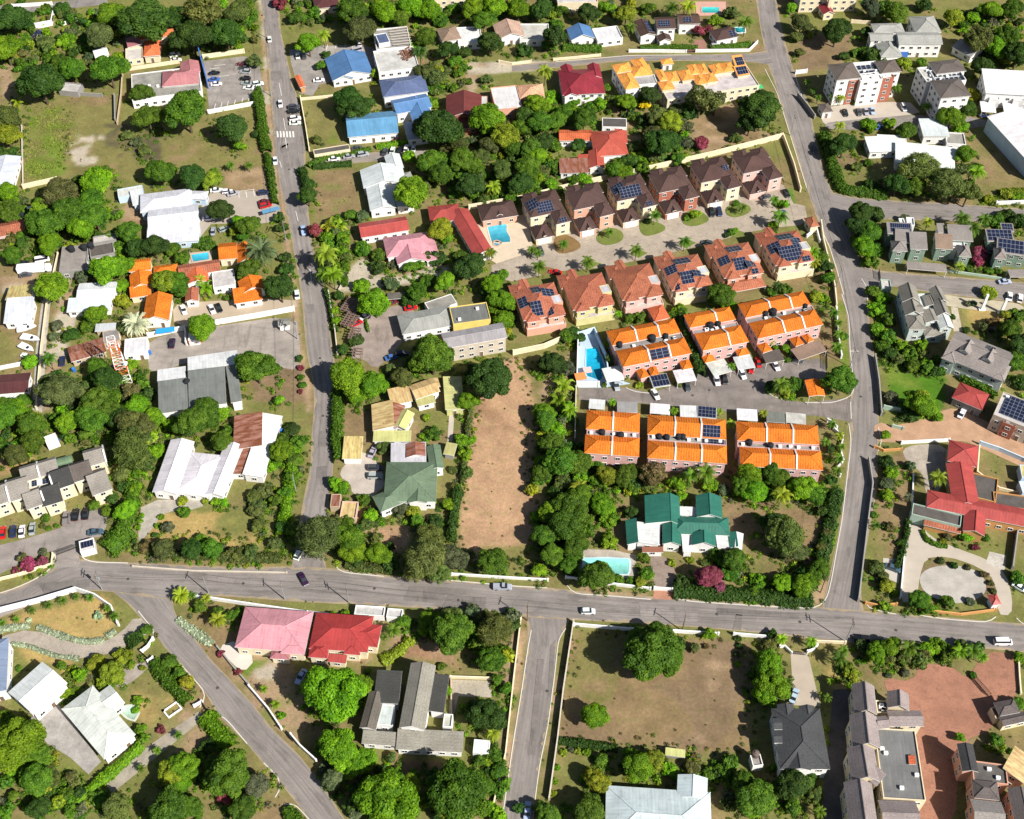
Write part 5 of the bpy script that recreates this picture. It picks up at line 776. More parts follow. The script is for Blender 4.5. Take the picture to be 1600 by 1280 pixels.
TREES = '''15 28 27 d;8 76 24 b;42 38 11 d;98 15 15 d;172 24 24 b;228 34 40 d;262 30 22 d;155 55 24 o;106 64 15 b;130 34 9 d;72 68 15 o;35 84 10 k;95 100 18 m;63 128 33 d;112 108 20 m;170 108 28 m;185 90 12 b;318 18 32 o;300 58 30 d;352 52 28 d;372 18 22 o;285 52 7 Y;268 70 9 o;220 145 17 m;231 183 23 m;291 172 34 m;362 200 25 d;372 228 10 b;400 210 8 d;8 186 24 o;28 160 11 y n;12 212 20 y;22 236 9 d;150 285 26 b;160 275 18 m;125 282 12 d;250 268 22 m;300 276 22 d;330 281 16 y;335 267 7 m;95 302 28 o;140 318 26 m;360 258 8 m p;388 258 8 m p;395 96 13 o;200 212 12 o s;225 236 12 o s;245 205 10 o s;12 300 18 b;20 318 14 b;215 222 10 g s;5 240 14 d
437 4 15 x;463 28 13 d;490 20 12 m;505 54 13 y c;482 68 19 b;510 86 8 d s;503 102 10 m;550 16 26 m;562 46 24 o;600 18 22 b;628 28 16 m;640 10 22 b;672 16 19 b;690 34 14 m;664 58 17 m;656 80 15 d c;640 72 14 b;700 78 16 d;726 82 12 d;738 12 20 b;755 32 18 m;772 12 20 b;765 66 20 d;707 14 14 b;592 115 13 b;615 119 8 y s;545 155 24 d;562 168 22 d;537 168 18 d;664 114 17 o;680 122 17 o;678 140 14 m;680 166 7 b;685 200 34 d;660 202 18 o;495 219 10 o s;760 184 26 b;785 172 14 m;790 214 24 y;765 200 16 b;718 228 16 o;675 252 22 m;640 246 14 b;690 272 20 m;722 250 22 m;735 288 22 d;712 300 14 m;643 301 29 b;771 292 14 y c;750 246 17 o;481 306 17 d;484 288 10 d;731 128 7 m;760 124 10 o;712 98 14 m;700 232 15 o;668 286 14 o;705 205 16 m;765 228 16 o;800 232 16 m;742 258 16 m
810 14 18 b;845 16 18 d;876 14 14 m;866 58 18 d t;868 40 14 m;920 20 18 d;945 12 14 b;978 22 17 y;985 42 11 m p;1050 12 14 m p;1075 10 16 y c;1012 14 14 m;1118 33 12 b;1143 22 14 o;1165 34 15 m p;1092 48 11 x;1108 46 8 x s;818 80 14 d t;851 110 15 y c;855 72 12 m;838 164 20 b;862 152 14 b;896 160 14 b;912 150 13 b;938 162 12 b;980 160 17 b;948 138 10 m;1008 165 9 Y;1015 150 16 d;1000 142 10 d;1095 156 27 o;1118 160 20 o;1070 165 14 m;1140 143 13 b;1075 178 14 d;1186 172 32 d;1172 192 20 d;1196 156 20 d;1150 217 11 o s;1096 223 13 x;1058 172 14 o;1048 190 20 y;1030 182 18 o;1035 222 26 d;1020 210 16 o;1070 198 14 g;1072 226 14 g;1058 248 13 m;870 188 16 m;884 176 16 m;912 186 20 m;845 192 22 m;822 182 18 d;815 200 16 m;848 222 16 d;830 232 18 m;866 226 14 m;905 226 12 d;823 262 22 m;815 286 20 d;848 268 14 o;835 304 14 m;862 288 12 b;896 282 12 m;912 280 13 b;960 268 16 m;984 252 15 d;990 230 12 o;975 272 16 b;1022 258 8 y;785 265 18 o;790 300 14 d;800 312 12 m;962 222 9 m p;1005 262 12 m;872 298 10 m;840 245 16 b;1005 188 13 d;865 258 14 m
1236 12 11 b;1252 36 16 o;1245 58 11 o;1308 48 23 d;1265 56 7 y;1353 50 10 d;1358 88 15 d;1376 88 14 m;1318 88 9 d;1250 82 9 o;1361 10 17 g;1400 20 20 m;1382 12 14 m;1446 10 13 d;1490 28 16 y;1520 28 13 b;1548 16 17 b;1582 14 18 m;1530 62 24 o;1552 72 20 b;1572 58 22 m;1592 84 24 d;1536 106 18 d;1412 99 13 y;1440 98 10 m;1500 112 10 d;1262 128 7 m p;1270 140 7 m p;1278 152 7 m p;1302 148 9 m p;1314 152 9 y p;1335 158 8 b s;1400 136 11 m p;1448 166 10 m p;1318 226 21 d;1312 196 11 y p;1356 196 15 b;1390 194 12 b;1416 204 16 m;1486 184 20 b;1508 168 17 m;1500 200 14 b;1520 150 14 y;1435 262 28 o f;1402 288 20 d;1430 290 18 m;1480 290 28 o f;1512 302 22 o;1508 242 17 b;1526 268 18 b p;1340 260 9 o;1357 255 8 m s;1590 306 10 b s;1572 305 10 y s;1545 312 10 y s;1360 290 14 d;1462 262 16 o f
15 330 20 m;70 348 28 m;68 322 20 b;108 332 28 m;148 338 26 m;128 356 22 b;78 378 20 b;20 398 17 m;40 380 16 d;35 368 12 m;200 362 19 m;213 388 18 d;240 385 21 d;270 388 14 m;345 328 20 d;388 352 18 m g;286 404 13 m;165 422 25 b;186 416 20 b;130 434 13 g;192 446 12 b;82 449 27 b;258 440 22 y;276 440 20 m;284 458 13 m;322 450 15 b n;312 436 10 y c;408 392 24 g F;386 420 18 m;190 472 15 y;150 492 17 b;140 510 16 m;112 524 14 d;90 508 10 g;84 526 9 g;213 506 20 s F;195 512 13 o;315 511 23 b;400 573 31 m;48 566 14 b;76 560 14 m c;98 612 34 o;145 628 24 m;130 650 18 m;152 574 18 m;166 592 22 d;158 615 14 m c;206 571 12 b;205 612 16 k;215 634 18 b;322 640 22 m;300 645 15 b;346 646 15 b;10 636 18 m;36 626 13 m;372 428 7 m s;355 466 7 m s;372 345 12 b;365 360 10 y;380 370 12 m;190 388 14 m
437 340 10 d;440 356 10 d;437 450 25 d;450 420 12 d;448 402 10 d;492 360 13 x;514 354 16 y n;532 352 13 y n;508 396 22 y c;520 428 18 b c;533 396 14 b;505 428 16 m c;512 372 14 b;535 372 12 b;568 390 15 m;592 400 13 m;592 420 14 d;688 358 20 y;698 372 12 b;682 405 16 d;668 402 12 d;613 414 9 g s;640 418 12 m;655 414 10 m;734 416 24 d;720 402 14 m;768 444 18 b;785 430 12 m;783 468 20 b;788 500 17 b;770 480 14 b;762 456 13 d;652 456 17 m;668 440 15 m;696 440 17 b;642 468 16 d;612 444 13 g;566 448 15 b;586 474 25 b;568 470 14 b;556 532 14 d;536 546 11 d;542 588 31 b;580 602 25 b;556 618 18 b;675 556 34 m;668 540 18 b;650 566 16 m;764 592 36 d;742 580 16 d;730 626 17 b;630 590 18 o;612 578 12 o;525 486 9 b;527 502 9 b;468 560 7 d s;470 575 6 x s;470 590 7 m s;473 602 7 m s;469 612 5 x s;436 626 9 b;548 336 11 m;566 338 12 g;764 394 10 y p;840 395 9 m p;530 462 9 d
1345 332 20 d;1366 334 16 d;1338 354 17 d;1360 362 19 m;1350 384 18 b;1368 392 15 m;1360 408 13 m;1340 375 12 d;1365 456 13 m;1380 468 14 b;1369 484 14 b;1386 500 14 m;1371 516 15 b;1388 526 13 m;1376 542 14 m;1392 552 12 d;1408 540 11 b;1422 552 13 m;1404 562 11 o;1440 540 12 b;1428 572 12 m;1447 574 13 m;1462 582 10 d;1392 622 14 g;1440 634 22 b;1424 650 15 d;1460 650 14 b;1440 618 12 y;1418 636 12 d;1545 458 14 y;1520 356 16 m p;1555 346 15 m;1575 338 14 d;1592 348 16 d;1504 340 15 m p;1538 342 14 m p;1532 396 15 r;1528 408 11 r;1538 384 12 k;1450 346 10 y c;1415 342 9 g;1545 424 8 m s;1560 424 8 m s;1500 416 10 y p;1514 420 8 m s;1590 494 15 m;1580 516 18 m;1600 540 22 d;1588 566 18 m;1570 492 10 y;1596 600 14 d;1512 475 6 g s;1522 475 6 g s;1550 505 12 k;1538 512 9 o;1566 510 9 y;1487 495 6 d s;1510 516 7 d s;1270 394 13 b p;1283 402 13 m;1272 410 11 y p;1290 416 13 d;1293 436 13 m;1275 464 12 y;1287 466 9 b;1303 488 10 m p;1310 504 9 m p;1312 522 11 m p;1308 542 12 m p;1320 526 7 m s;1313 594 25 m;1220 600 16 m p;1242 602 16 m;1228 614 10 y s;1205 606 12 d;1219 338 16 m p;1208 352 9 b s;1216 446 11 d p;1228 452 10 m;1206 456 9 m;1126 463 22 m;1138 478 14 b;1061 486 13 b;1052 496 11 m;864 566 20 d;886 578 15 g;848 570 14 o;880 604 20 y n;872 626 16 b n;852 645 18 b;890 640 14 b p;885 524 13 m;896 520 12 d;906 528 10 d;966 490 8 b p;984 497 9 m;1000 496 11 m;842 416 14 m p;918 409 13 m p;994 391 13 m p;1070 377 12 m p;1142 363 7 m s;1149 360 6 b s;1136 368 6 d s;880 381 10 m p;952 362 8 m p;1023 336 12 m p;1012 346 7 d s;1085 336 10 y;1075 340 7 m s;1160 324 9 m p;1150 318 7 m s;1225 320 9 b;1210 312 10 m p;768 394 10 m p;830 390 9 m p;1100 561 7 x;1144 562 6 x s;1143 572 8 m p;1205 532 8 y p;1212 544 7 b s;1228 545 9 b;1231 563 6 m s;1000 602 7 y s;978 588 6 m s;944 601 5 m s;1060 600 7 o s;957 628 8 b p;1053 641 8 b p;1124 642 7 y p;1193 645 9 y p;1142 662 10 y p;948 538 7 b p;952 560 9 d p
8 650 24 m;48 664 24 m;52 690 20 m;25 712 20 o;28 642 18 b;104 660 19 b;145 656 24 m;135 678 13 m;168 642 20 m;190 655 20 d;210 664 28 o;205 702 32 o f;222 720 20 o;190 742 16 o f;212 764 12 b;245 706 15 b;240 652 17 b;270 664 15 b;300 660 26 m;345 690 18 m;322 650 22 m;355 676 12 m;197 797 17 b;178 846 13 m;190 826 11 m;158 768 11 g p;148 790 10 m;168 800 11 m;176 778 12 d;290 801 11 m;262 825 11 g;286 782 9 y s;340 783 9 b s;350 786 9 b s;322 782 8 y s;228 856 14 k;255 856 17 o;300 858 18 d;330 858 17 m;315 842 11 m;368 866 15 o;392 862 13 o;396 776 14 o;398 800 14 o;405 820 12 o;45 883 14 r;66 878 10 r;25 892 7 r;68 864 8 g;36 872 9 k;283 930 14 y F;311 946 12 m;322 934 9 y p;340 956 10 m;372 958 10 m;300 930 8 m p;222 806 5 b s;220 814 5 b s;216 824 6 b s;210 846 6 d s;253 808 6 b s;247 822 6 b s;242 836 6 d s;72 810 8 m s;66 822 6 o s;76 826 5 m s;88 822 5 m s
3 973 7 m p;25 967 7 m p;49 953 8 m p;75 945 8 m p;97 938 8 m p;118 932 7 m p;140 933 8 m p;167 950 8 m p;178 962 9 m p;45 969 5 s s;154 962 8 s s
455 672 15 d;438 706 19 b;425 726 14 b;440 690 14 m;415 768 16 o;402 790 14 o;430 782 12 m;440 824 12 d;430 850 12 o;455 830 12 m;468 690 13 m;460 720 14 m;455 745 12 m;447 770 11 m;497 838 34 o f;478 848 18 o f;520 822 16 o f;545 840 24 m;552 862 20 b;590 866 20 b;540 815 14 m;575 820 14 o;665 872 34 o f;650 890 20 o f;688 895 18 o f;672 840 22 o f;705 872 24 g;772 880 26 m;645 800 14 y;625 796 13 g;650 812 12 m;680 816 15 d;700 788 12 b;720 690 15 b;735 690 10 b;728 710 12 b;730 740 12 o;532 763 15 b;522 755 12 b;570 782 12 m;580 806 13 b;595 812 6 m s;600 698 14 o;605 684 9 m;675 678 14 m;660 682 7 b s;667 653 8 y;606 748 7 m s;675 782 7 b s;690 790 7 m s;712 760 9 o;708 735 8 o s;560 870 16 d
852 655 18 m;868 672 16 b;862 694 20 m;875 722 27 m;848 738 17 m;902 722 22 m;932 724 14 m;908 745 14 b;948 742 17 y;978 742 19 m;985 760 15 m;1022 742 23 k;1010 758 14 o;952 735 7 k;1057 756 15 b;1080 742 15 m p;1103 738 19 m p;1112 758 13 b;1064 776 10 b;905 762 16 y c;892 792 27 m;908 774 20 m;882 822 27 m;858 800 20 b;850 838 20 m;862 866 20 m;900 850 20 m;840 806 12 b;895 870 16 m;940 790 20 b;952 812 15 b;930 752 12 m;890 884 17 m;842 892 13 b;950 846 15 b;1005 872 11 m;1010 898 12 m;1000 910 10 y;932 900 26 m;968 905 9 m s;985 908 8 m s;1107 900 20 r;1122 916 13 r;1118 866 14 m;1146 874 19 m;1140 896 15 m;1065 908 12 d;1050 880 7 y s;1080 876 7 y s;1100 880 7 o s;1186 910 15 b;1178 925 10 m;986 800 12 d;1128 880 10 m;878 755 16 o;868 770 14 d;918 812 12 m
1172 742 22 b;1160 760 18 m;1180 768 20 b;1205 738 20 m;1222 772 18 y c;1220 748 18 m;1252 762 22 b;1272 770 18 m;1200 775 14 m;1240 740 14 d;1225 838 32 o;1208 818 20 d;1240 860 20 o;1280 890 18 m;1256 914 20 b;1224 912 17 b;1242 905 13 o;1292 832 9 k;1284 855 10 o;1285 800 10 d;1130 765 11 g;1300 662 9 m p;1312 680 9 y p;1314 698 9 m p;1311 716 10 m p;1308 735 10 m p;1298 750 10 d;1298 700 9 d;1290 690 9 m p;1384 724 14 d;1393 740 12 b;1385 756 13 g;1386 774 12 b;1422 728 9 g;1420 776 9 g p;1466 746 16 y c;1368 820 9 m p;1366 805 7 m s;1390 824 9 k s;1408 850 8 m s;1370 888 14 o;1386 916 13 y;1380 900 9 o;1382 946 9 y;1436 938 17 m;1448 950 12 m;1480 940 12 m;1462 952 8 b s;1516 940 8 g;1590 903 12 m;1511 838 12 b;1541 841 7 m s;1524 856 7 x s;1480 838 8 k s;1474 846 6 y s;1384 680 9 b;1500 808 6 m s;1470 878 7 o s;1490 884 7 d s;1512 888 6 k s;1536 898 8 k s;1548 912 6 k s;1552 924 6 o s
30 1156 40 b;12 1130 20 b;60 1180 20 m;55 1218 26 m;78 1212 16 o;22 1192 18 b;105 1242 14 m;110 1214 10 o;125 1240 11 d;150 1245 15 m n;182 1262 24 o;268 1208 22 y;288 1196 24 b;280 1222 17 b;355 1212 36 m;332 1200 18 m;400 1226 21 g;265 1268 34 m;240 1275 16 m;300 1262 18 m;150 1036 16 y;175 1050 20 y;192 1026 15 y;126 1056 12 b;162 1070 12 y;265 1034 13 m;292 1066 13 y;280 1050 10 m;215 1094 9 b s;212 1110 7 b s;218 1140 9 m;225 1136 6 b s;226 1152 9 b p;278 1148 8 m p;245 1172 8 m p;220 1200 8 m p;252 1140 8 x s;325 1166 14 d;230 984 10 m;218 992 8 d;340 968 15 y c;362 962 10 m;103 1084 11 b;96 1040 9 m;30 1045 6 m s;350 1245 14 x;380 1265 22 m;60 1262 18 d;20 1245 10 m;345 1022 7 x s;372 1050 7 x s;206 1040 6 y s;222 1044 6 y s;85 1220 10 o
525 1084 46 b;555 1074 24 b;498 1072 22 b;510 1110 16 b;528 1168 32 b;562 1190 24 b;545 1205 17 b;520 1216 18 g;505 1200 10 g;607 1248 46 b;640 1228 20 y;575 1235 20 b;715 1240 48 m;690 1225 22 m;748 1228 22 m;705 988 34 m;688 972 18 b;668 970 18 b;662 985 11 b;772 985 28 o f;756 968 16 o;766 1032 22 m;786 1020 14 m;758 1116 28 d;742 1108 16 d;770 1145 15 y p;770 1180 15 m;778 1205 14 m;750 1190 10 m;614 984 14 m p;630 972 13 m;600 995 7 m p;612 1184 9 o;790 1078 11 m;776 1062 10 m;412 1076 8 b p;430 1100 9 b p;440 1118 7 b s;700 1080 8 b s;690 1042 8 m s;520 965 10 b;540 960 8 b;380 952 6 b s;455 962 6 b s
1018 1018 42 m;1048 1030 24 m;1000 1000 22 m;1030 990 20 m;1012 1048 20 b;927 1118 23 b;1108 992 11 b;1085 1012 9 o;1104 1010 6 k s;1154 998 6 d s;1155 1010 6 d s;1152 1022 6 o s;1153 1038 6 b s;1203 1042 25 b;1206 1068 25 b;1196 1086 18 b;1202 1008 13 o;880 1176 7 y s;892 1172 6 g s;903 1174 6 y s;918 1176 7 b s;940 1188 12 m;932 1220 20 y;918 1212 11 y;998 1198 26 b;1022 1188 18 y;1044 1204 16 b;985 1182 14 b;855 1272 20 m;920 1268 26 m;1082 1198 13 o;1108 1208 14 m;1130 1206 16 m;1180 1248 30 m;1160 1222 18 m;1196 1232 15 y;1086 1184 9 k s;870 1200 6 b s;866 1222 7 b s;864 1240 7 y s;810 1262 9 d
1221 998 11 b p;1268 1002 11 b p;1206 992 9 d;1292 1090 9 m p;1298 1064 8 b p;1312 1028 15 m p;1326 1048 14 y;1318 1016 10 m p;1368 1020 17 b;1346 1010 14 o;1392 1010 17 b;1388 1028 12 o;1420 1012 17 m p;1412 1030 11 m;1446 1016 15 b;1466 1010 16 b;1478 1026 12 m;1500 1018 14 b p;1520 1016 15 m p;1535 1026 11 b p;1415 1052 8 g s;1388 1056 6 g s;1592 1026 9 b;1588 1100 14 m;1500 1152 9 b;1555 1156 11 m;1238 1226 26 d;1215 1232 16 m;1262 1214 16 m;1272 1240 15 o;1290 1140 7 y s;1292 1160 6 y s;1334 1060 9 y;1210 1200 7 b s;1280 1268 12 m p;1240 1262 14 m;1520 1055 7 m s;1580 1176 6 m s'''
rows = [(lambda a: (float(a[0]), float(a[1]), float(a[2]), a[3], (a[4] if len(a) > 4 and a[4] != 'g' else '')))(q.split()) for q in TREES.replace('\n', ';').split(';')]
isshrub = lambda t: t[4] == 's' or (t[2] < 8.5 and t[4] == ''); woody = sorted([t for t in rows if t[4] in ('', 'f', 't') and not isshrub(t)], key=lambda t: -t[2]*(1 if t[2] > 0 else 1)); sh = [t for t in rows if isshrub(t)]
NT = 296; NSH = 292-len(sh); rest = woody[NT+NSH:]
for t in rows:
    if t in rest: continue
    k = woody.index(t) if t in woody else -1
    tree(*t[:4], 's' if k >= NT else t[4])  # smaller-ranked trees are built low and labelled as shrubs
# every remaining small tree, and the undergrowth between the gardens: one mass each
def mass(name, items, label, cat):
    V, F, T, C = [], [], [], []; k = 0; r = np.random.default_rng(17)
    for (x, y, z, R1, RZ, c, (co, fc, tone)) in items:
        a = r.uniform(0, 6.28); ca, sa = math.cos(a), math.sin(a); q = co*np.array([R1, R1, RZ]); V.append(np.c_[q[:, 0]*ca-q[:, 1]*sa+x, q[:, 0]*sa+q[:, 1]*ca+y, q[:, 2]+z]); F.append(fc+k); k += len(co); T.append(tone); C.append(np.tile(np.array((*[v*r.uniform(.85, 1.15) for v in c], 1.0)), (len(co), 1)))
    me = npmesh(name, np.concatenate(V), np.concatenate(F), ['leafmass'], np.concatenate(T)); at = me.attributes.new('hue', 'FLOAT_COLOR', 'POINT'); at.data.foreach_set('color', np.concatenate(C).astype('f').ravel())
    return tag(obj(name, me), label, cat, kind='stuff')
it = []
for x, y, rr, c, ty in rest:
    Rw = rr*mpp(x, y, 3); hc = max(1.5, Rw*.8); g = G(x, y, hc); it.append((g[0], g[1], hc, Rw, Rw*.95, LC[c], ARR[tseed.choice(CRS).name]))
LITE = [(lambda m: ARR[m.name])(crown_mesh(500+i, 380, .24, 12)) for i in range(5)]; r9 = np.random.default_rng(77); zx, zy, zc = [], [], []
ZONES = ['440 0 990 0 985 22 860 30 690 32 660 44 660 100 640 22 560 40 480 40', '665 105 740 100 735 140 690 145 675 175 665 150', '700 190 870 160 875 200 870 300 745 325 700 300 690 240', '860 150 1075 150 1075 260 985 285 950 272 985 245 985 185 940 180 870 195', '0 0 190 20 200 60 140 120 100 110 60 160 30 120 0 100', '1500 20 1600 10 1600 110 1540 110 1500 60',
  '70 590 240 580 240 720 200 790 170 700 100 690 80 640', '0 640 60 630 80 700 40 720 0 720', '845 640 900 640 905 710 1000 715 1000 760 960 790 940 860 900 900 840 880 830 780', '500 340 540 340 545 450 510 440', '1150 740 1290 745 1290 780 1150 770', '190 20 400 0 400 80 300 80 280 60 270 40', '760 450 800 450 800 545 775 530 750 470', '1395 545 1470 560 1480 590 1390 560', '1420 245 1530 240 1530 310 1400 305', '545 810 620 850 610 890 530 885',
  '1340 1000 1540 1005 1540 1030 1440 1035 1340 1050', '500 1170 620 1200 800 1190 780 1280 560 1280 500 1230', '0 1200 120 1220 200 1250 200 1280 0 1280', '960 1180 1200 1200 1200 1280 1120 1280 1100 1210', '1280 880 1270 920 1200 925 1220 900', '640 940 810 960 800 1040 700 1010', '0 300 60 320 190 330 190 400 30 400 0 390']
for s in ZONES:
    p = wpts(s); lo = p.min(0); hi = p.max(0); ar = (hi-lo).prod(); q = r9.uniform(lo, hi, (int(ar/11), 2)); q = q[inpoly(q[:, 0], q[:, 1], p)]; zx += list(q[:, 0]); zy += list(q[:, 1])
zx = np.array(zx); zy = np.array(zy); bad = np.zeros(len(zx), bool)
for p in KEEP:
    c0 = p.mean(0); bad |= inpoly(zx, zy, c0+(p-c0)*1.12)
for x, y, b_ in zip(zx, zy, bad):
    if not b_: R1 = r9.uniform(.9, 2.6); it.append((x, y, R1*.6, R1, R1*r9.uniform(.8, 1.3), LC['dmmbmoybdmmog'[r9.integers(13)]], LITE[r9.integers(5)]))
if it: mass('small_trees', it, 'the many small trees and bushes crowding between the houses', 'small trees')
def tuft(seed):
    r = np.random.default_rng(seed); n = 60; d = r.normal(size=(n, 3)); d[:, 2] = abs(d[:, 2]); d /= np.linalg.norm(d, axis=1)[:, None]; p = d*r.uniform(.6, 1.1, (n, 1)); u = np.cross(d+r.normal(size=(n, 3))*.5, r.normal(size=(n, 3))); u /= np.linalg.norm(u, axis=1)[:, None]; v = np.cross(d, u); s = r.uniform(.16, .34, (n, 1))
    return np.stack([p-u*s, p-v*s*.6, p+u*s, p+v*s*.6], 1).reshape(-1, 3), np.arange(n*4).reshape(-1, 4), np.repeat(r.random(n), 4)
TF = [tuft(i) for i in range(6)]; r = np.random.default_rng(23); cand = []
for x, y, rr, c, ty in rows:
    if ty in ('p', 'c', 'F') or rr < 9 or x < 820 and y > 930 and rr > 30: continue
    Rw = rr*mpp(x, y, 3); g = G(x, y, 3)
    for i in range(int(rr*1.3)): a = r.uniform(0, 6.28); k = Rw*r.uniform(.55, 1.75); cand.append((g[0]+k*math.cos(a), g[1]+k*math.sin(a), r.uniform(.3, 1.15), 'dmmbyobmmbg'[r.integers(11)]))
main_n = len(cand)
for i in range(3400):                      # dry weeds on every open lot
    g = G(r.uniform(0, 1600), r.uniform(0, 1280)); cand.append((g[0], g[1], r.uniform(.12, .42), 'okykoom'[r.integers(7)]))
for s in ('738 640 722 760 712 850', '742 640 735 700 724 780', '712 850 738 882 800 884', '745 880 800 880 838 876', '826 570 822 640 830 760', '836 700 838 800 838 870', '745 630 790 562 822 566', '897 985 870 1160', '897 984 1172 1003', '1172 1003 1170 1180', '868 1156 1160 1172', '470 157 484 230', '110 160 104 230 96 270', '255 830 400 848', '1085 248 1200 218'):
    q = resample(wpts(s), 60)
    for a in q:
        if r.random() < .75: cand.append((a[0]+r.normal()*1.3, a[1]+r.normal()*1.3, r.uniform(.2, .75), 'omdkoy'[r.integers(6)]))
cx = np.array([c[0] for c in cand]); cy_ = np.array([c[1] for c in cand]); bad = np.zeros(len(cand), bool)
OPEN = ['897 985 1175 1003 1150 1175 868 1155', '740 640 822 570 832 640 836 760 840 850 740 870 722 780', '1080 190 1145 165 1185 215 1100 240', '472 162 520 158 543 222 484 228', '1240 52 1325 58 1320 105 1250 110', '1502 482 1570 484 1560 515 1510 508', '1390 580 1470 595 1440 620 1390 610', '262 800 390 800 395 840 270 840', '0 965 160 935 180 960 180 990 110 995 0 980', '590 820 640 820 640 850 600 860']
for p in KEEP: bad |= inpoly(cx, cy_, p)
for p in [wpts(s) for s in OPEN]: k = inpoly(cx, cy_, p); k[main_n+3400:] = False; bad |= k & ~((np.arange(len(cx)) >= main_n) & (np.arange(len(cx)) % 4 == 0))
mass('undergrowth', [(c[0], c[1], 0, c[2], c[2]*r.uniform(.7, 1.3), LC[c[3]], TF[i % 6]) for i, c in enumerate(cand) if not bad[i]], 'low leafy undergrowth growing around the garden trees', 'undergrowth')
def hedge(s, wd, h, c, desc, flat=False):
    p = wpts(s); L = np.linalg.norm(np.diff(p, axis=0), axis=1).sum(); n = max(3, int(L/1.2)); p = smooth(resample(p, n), 1); t = np.gradient(p, axis=0); t /= np.linalg.norm(t, axis=1)[:, None]+1e-9; nn = np.stack([-t[:, 1], t[:, 0]], 1)
    r = np.random.default_rng(int(abs(p[0, 0]*10))+n); V = []; F = []; K = 8; wob = 1+(r.random((n, 1))-.5)*.55
    pr = [(-.5, 0), (-.52, .45), (-.42, .86), (-.18, 1), (.18, 1), (.42, .86), (.52, .45), (.5, 0)]
    for i in range(n):
        for a, b in pr: q = p[i]+nn[i]*a*wd*wob[i]*.9; V.append((q[0], q[1], b*h*.9*(1+(r.random()-.5)*.3)))
    for i in range(n-1):
        for k in range(K-1): F.append((i*K+k, i*K+k+1, (i+1)*K+k+1, (i+1)*K+k))
    V = np.array(V); nl = int(min(7000, L*(wd+2*h)*13)); ii = r.uniform(0, n-1.001, nl); i0 = ii.astype(int); f = (ii-i0)[:, None]; c0 = p[i0]*(1-f)+p[i0+1]*f; n0 = nn[i0]
    th = r.uniform(0, math.pi, nl); a = np.cos(th)*.53*wd*wob[i0, 0]*r.uniform(.85, 1.12, nl); b = np.clip(np.sin(th)*1.25, 0, 1)*h*r.uniform(.8, 1.22, nl)
    q = np.stack([c0[:, 0]+n0[:, 0]*a, c0[:, 1]+n0[:, 1]*a, b], 1); no = np.stack([n0[:, 0]*np.cos(th), n0[:, 1]*np.cos(th), np.sin(th)], 1)+r.normal(size=(nl, 3))*.5; no /= np.linalg.norm(no, axis=1)[:, None]
    u = np.cross(no, r.normal(size=(nl, 3))); u /= np.linalg.norm(u, axis=1)[:, None]; v = np.cross(no, u); sz = r.uniform(.17, .42, (nl, 1)); co = np.stack([q-u*sz, q-v*sz*.7, q+u*sz, q+v*sz*.7], 1).reshape(-1, 3)
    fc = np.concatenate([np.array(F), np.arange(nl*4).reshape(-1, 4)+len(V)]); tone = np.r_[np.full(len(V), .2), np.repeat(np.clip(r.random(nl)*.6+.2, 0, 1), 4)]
    o = obj('hedge', npmesh('hedge', np.concatenate([V, co]), fc, ['leaf'], tone), None, LC[c]); m = p[n//2]; tag(o, None, 'hedge', 'garden hedges'); auto(o, desc, *PX((m[0], m[1], h))); return o
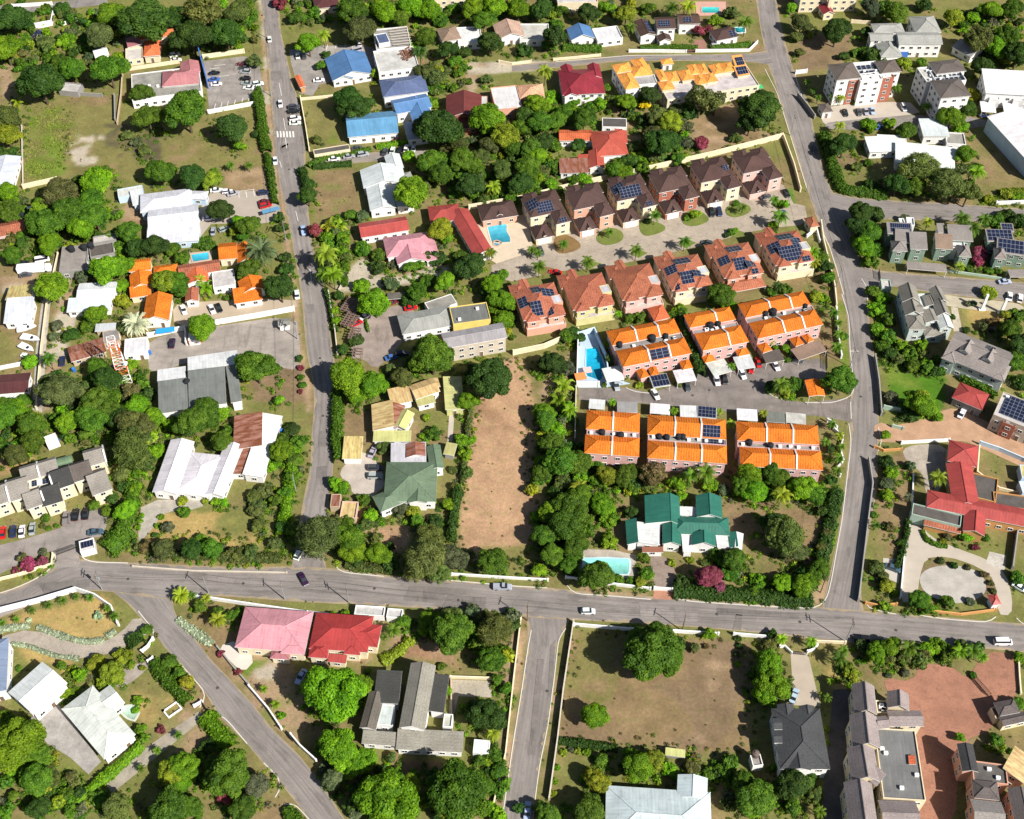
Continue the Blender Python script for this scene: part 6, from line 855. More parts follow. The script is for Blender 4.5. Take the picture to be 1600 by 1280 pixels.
for s, wd, h, c, d in [('402 150 408 180 412 215 418 240', 3.6, 2.4, 'm', 'tall trimmed hedge'), ('418 245 424 280 430 322', 2.4, 2, 'm', 'trimmed hedge'), ('482 262 500 250 545 243 580 235', 2.4, 1.3, 'm', 'low leafy hedge'), ('588 232 620 226 652 219', 2.4, 1.3, 'b', 'low bright hedge'), ('490 263 520 260 550 258', 2.2, 1.6, 'd', 'dark hedge'), ('472 268 478 290 486 318', 3, 2.4, 'd', 'dark roadside hedge'),
        ('1286 212 1296 245 1306 282 1316 300 1350 303 1386 306', 4.2, 2.2, 'm', 'long curved hedge'), ('1330 88 1350 82 1380 86', 3, 2, 'm', 'clipped hedge'), ('1062 494 1072 530 1082 562 1094 590', 3.2, 3.4, 'd', 'row of tall dark cypress hedge'), ('528 612 528 640 526 690 530 724', 3.4, 2.2, 'm', 'rounded roadside hedge'), ('716 765 710 800 704 850', 2.6, 2.2, 'd', 'dark straight hedge'), ('735 640 728 700 722 760', 1.4, 1.6, 'o', 'thin weedy hedge'),
        ('1052 924 1090 926 1160 931 1230 938 1268 938', 4.6, 1.8, 'd', 'long dark roadside hedge'), ('1306 770 1296 820 1284 868 1276 900', 3.6, 2, 'd', 'dark sloping hedge'), ('200 830 182 850 168 862', 6.5, 2.6, 'm', 'broad bank of hedge'), ('210 760 205 800 192 830', 4, 2.4, 'm', 'leafy hedge'), ('214 858 270 868 350 872 440 874', 2.6, 1.6, 'o', 'rough olive hedge'),
        ('462 690 455 740 448 790 440 840', 3.4, 1.8, 'b', 'sloping bright hedge'), ('540 884 580 888 620 892', 3, 1.2, 'o', 'low brownish hedge'), ('242 1036 258 1060 276 1082 296 1100', 3.2, 1.8, 'm', 'trimmed green hedge'), ('322 1120 340 1145 362 1172', 4.4, 1.8, 'b', 'thick bright hedge'), ('222 1166 190 1196 150 1228 122 1256', 2.6, 1.6, 'b', 'long leafy hedge'), ('204 996 216 1012', 3.6, 1.6, 'd', 'short dark hedge'), ('448 1265 464 1290', 3, 1.6, 'm', 'short green hedge'),
        ('642 1000 622 1022 596 1034', 2.8, 1.2, 'y', 'curving yellowish hedge'), ('873 1159 910 1164 965 1171', 2, 1.4, 'd', 'dark low hedge'), ('0 984 25 980 48 979', 2.6, .7, 's', 'silvery groundcover hedge'), ('59 980 85 990 110 999', 2.6, .7, 's', 'silvery groundcover hedge'), ('112 999 140 1004 164 1000', 2.6, .7, 's', 'silvery groundcover hedge'), ('166 996 180 986', 2.6, .7, 's', 'short silvery groundcover hedge'), ('18 1006 44 1010', 1.8, .6, 's', 'short silvery groundcover hedge'), ('46 1010 85 1025 124 1030', 1.8, .6, 's', 'silvery groundcover hedge'), ('278 968 300 985 332 1008', 3.2, .8, 's', 'silvery roadside hedge'),
        ('338 384 322 388 300 382 332 376', 3, 1.6, 'm', 'clipped hedge'), ('1398 890 1408 870 1414 845 1418 815', 1.6, 1.4, 'd', 'narrow clipped hedge'), ('1441 830 1446 845 1462 852 1480 855', 1.5, .8, 'm', 'curved border hedge'), ('1520 640 1495 632 1470 618', 2, 1.6, 'm', 'hedge') if 0 else ('1500 592 1530 606 1555 622', 2.4, 1.8, 'm', 'leafy boundary hedge'), ('510 455 517 480 524 520', 1.6, 1.6, 'd', 'narrow dark hedge'), ('1560 306 1580 305 1605 304', 4.5, 2, 'y', 'yellowish hedge'), ('1000 76 1040 74 1090 76', 2, 1.2, 'm', 'planted border hedge'), ('1110 76 1150 74 1172 70', 2.4, 1.4, 'm', 'planted border hedge'), ('880 76 910 78 940 78', 4, 1.8, 'm', 'broad planted hedge'), ('330 378 318 392', 2, 1.5, 'd', 'short dark hedge'), ('405 140 403 158', 2, 1.8, 'm', 'short hedge'), ('286 1150 262 1166', 1.2, .8, 'm', 'small border hedge') if 0 else ('570 498 576 520', 0.9, .9, 'm', 'small border hedge')]:
    hedge(s, wd*(.75 if c == 's' else 1), h*(.7 if c == 's' else 1), c, d)
# tall grass growing on the open lot
r = np.random.default_rng(5); poly = [G(x, y)[:2] for x, y in P2('40 168 100 168 108 200 100 235 92 262 60 282 40 286')]; lo = np.min(poly, 0); hi = np.max(poly, 0); q = r.uniform(lo-4, hi+4, (9000, 2)); q = q[inpoly(q[:, 0]+r.normal(size=len(q))*2.5, q[:, 1]+r.normal(size=len(q))*2.5, poly)]; q = q[(np.sin(q[:, 0]*.31+q[:, 1]*.17)+np.sin(q[:, 1]*.43-q[:, 0]*.12)+r.normal(size=len(q))*.9) > -.2]
an = r.uniform(0, 6.28, len(q)); hh = r.uniform(.2, .55, len(q)); wv = np.stack([np.cos(an), np.sin(an)], 1)*.16; ln = r.normal(size=(len(q), 2))*.25; zz = np.zeros(len(q))
co = np.stack([np.c_[q-wv, zz], np.c_[q+wv, zz], np.c_[q+wv*.5+ln, hh], np.c_[q-wv*.5+ln, hh]], 1).reshape(-1, 3)
tag(obj('tall_grass', npmesh('tall_grass', co, np.arange(len(co)).reshape(-1, 4), ['leaf'], np.repeat(r.random(len(q)), 4)), None, (.20, .25, .04)), 'tall green grass filling the left half of the open lot', 'grass', kind='stuff')
# ================================================================ CARS AND BOATS
CC = {'w': (.78, .78, .77), 'k': (.012, .012, .014), 'g': (.34, .35, .37), 'b': (.05, .13, .40), 'r': (.50, .012, .015), 'n': (.02, .03, .085), 'd': (.06, .065, .075), 'm': (.16, .02, .03), 'l': (.36, .46, .60), 'u': (.03, .012, .04), 't': (.05, .10, .14), 'p': (.20, .17, .18)}
CN = {'w': 'white', 'k': 'black', 'g': 'silver', 'b': 'blue', 'r': 'red', 'n': 'navy', 'd': 'dark grey', 'm': 'maroon', 'l': 'pale blue', 'u': 'dark purple', 't': 'dark teal', 'p': 'grey-brown'}
def loft(mb, secs, mi=0):                    # secs: (x, half width bottom, half width top, z0, z1); a closed shell through rectangular sections
    R = [[(x, -a, z0), (x, a, z0), (x, b, z0*.35+z1*.65 if 0 else z1), (x, -b, z1)] for x, a, b, z0, z1 in secs]
    for i in range(len(R)-1):
        for k in range(4): j = (k+1) % 4; mb.face([R[i][k], R[i][j], R[i+1][j], R[i+1][k]], mi)
    mb.face(R[0][::-1], mi); mb.face(R[-1], mi)
def car_parts(L, W, H, kind):
    w2 = W/2; b = MB(); z = .28; bl = H*.58
    loft(b, [(-L/2, w2*.82, w2*.74, z+.12, bl*.86), (-L/2+.12, w2*.95, w2*.86, z+.02, bl*.98), (-L*.25, w2, w2*.93, z, bl), (L*.18, w2, w2*.93, z, bl), (L/2-.9, w2*.98, w2*.88, z, bl*.93), (L/2-.16, w2*.92, w2*.8, z+.03, bl*.76), (L/2, w2*.78, w2*.66, z+.12, bl*.62)])
    g = MB(); rf = MB()
    if kind == 's': xs = (-L*.34, -L*.20, L*.04, L*.22)
    elif kind == 'u': xs = (-L*.46, -L*.38, L*.06, L*.24)
    elif kind == 'v': xs = (-L*.485, -L*.45, L*.26, L*.40)
    else: xs = (-L*.06, -L*.02, L*.12, L*.26)
    loft(g, [(xs[0], w2*.84, w2*.82, bl-.06, bl+.02), (xs[1], w2*.85, w2*.70, bl-.06, H-.05), (xs[2], w2*.85, w2*.70, bl-.06, H-.05), (xs[3], w2*.84, w2*.80, bl-.06, bl+.02)])
    loft(rf, [(xs[1]-.02, w2*.71, w2*.66, H-.06, H-.015), (xs[1]+.2, w2*.71, w2*.68, H-.05, H), (xs[2]-.2, w2*.71, w2*.68, H-.05, H), (xs[2]+.04, w2*.71, w2*.66, H-.06, H-.015)])
    if kind == 'p':
        for sy in (-1, 1): b.box((-L*.28, sy*w2*.84, bl-.02), (L*.40, .1, .22))
        b.box((-L*.478, 0, bl-.02), (.08, W*.82, .22))
    wh = MB(); wh.tube((0, -.11, 0), (0, .11, 0), .32, n=12); rim = MB(); rim.tube((0, -.118, 0), (0, .118, 0), .19, n=10)
    hl = MB(); hl.box((0, 0, -.07), (.16, .34, .14)); tl = MB(); tl.box((0, 0, -.08), (.1, .26, .18))
    return b.mesh('body', ['paint']), g.mesh('windows', ['glass']), rf.mesh('car_roof', ['paint']), wh.mesh('wheel', ['rubber']), rim.mesh('rim', ['steel']), hl.mesh('headlight', ['lamp']), tl.mesh('taillight', ['redlamp']), L, W, H, bl
CT = {'s': car_parts(4.5, 1.75, 1.46, 's'), 'u': car_parts(4.5, 1.84, 1.72, 'u'), 'h': car_parts(3.9, 1.68, 1.5, 'u'), 'v': car_parts(4.9, 1.85, 2.05, 'v'), 'p': car_parts(5.2, 1.85, 1.78, 'p')}
CK = {'s': 'sedan', 'u': 'SUV', 'h': 'hatchback', 'v': 'van', 'p': 'pickup truck'}
def car(x, y, ang, ty, c, z=.05):
    bo, gl, rf, wh, rim, hl, tl, L, W, H, bl = CT[ty]; g = G(x, y, .7); a = R_(ang); q = G(x+8*math.cos(a), y-8*math.sin(a), .7)-g; rz = math.atan2(q[1], q[0])
    r = empty('parked_car' if c != 'u' else 'car', (g[0], g[1], z), rz); col = tuple(v*random.uniform(.9, 1.05) for v in CC[c]); obj('body', bo, r, col); obj('windows', gl, r); obj('roof', rf, r, col)
    for sx in (-.31, .30):
        for sy in (-1, 1): wo = obj('wheel', wh, r, None, (L*sx, sy*(W/2-.1), .32)); obj('rim', rim, wo)
    for sy in (-1, 1): obj('headlight', hl, r, None, (L/2-.13, sy*W*.33, bl*.62)); obj('taillight', tl, r, None, (-L/2+.04, sy*W*.36, bl*.72))
    tag(r, None, CK[ty].lower() if ty == 'v' else 'pickup' if ty == 'p' else 'car', 'cars and vans'); auto(r, f'{CN[c]} {CK[ty]}', x, y); return r
for row in '''52 58 20 u k;62 50 15 s n;273 86 15 u w;275 94 10 s w;335 114 5 s k;335 124 5 s b;338 131 5 s w;378 100 175 s m;381 106 175 s d;383 112 175 u g;383 123 175 u k;385 130 175 s g;388 137 175 s w;421 61 95 s w;438 162 -85 s w;459 167 5 u d;459 174 5 u k;461 185 8 u w;461 192 5 s w;430 251 -85 s w;403 131 10 u w;465 87 95 s w;475 87 95 s d;498 125 5 s w;562 68 90 u w;558 79 15 v g;522 248 5 s w;545 244 10 s g;567 241 10 u g;558 231 10 s d;601 237 70 s d;613 235 75 s w;624 235 75 s k;635 232 75 u w;646 232 80 s w;622 219 10 s m
1321 176 -70 s k;1342 175 -70 s d;1353 174 -70 s g;1363 173 -70 s l;1412 168 -65 u w;1374 198 20 s b;1273 233 -80 s d;1580 176 10 s k;1538 180 5 s n;1118 72 5 u g
33 337 10 u k;54 328 12 v w;66 406 10 v w;35 411 5 s k;40 429 10 s d;42 557 -20 s w;97 564 85 s n;287 484 -70 s w;331 483 -65 s w;342 481 -65 s k;269 536 80 s u;78 597 90 v g;412 301 10 u n;413 315 10 s m;415 321 15 u r;333 361 85 s g;326 341 5 s w;338 332 20 s d;338 297 5 s w;350 358 20 h g;355 299 8 h w;364 302 15 s g
474 360 100 p l;464 460 95 s w;612 473 20 s m;642 481 10 s r;557 505 25 s r;571 494 30 s w;612 558 15 s b;628 553 10 u n;845 393 -70 u d;868 425 170 s r;1112 332 -75 u k;1124 331 -75 u n;1229 302 -60 s k;1222 334 60 u t;1105 379 165 h d;1185 566 100 s r;1175 575 -100 s r;963 602 -75 u g;1024 616 -60 s w;1074 603 -75 s d;1120 594 -75 u w;1132 592 -75 u k;1160 584 -65 s w;1212 571 -60 s w;1245 562 -10 s d;1570 440 5 s l;1578 463 85 s w;1594 466 80 u w;1503 646 60 s w
4 832 85 s r;20 830 85 s n;34 830 85 s w;50 826 85 s g;103 810 85 p p;118 804 80 s k;134 802 80 s k;149 831 8 s t;467 865 62 u w;474 905 -62 s u;785 917 0 p g;919 955 0 h w;1567 1003 0 v w;1346 998 175 u k;1395 887 -20 s t;582 706 65 s g;586 731 0 u d;586 744 0 u g;606 790 -40 p d;470 1057 -120 s l;824 1266 85 s l;1241 1087 70 s l;1594 918 -30 s w;1196 307 20 s d'''.replace('\n', ';').split(';'):
    a = row.split(); car(float(a[0]), float(a[1]), float(a[2]), a[3], a[4], .1)
def boat(x, y, ang, L):
    g = G(x, y, .8); a = R_(ang); q = G(x+8*math.cos(a), y-8*math.sin(a), .8)-g; r = empty('motor_boat', (g[0], g[1], 0), math.atan2(q[1], q[0])); w2 = L*.19; mb = MB()
    S = [(-L/2, w2*.9, w2, .55, 1.25), (-L*.1, w2*.8, w2*1.05, .5, 1.3), (L*.2, w2*.5, w2*.9, .55, 1.38), (L*.4, w2*.2, w2*.45, .75, 1.45), (L/2, .03, .06, 1.0, 1.5)]; loft(mb, S); mb.build('hull', 'white', r)
    mb = MB(); loft(mb, [(L*.04, w2*.5, w2*.45, 1.28, 1.6), (L*.1, w2*.5, w2*.4, 1.3, 1.65), (L*.16, w2*.4, w2*.3, 1.32, 1.45)]); mb.build('windscreen', 'glass', r)
    mb = MB(); mb.box((-L*.3, 0, 1.26), (L*.22, w2*1.2, .12)); mb.build('seat', 'matte', r, (.6, .6, .6)); mb = MB()
    for sx in (-.3, .15): mb.box((L*sx, 0, 0), (.25, w2*1.2, .6))
    mb.build('cradle', 'steel', r); tag(r, None, 'boat', 'boats stored on the grass'); auto(r, 'white motor boat', x, y)
boat(42, 513, 10, 6.2); boat(48, 529, -12, 6.6); boat(42, 544, -25, 6)
# ================================================================ BOUNDARY WALLS, GATES, POOLS, POLES, TANKS
def wall(s, h, c, desc, th=.25, name='boundary_wall', cat='wall', pier=True, grp='boundary walls'):
    p = wpts(s); mb = MB(); cp = MB()
    for i in range(len(p)-1):
        d = p[i+1]-p[i]; l = np.linalg.norm(d); a = math.atan2(d[1], d[0]); m = (p[i]+p[i+1])/2; mb.box((m[0], m[1], -.05), (l+th*.98, th, h-.06+.002*i), a); cp.box((m[0], m[1], h-.108+.002*i), (l+th+.08, th+.1, .1), a)
    c0 = p.mean(0); r = empty(name, (p[0][0], p[0][1], 0)); off = np.array([-p[0][0], -p[0][1], 0])
    for m_, nm, cc in ((mb, 'wall', WK[c]), (cp, 'coping', tuple(min(.8, v*1.12) for v in WK[c]))):
        m_.v = [(v[0]+off[0], v[1]+off[1], v[2]) for v in m_.v]; m_.build(nm, 'wall', r, cc)
    if pier:
        for q in (p[0], p[-1]): mp = MB(); mp.box((q[0]+off[0], q[1]+off[1], -.05), (th+.22, th+.22, h+.2), math.atan2(*(p[-1]-p[0])[::-1])); mp.build('pier', 'wall', r, WK[c])
    tag(r, None, cat, grp); k = p[len(p)//2] if len(p) > 2 else c0; auto(r, desc, *PX((k[0], k[1], h))); return r
for s, h, c, d in [('318 92 382 83', 2, 'cream', 'cream boundary wall'), ('199 111 280 99', 1.6, 'cream', 'low cream boundary wall'), ('192 118 190 150 184 195', 1.4, 'tan', 'narrow tan boundary wall'), ('326 178 400 164', 1.8, 'white', 'white boundary wall'), ('35 200 37 290', 1.2, 'beige', 'thin beige boundary wall'), ('37 295 90 283', 2, 'cream', 'cream boundary wall'), ('98 146 130 150 160 152', 1.6, 'grey', 'mossy grey retaining wall'), ('180 152 181 190', 1.8, 'grey', 'dark retaining wall'),
        ('470 156 478 200 484 238', 1.8, 'cream', 'long cream boundary wall'), ('470 157 522 152', 1.2, 'cream', 'low cream boundary wall'), ('20 12 82 8', 1.6, 'white', 'white boundary wall'), ('57 45 82 40 86 20', 2.6, 'white', 'angled white boundary wall'), ('98 40 120 34', 1.6, 'white', 'short white boundary wall'), ('983 82 1028 82 1072 83', 1.4, 'white', 'white front wall'), ('1087 82 1170 81 1183 68', 1.4, 'white', 'white corner wall'), ('865 95 900 92 938 88', 1.2, 'cream', 'low cream front wall'), ('700 112 760 104 800 100', 1.2, 'cream', 'low cream front wall') if 0 else ('780 98 800 102 830 98', 1.2, 'cream', 'low cream front wall'),
        ('733 328 822 312 900 292 1000 270 1110 245 1200 222 1222 216', 2.4, 'cream', 'very long cream rear wall'), ('1224 218 1240 262 1250 300', 2, 'cream', 'cream side wall'), ('1246 152 1262 172 1272 186', 2.2, 'grey', 'grey boundary wall'), ('1243 116 1260 114', 1.8, 'white', 'short white boundary wall'), ('1330 36 1358 38', 1.6, 'cream', 'cream garden wall'), ('1260 372 1275 360 1280 380', 1.6, 'white', 'white garden wall'), ('1282 350 1286 380 1303 450 1306 480', 1.9, 'cream', 'cream roadside wall'), ('1306 485 1309 530 1314 560', 1.7, 'white', 'white roadside wall'),
        ('1302 672 1316 684 1316 690 1312 704 1317 722 1306 735 1312 745', 1.3, 'white', 'wavy white roadside wall'), ('1292 660 1302 665 1306 672', 1.8, 'white', 'curved white entrance wall'), ('802 555 850 545 880 532 903 520', 2.4, 'cream', 'cream retaining wall'), ('903 530 901 605 935 605', 2.6, 'white', 'white pool wall'), ('903 528 928 520 946 560 950 588', 2.6, 'ltblue', 'pale blue pool wall'), ('900 610 898 690', 2, 'beige', 'beige side wall'), ('335 508 400 497 460 486', 2.2, 'white', 'thick white boundary wall'), ('232 528 290 516 292 540', 2.2, 'white', 'white yard wall'),
        ('92 400 74 480 66 545 58 640', 1.6, 'cream', 'long cream alley wall'), ('0 578 40 570', 1.6, 'white', 'white garden wall'), ('545 425 530 455', 1.0, 'beige', 'low beige garden wall'), ('514 460 524 520 528 556', 1.8, 'beige', 'beige roadside wall'), ('208 886 260 890 300 893 448 896', .6, 'beige', 'long low beige wall'), ('0 907 30 900 60 890 82 884 84 868', 1.3, 'cream', 'curved cream entrance wall'), ('0 957 60 942 120 924 150 934 176 952 186 978', 2.2, 'white', 'pale boundary wall with palms'), ('300 933 400 948 470 958 545 966 600 968', 1.5, 'white', 'long white front wall'),
        ('706 899 800 905 856 908', 1.1, 'white', 'low white front wall'), ('884 904 950 914 1016 922', 1.3, 'white', 'white front wall'), ('1022 922 1050 924', 1.6, 'white', 'solid white entrance wall'), ('896 974 880 1080 871 1157 858 1250', 1.8, 'beige', 'long beige side wall'), ('896 978 975 985 1060 989 1122 993', 1.5, 'white', 'white front wall'), ('1146 993 1204 998', 1.5, 'white', 'short white front wall'), ('1272 1004 1320 1006', 1.3, 'cream', 'cream front wall'), ('814 968 803 1060 790 1180 765 1285', 1.3, 'cream', 'long cream side wall'),
        ('390 1075 420 1110 440 1140', 1.6, 'white', 'white roadside wall'), ('455 1150 470 1168 494 1190', 1.6, 'white', 'white roadside wall'), ('340 1012 362 1040 388 1070', 1, 'grey', 'low grey roadside wall'), ('1356 720 1362 760 1352 840 1340 940', 2, 'grey', 'dark roadside wall'), ('1352 944 1370 948 1400 946', 1.2, 'orange', 'low orange curved wall'), ('1436 955 1500 962 1555 955', 1.2, 'orange', 'low orange front wall'), ('1366 700 1380 706 1408 704', 1.2, 'orange', 'short orange entrance wall'), ('1408 694 1482 690', 1.4, 'white', 'pale roadside wall'), ('1426 745 1424 800 1412 870 1406 935', 1.1, 'white', 'long low white garden wall'),
        ('1366 560 1372 600 1376 650', 2, 'grey', 'dark green roadside wall'), ('1380 640 1410 645', 2, 'pgreen', 'pale green entrance wall'), ('1394 668 1410 672', 1.4, 'pgreen', 'short pale green wall'), ('1530 695 1560 705 1600 722', 1.8, 'ltblue', 'pale blue yard wall'), ('1529 700 1526 740 1560 765 1600 775', 1.2, 'cream', 'curved cream yard wall'), ('1588 830 1580 890', 2, 'grey', 'grey dividing wall'), ('1480 425 1530 432 1570 438', 1, 'pgreen', 'low planted wall'), ('1556 320 1610 318', 1.6, 'white', 'white front wall'), ('1556 1060 1548 1030', 0.9, 'cream', 'short cream wall') if 0 else ('1590 1025 1592 1060 1594 1085', .9, 'cream', 'curved cream kerb wall'),
        ('1236 1022 1226 1012 1218 1012', 1.2, 'white', 'curved white gate wall'), ('1261 1020 1272 1016 1276 1010', 1.2, 'white', 'curved white gate wall'), ('195 1118 226 1100 222 1094', .6, 'white', 'tiny white wall') if 0 else ('256 1112 276 1098 284 1108 264 1122 256 1112', .5, 'white', 'low white planter frame'), ('222 1020 232 1012 240 1000', 1.4, 'white', 'white gate wall'), ('232 1036 240 1030', 1.4, 'white', 'short white gate wall'), ('304 1105 316 1098', 1.2, 'white', 'short white gate wall'), ('704 1060 768 1062 780 1060', 1.3, 'cream', 'cream garden wall'), ('690 1178 640 1172 590 1168', .8, 'white', 'low white terrace wall') if 0 else ('705 1064 706 1136', .9, 'tan', 'low tan terrace wall')]:
    wall(s, h, c, d)
tag(wall('313 90 326 139', 6.4, 'blue', 'x', .3, 'signboard', 'signboard', False, None), 'tall blue and yellow signboard wall beside the pink roofed clinic', 'signboard')
AUTO.pop()
sg = [o for o in bpy.data.objects if o.name == 'signboard'][0]; a = wpts('313 90 326 139'); d = a[1]-a[0]; l = np.linalg.norm(d); an = math.atan2(d[1], d[0]); nrm = np.array([-d[1], d[0]])/l
for f0, f1, z0, z1, c in [(.1, .45, 3.6, 6.0, (.75, .55, .05)), (.5, .62, 1.5, 6.1, (.72, .74, .76)), (.66, .95, 3.0, 6.1, (.25, .55, .8))]:
    mb = MB(); m = d*(f0+f1)/2; mb.box((m[0], m[1], z0), (l*(f1-f0), .36, z1-z0), an); mb.build('panel', 'matte', sg, c)
def gate(s, h, desc):
    p = wpts(s); d = p[1]-p[0]; l = np.linalg.norm(d); a = math.atan2(d[1], d[0]); r = empty('metal_gate', (*((p[0]+p[1])/2), 0), a); mb = MB(); n = int(l/.22)
    for i in range(n): mb.box((-l/2+(i+.5)*l/n, 0, .12), (.06, .05, h-.2))
    mb.build('bars', 'rubber', r); mb = MB()
    for z in (.1, h-.15): mb.box((0, 0, z), (l, .08, .1))
    mb.build('rail', 'rubber', r); tag(r, None, 'gate', 'metal gates'); auto(r, desc, *PX((*p.mean(0), h)))
for s, h, d in [('88 868 120 856', 1.8, 'black sliding gate'), ('222 1022 233 1033', 1.6, 'black garden gate'), ('1238 1022 1259 1024', 1.5, 'dark green driveway gate'), ('1522 1062 1546 1090', 2, 'tall dark courtyard gate'), ('316 1098 324 1112', 1.5, 'dark driveway gate'), ('448 1146 458 1160', 1.6, 'dark roadside gate'), ('1072 82 1087 82', 1.5, 'black driveway gate'), ('1374 440 1372 426', 2, 'dark lane gate'), ('1290 547 1291 580', 2, 'dark estate gate')]: gate(s, h, d)
def pool(desc, s, c, rim=(.6, .66, .7), z=.2, w=.5, cat='swimming pool'):
    p = smooth(resample(wpts(s+' '+' '.join(s.split()[:2])), 30), 0)[:-1]; c0 = p.mean(0); r = empty('swimming_pool', (c0[0], c0[1], 0)); q = p-c0; n = len(q)
    mb = MB(); o = q if (np.cross(q, np.roll(q, -1, 0))).sum() > 0 else q[::-1]; mb.face([(x, y, z+.03) for x, y in o], 0); mb.build('water', 'water', r, c); k = MB(); e = o*(1+w/np.linalg.norm(o, axis=1)[:, None])
    for i in range(n): j = (i+1) % n; k.face([(*e[i], z+.09), (*e[j], z+.09), (*o[j], z+.09), (*o[i], z+.09)]); k.face([(*e[i], 0), (*e[j], 0), (*e[j], z+.09), (*e[i], z+.09)]); k.face([(*o[j], z), (*o[i], z), (*o[i], z+.09), (*o[j], z+.09)])
    k.build('coping', 'clean', r, rim); tag(r, desc, cat)
pool('curved turquoise pool in front of the brown pool pavilion', '761 352 786 349 792 353 791 362 797 372 797 379 780 380 768 378', (.06, .40, .55), (.6, .5, .38)); pool('small round jacuzzi beside the curved turquoise pool', '771 379 776 377 781 379 782 382 777 385 772 383', (.14, .42, .55), (.5, .33, .25)); pool('deep blue pool in the pale blue deck beside the orange townhouses', '916 546 932 544 940 560 946 580 938 596 928 592 916 588', (.012, .36, .56), (.4, .55, .66))
pool('mint rectangular pool in front of the teal roofed villa', '913 873 983 874 982 898 912 896', (.25, .66, .58), (.45, .60, .66)); pool('small blue pool behind the rambling terracotta villa', '299 399 326 395 327 406 302 410', (.05, .45, .62), (.5, .36, .27)); pool('turquoise pool on the pink terrace near the top edge', '1097 12 1123 12 1124 21 1097 21', (.06, .50, .48), (.55, .33, .27)); pool('tiny teal pool beside the brown carport house', '1149 44 1163 44 1164 51 1150 52', (.03, .35, .36))
pool('light green garden pond beside the large white hipped house', '188 1112 198 1104 212 1104 216 1114 210 1126 200 1122', (.42, .58, .46), (.5, .52, .44), cat='pond')
def pole(x, y, h, arms=1, trafo=False, lean=0, c='grey', th=.17):
    g = G(x, y); r = empty('utility_pole', (g[0], g[1], 0), random.uniform(-.3, .3)+lean); mb = MB(); mb.tube((0, 0, -.1), (.02, 0, h), th, th*.62, 8); mb.build('pole', 'steel' if c == 'grey' else 'wood', r)
    for k in range(arms):
        mb = MB(); mb.box((0, 0, h-.5-k*.9), (.12, 2.4, .14))
        for sy in (-1.05, -.4, .4, 1.05): mb.tube((0, sy, h-.38-k*.9), (0, sy, h-.14-k*.9), .05, n=6)
        mb.build('crossarm', 'wood', r)
    if trafo: mb = MB(); mb.tube((.45, 0, h-3), (.45, 0, h-1.9), .34, n=10); mb.build('transformer', 'steel', r)
    tag(r, None, 'pole', 'utility poles'); auto(r, ('tall ' if h > 10 else '')+('grey' if c == 'grey' else 'wooden')+' utility pole'+(' with transformer' if trafo else ''), x, y); return g, h
PL = [pole(160, 922, 8.5, 2, True), pole(326, 927, 8.5, 1), pole(445, 937, 8, 1), pole(545, 942, 8.5, 2), pole(824, 970, 9, 1, False, 0, 'wood'), pole(1066, 986, 8.5, 1, False, 0, 'wood'), pole(1321, 1003, 11, 2)]
PW = [pole(418, 60, 9, 1), pole(424, 150, 9, 1), pole(447, 376, 9, 2), pole(465, 530, 10, 2, True), pole(463, 770, 9, 1)]; PE = [pole(1236, 212, 9, 1), pole(1260, 300, 9, 1), pole(1305, 455, 10.5, 1), pole(1328, 574, 8.5, 1), pole(1282, 926, 8, 1, False, 0, 'wood')]
for chain in (PL, PW, PE):
    for (a, ha), (b, hb) in zip(chain[:-1], chain[1:]):
        c0 = (a[0], a[1], 0); r = MB()
        for dy in (-.9, .9):
            P_ = [np.array([a[0]*(1-t)+b[0]*t-a[0], a[1]*(1-t)+b[1]*t-a[1]+dy, (ha*(1-t)+hb*t)-.15-3.2*t*(1-t)]) for t in np.linspace(0, 1, 9)]
            for i in range(8): r.tube(P_[i], P_[i+1], .03, n=4, caps=False)
        o = r.build('power_line', 'rubber', None, None, (a[0], a[1], 0)); m = (np.array(a)+np.array(b))/2; tag(o, None, 'cable', 'overhead power lines'); auto(o, 'thin pair of overhead wires', *PX((m[0], m[1], 7)))
def tank(x, y, z, rr, c, desc, hh=None):
    g = G(x, y, z+rr); r = empty('water_tank', (g[0], g[1], z)); mb = MB(); hh = hh or rr*1.9; mb.tube((0, 0, 0), (0, 0, hh*.82), rr, n=14); mb.tube((0, 0, hh*.82), (0, 0, hh), rr, rr*.35, n=14); mb.build('body', 'matte', r, c); mb = MB(); mb.tube((0, 0, hh), (0, 0, hh+.12), rr*.36, n=10); mb.build('lid', 'matte', r, tuple(v*1.2 for v in c)); tag(r, None, 'water tank', 'rooftop water tanks'); auto(r, desc, x, y)
BK = (.02, .022, .026)
for x, y, z, rr in [(968, 538, 5.7, .95), (1019, 528, 5.7, 1.2), (1040, 525, 5.7, .9), (1110, 508, 5.7, 1.1), (1122, 506, 5.7, .9), (1208, 487, 5.7, 1.2), (1196, 490, 5.7, .9), (1258, 478, 5.7, .8), (941, 675, 5.7, .9), (970, 680, 5.7, 1), (1030, 682, 5.7, .85), (1042, 683, 5.7, .85), (1060, 682, 5.7, .85), (1067, 682, 5.7, .85), (1171, 691, 5.7, .9), (1204, 696, 5.7, .9), (111, 388, 2.85, 1.15), (131, 386, 2.85, 1.1), (141, 383, 2.85, 1.15), (292, 597, 4.4, 1.1), (722, 531, 8, 1.0)][:20]:
    tank(x, y, z, rr, BK, 'black round water tank')
tank(1181, 1178, 3.0, .9, (.13, .10, .085), 'brown domed water tank')
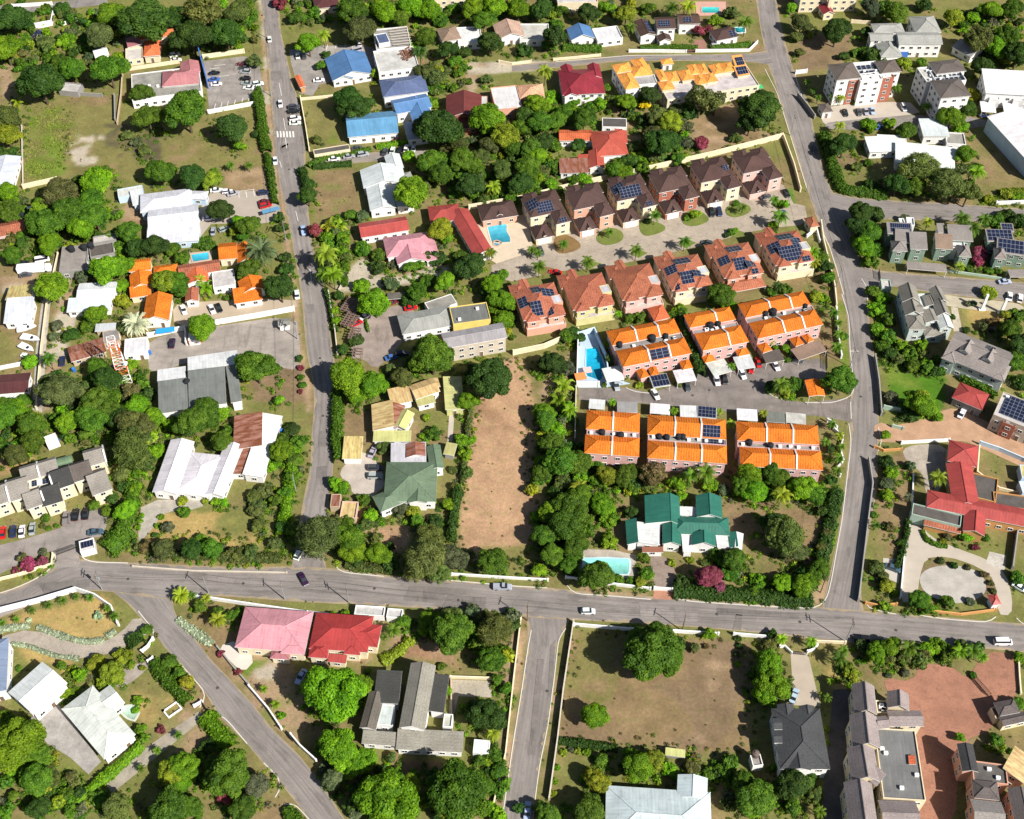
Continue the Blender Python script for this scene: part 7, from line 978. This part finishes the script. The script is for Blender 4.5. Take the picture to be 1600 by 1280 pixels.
# the red and white lattice mast
g = G(196, 594); r = empty('lattice_mast', (g[0], g[1], 0), .35); HM = 19.0; NS = 10
tag(r, 'red and white steel lattice mast rising beside the square white utility hut', 'mast')
for s in range(NS):
    z0, z1 = HM*s/NS, HM*(s+1)/NS; h0, h1 = 1.9-.75*s/NS, 1.9-.75*(s+1)/NS; mb = MB()
    for i in range(4):
        sx, sy = ((-1, -1), (1, -1), (1, 1), (-1, 1))[i]; tx, ty = ((-1, -1), (1, -1), (1, 1), (-1, 1))[(i+1) % 4]
        mb.tube((sx*h0, sy*h0, z0), (sx*h1, sy*h1, z1), .10, n=5); mb.tube((sx*h0, sy*h0, z0), (tx*h1, ty*h1, z1), .05, n=4); mb.tube((tx*h0, ty*h0, z0), (sx*h1, sy*h1, z1), .05, n=4); mb.tube((sx*h1, sy*h1, z1), (tx*h1, ty*h1, z1), .07, n=4)
    mb.build('mast_section', 'redpaint' if s in (2, 3, 6, 7, 8) else 'white', r)
for i in range(6):
    a = i*math.pi/3; mb = MB(); mb.box((1.7*math.cos(a), 1.7*math.sin(a), 14.6+.5*(i % 2)), (.3, .35, 1.7), a); mb.build('antenna', 'white', r)
mb = MB(); mb.tube((1.5, -.6, 8), (2.0, -1.0, 8), .75, n=14); mb.build('dish', 'white', r)
mb = MB(); mb.tube((0, 0, HM), (0, 0, HM+3), .07, n=5); mb.build('lightning_rod', 'steel', r)
# small things
for x, y, z, d in [(1534, 484, 7, 'left of two slim white monument columns on the lawn'), (1564, 489, 6.5, 'right of two slim white monument columns on the lawn')]:
    g = G(x, y); r = empty('monument_column', (g[0], g[1], 0)); mb = MB(); mb.box((0, 0, 0), (2.2, 1.2, .5)); mb.build('base', 'white', r); mb = MB(); mb.box((0, 0, .5), (.95, .7, z-.5), 0, 0, .8); mb.build('shaft', 'white', r); tag(r, d, 'column', 'monument columns')
g = G(1549, 508); r = empty('fountain', (g[0], g[1], 0)); mb = MB(); mb.tube((0, 0, 0), (0, 0, .6), 2.4, n=20); mb.build('basin', 'concrete', r, (.42, .4, .36)); mb = MB(); mb.tube((0, 0, .6), (0, 0, 1.6), .3, n=10); mb.tube((0, 0, 1.6), (0, 0, 1.8), 1.1, n=14); mb.tube((0, 0, 1.8), (0, 0, 2.4), .16, n=8); mb.build('bowl', 'concrete', r, (.5, .47, .42)); tag(r, 'round stone fountain in the planted lawn by the monument columns', 'fountain')
def awning(x, y, w_, d_, h, c, lab, name='awning', rz=0.2):
    g = G(x, y, h); r = empty(name, (g[0], g[1], 0), rz); mb = MB(); mb.box((0, 0, h-.1), (w_, d_, .1)); mb.build('canopy', 'matte', r, c)
    for sx in (-1, 1):
        for sy in (-1, 1): m2 = MB(); m2.tube((sx*(w_/2-.15), sy*(d_/2-.15), -.05), (sx*(w_/2-.15), sy*(d_/2-.15), h-.1), .05, n=6); m2.build('post', 'steel', r)
    tag(r, lab, name.replace('_', ' '))
awning(258, 516, 6, 2.2, 2.6, (.03, .30, .62), 'bright blue awning in front of the large orange gabled hall'); awning(423, 328, 6.2, 2, 2.4, (.10, .25, .40), 'blue canopy beside the red parked cars and the left road', rz=.4); awning(1180, 136, 6, 2.6, 2.4, (.05, .42, .16), 'bright green canopy right of the long amber terrace'); awning(907, 588, 3.4, 3, 2.6, (.75, .25, .08), 'small orange canopy at the corner of the pale blue pool deck'); awning(918, 578, 2.6, 2.4, 2.4, (.72, .45, .42), 'pink parasol canopy beside the deep blue pool')
awning(1403, 652, .1, .1, .1, (0, 0, 0), 'x') if 0 else None
for x, y, w_, d_, h, c, lab in [(303, 526, 3.4, 3, 2.4, (.75, .74, .72), 'white kiosk with red edge by the round bright tree'), (297, 527, 1.2, 3.4, 2.0, (.55, .06, .03), 'narrow red vending stall beside the white kiosk')]:
    g = G(x, y, h); r = empty('kiosk', (g[0], g[1], 0), .15); mb = MB(); mb.box((0, 0, 0), (w_, d_, h)); mb.build('body', 'matte', r, c); mb = MB(); mb.box((0, 0, h), (w_+.3, d_+.3, .12)); mb.build('roof', 'matte', r, tuple(v*.95 for v in c)); tag(r, lab, 'kiosk')
g = G(307, 529, 1.4); r = empty('skip', (g[0], g[1], 0), .2); mb = MB(); mb.box((0, 0, 0), (2.6, 1.8, 1.3), 0, 0, 1.12); mb.build('body', 'matte', r, (.6, .08, .02)); tag(r, 'orange red skip beside the round bright tree and the white kiosk', 'skip')
g = G(53, 419, 1.5); r = empty('box_truck', (g[0], g[1], .05), .12); mb = MB(); mb.box((-1, 0, .5), (9, 2.4, 2.3)); mb.build('body', 'white', r); mb = MB(); mb.box((4.7, 0, .4), (1.9, 2.2, 1.9), 0, 0, .9); mb.build('cab', 'white', r)
for sx in (-3.6, 3.9):
    for sy in (-1, 1): m2 = MB(); m2.tube((sx, sy*.9, .42), (sx, sy*1.15, .42), .42, n=10); m2.build('wheel', 'rubber', r)
tag(r, 'long white box truck parked behind the mustard roofed house', 'truck', 'cars and vans')

for x, y in [(76, 686), (234, 553), (441, 676), (116, 580), (140, 546), (90, 690)]:
    g = G(x, y); r = empty('plastic_drum', (g[0], g[1], 0)); mb = MB(); mb.tube((0, 0, 0), (0, 0, 1.3), .62, n=12); mb.build('body', 'matte', r, (.03, .14, .42)); mb = MB(); mb.tube((0, 0, 1.3), (0, 0, 1.42), .5, n=12); mb.build('lid', 'matte', r, (.05, .18, .5)); tag(r, None, 'drum', 'blue plastic drums'); auto(r, 'blue plastic drum', x, y)
# ================================================================ LABELS for everything that was not named by hand: look + where it stands
def near(x, y):
    c = sorted(LM, key=lambda l: (l[0]-x)**2+((l[1]-y)*1.15)**2)
    lx, ly, ph = c[0]; dx, dy = x-lx, y-ly
    if abs(dx) > 1.2*abs(dy): rel = 'right of' if dx > 0 else 'left of'
    else: rel = 'below' if dy > 0 else 'above'
    return rel, ph, dx, dy
groups = {}
for o, d, x, y in AUTO:
    rel, ph, dx, dy = near(x, y); groups.setdefault(f'{d} {rel} {ph}', []).append((o, x, y, rel))
ORD = ['first', 'second', 'third', 'fourth', 'fifth', 'sixth', 'seventh', 'eighth', 'ninth', 'tenth']
used = set(o.get('label') for o in bpy.data.objects if o.get('label'))
for k, it in groups.items():
    n = len(it)
    if n == 1: it[0][0]['label'] = k if k not in used else k+' nearby'; continue
    horiz = max(i[1] for i in it)-min(i[1] for i in it) >= max(i[2] for i in it)-min(i[2] for i in it); it.sort(key=lambda i: i[1] if horiz else -i[2])
    num = {2: 'two', 3: 'three', 4: 'four', 5: 'five', 6: 'six', 7: 'seven', 8: 'eight'}.get(n, str(n))
    for i, t in enumerate(it):
        if horiz: p = 'leftmost' if i == 0 else 'rightmost' if i == n-1 else ORD[i]+' from left' if i < n/2 else ORD[n-1-i]+' from right'
        else: p = 'nearest' if i == 0 else 'farthest' if i == n-1 else ORD[i]+' nearest' if i < 10 else str(i+1)+'th nearest'
        t[0]['label'] = f'{k}, {p}'
print('objects', len(bpy.data.objects), 'labelled', len(AUTO))

for o in bpy.data.objects:
    l = o.get('label')
    if l and len(l.split()) > 16: print('LONG', o.name, l)
from collections import Counter
for l, c in Counter(o.get('label') for o in bpy.data.objects if o.get('label') and o.parent is None).items():
    if c > 1: print('DUP', c, l)
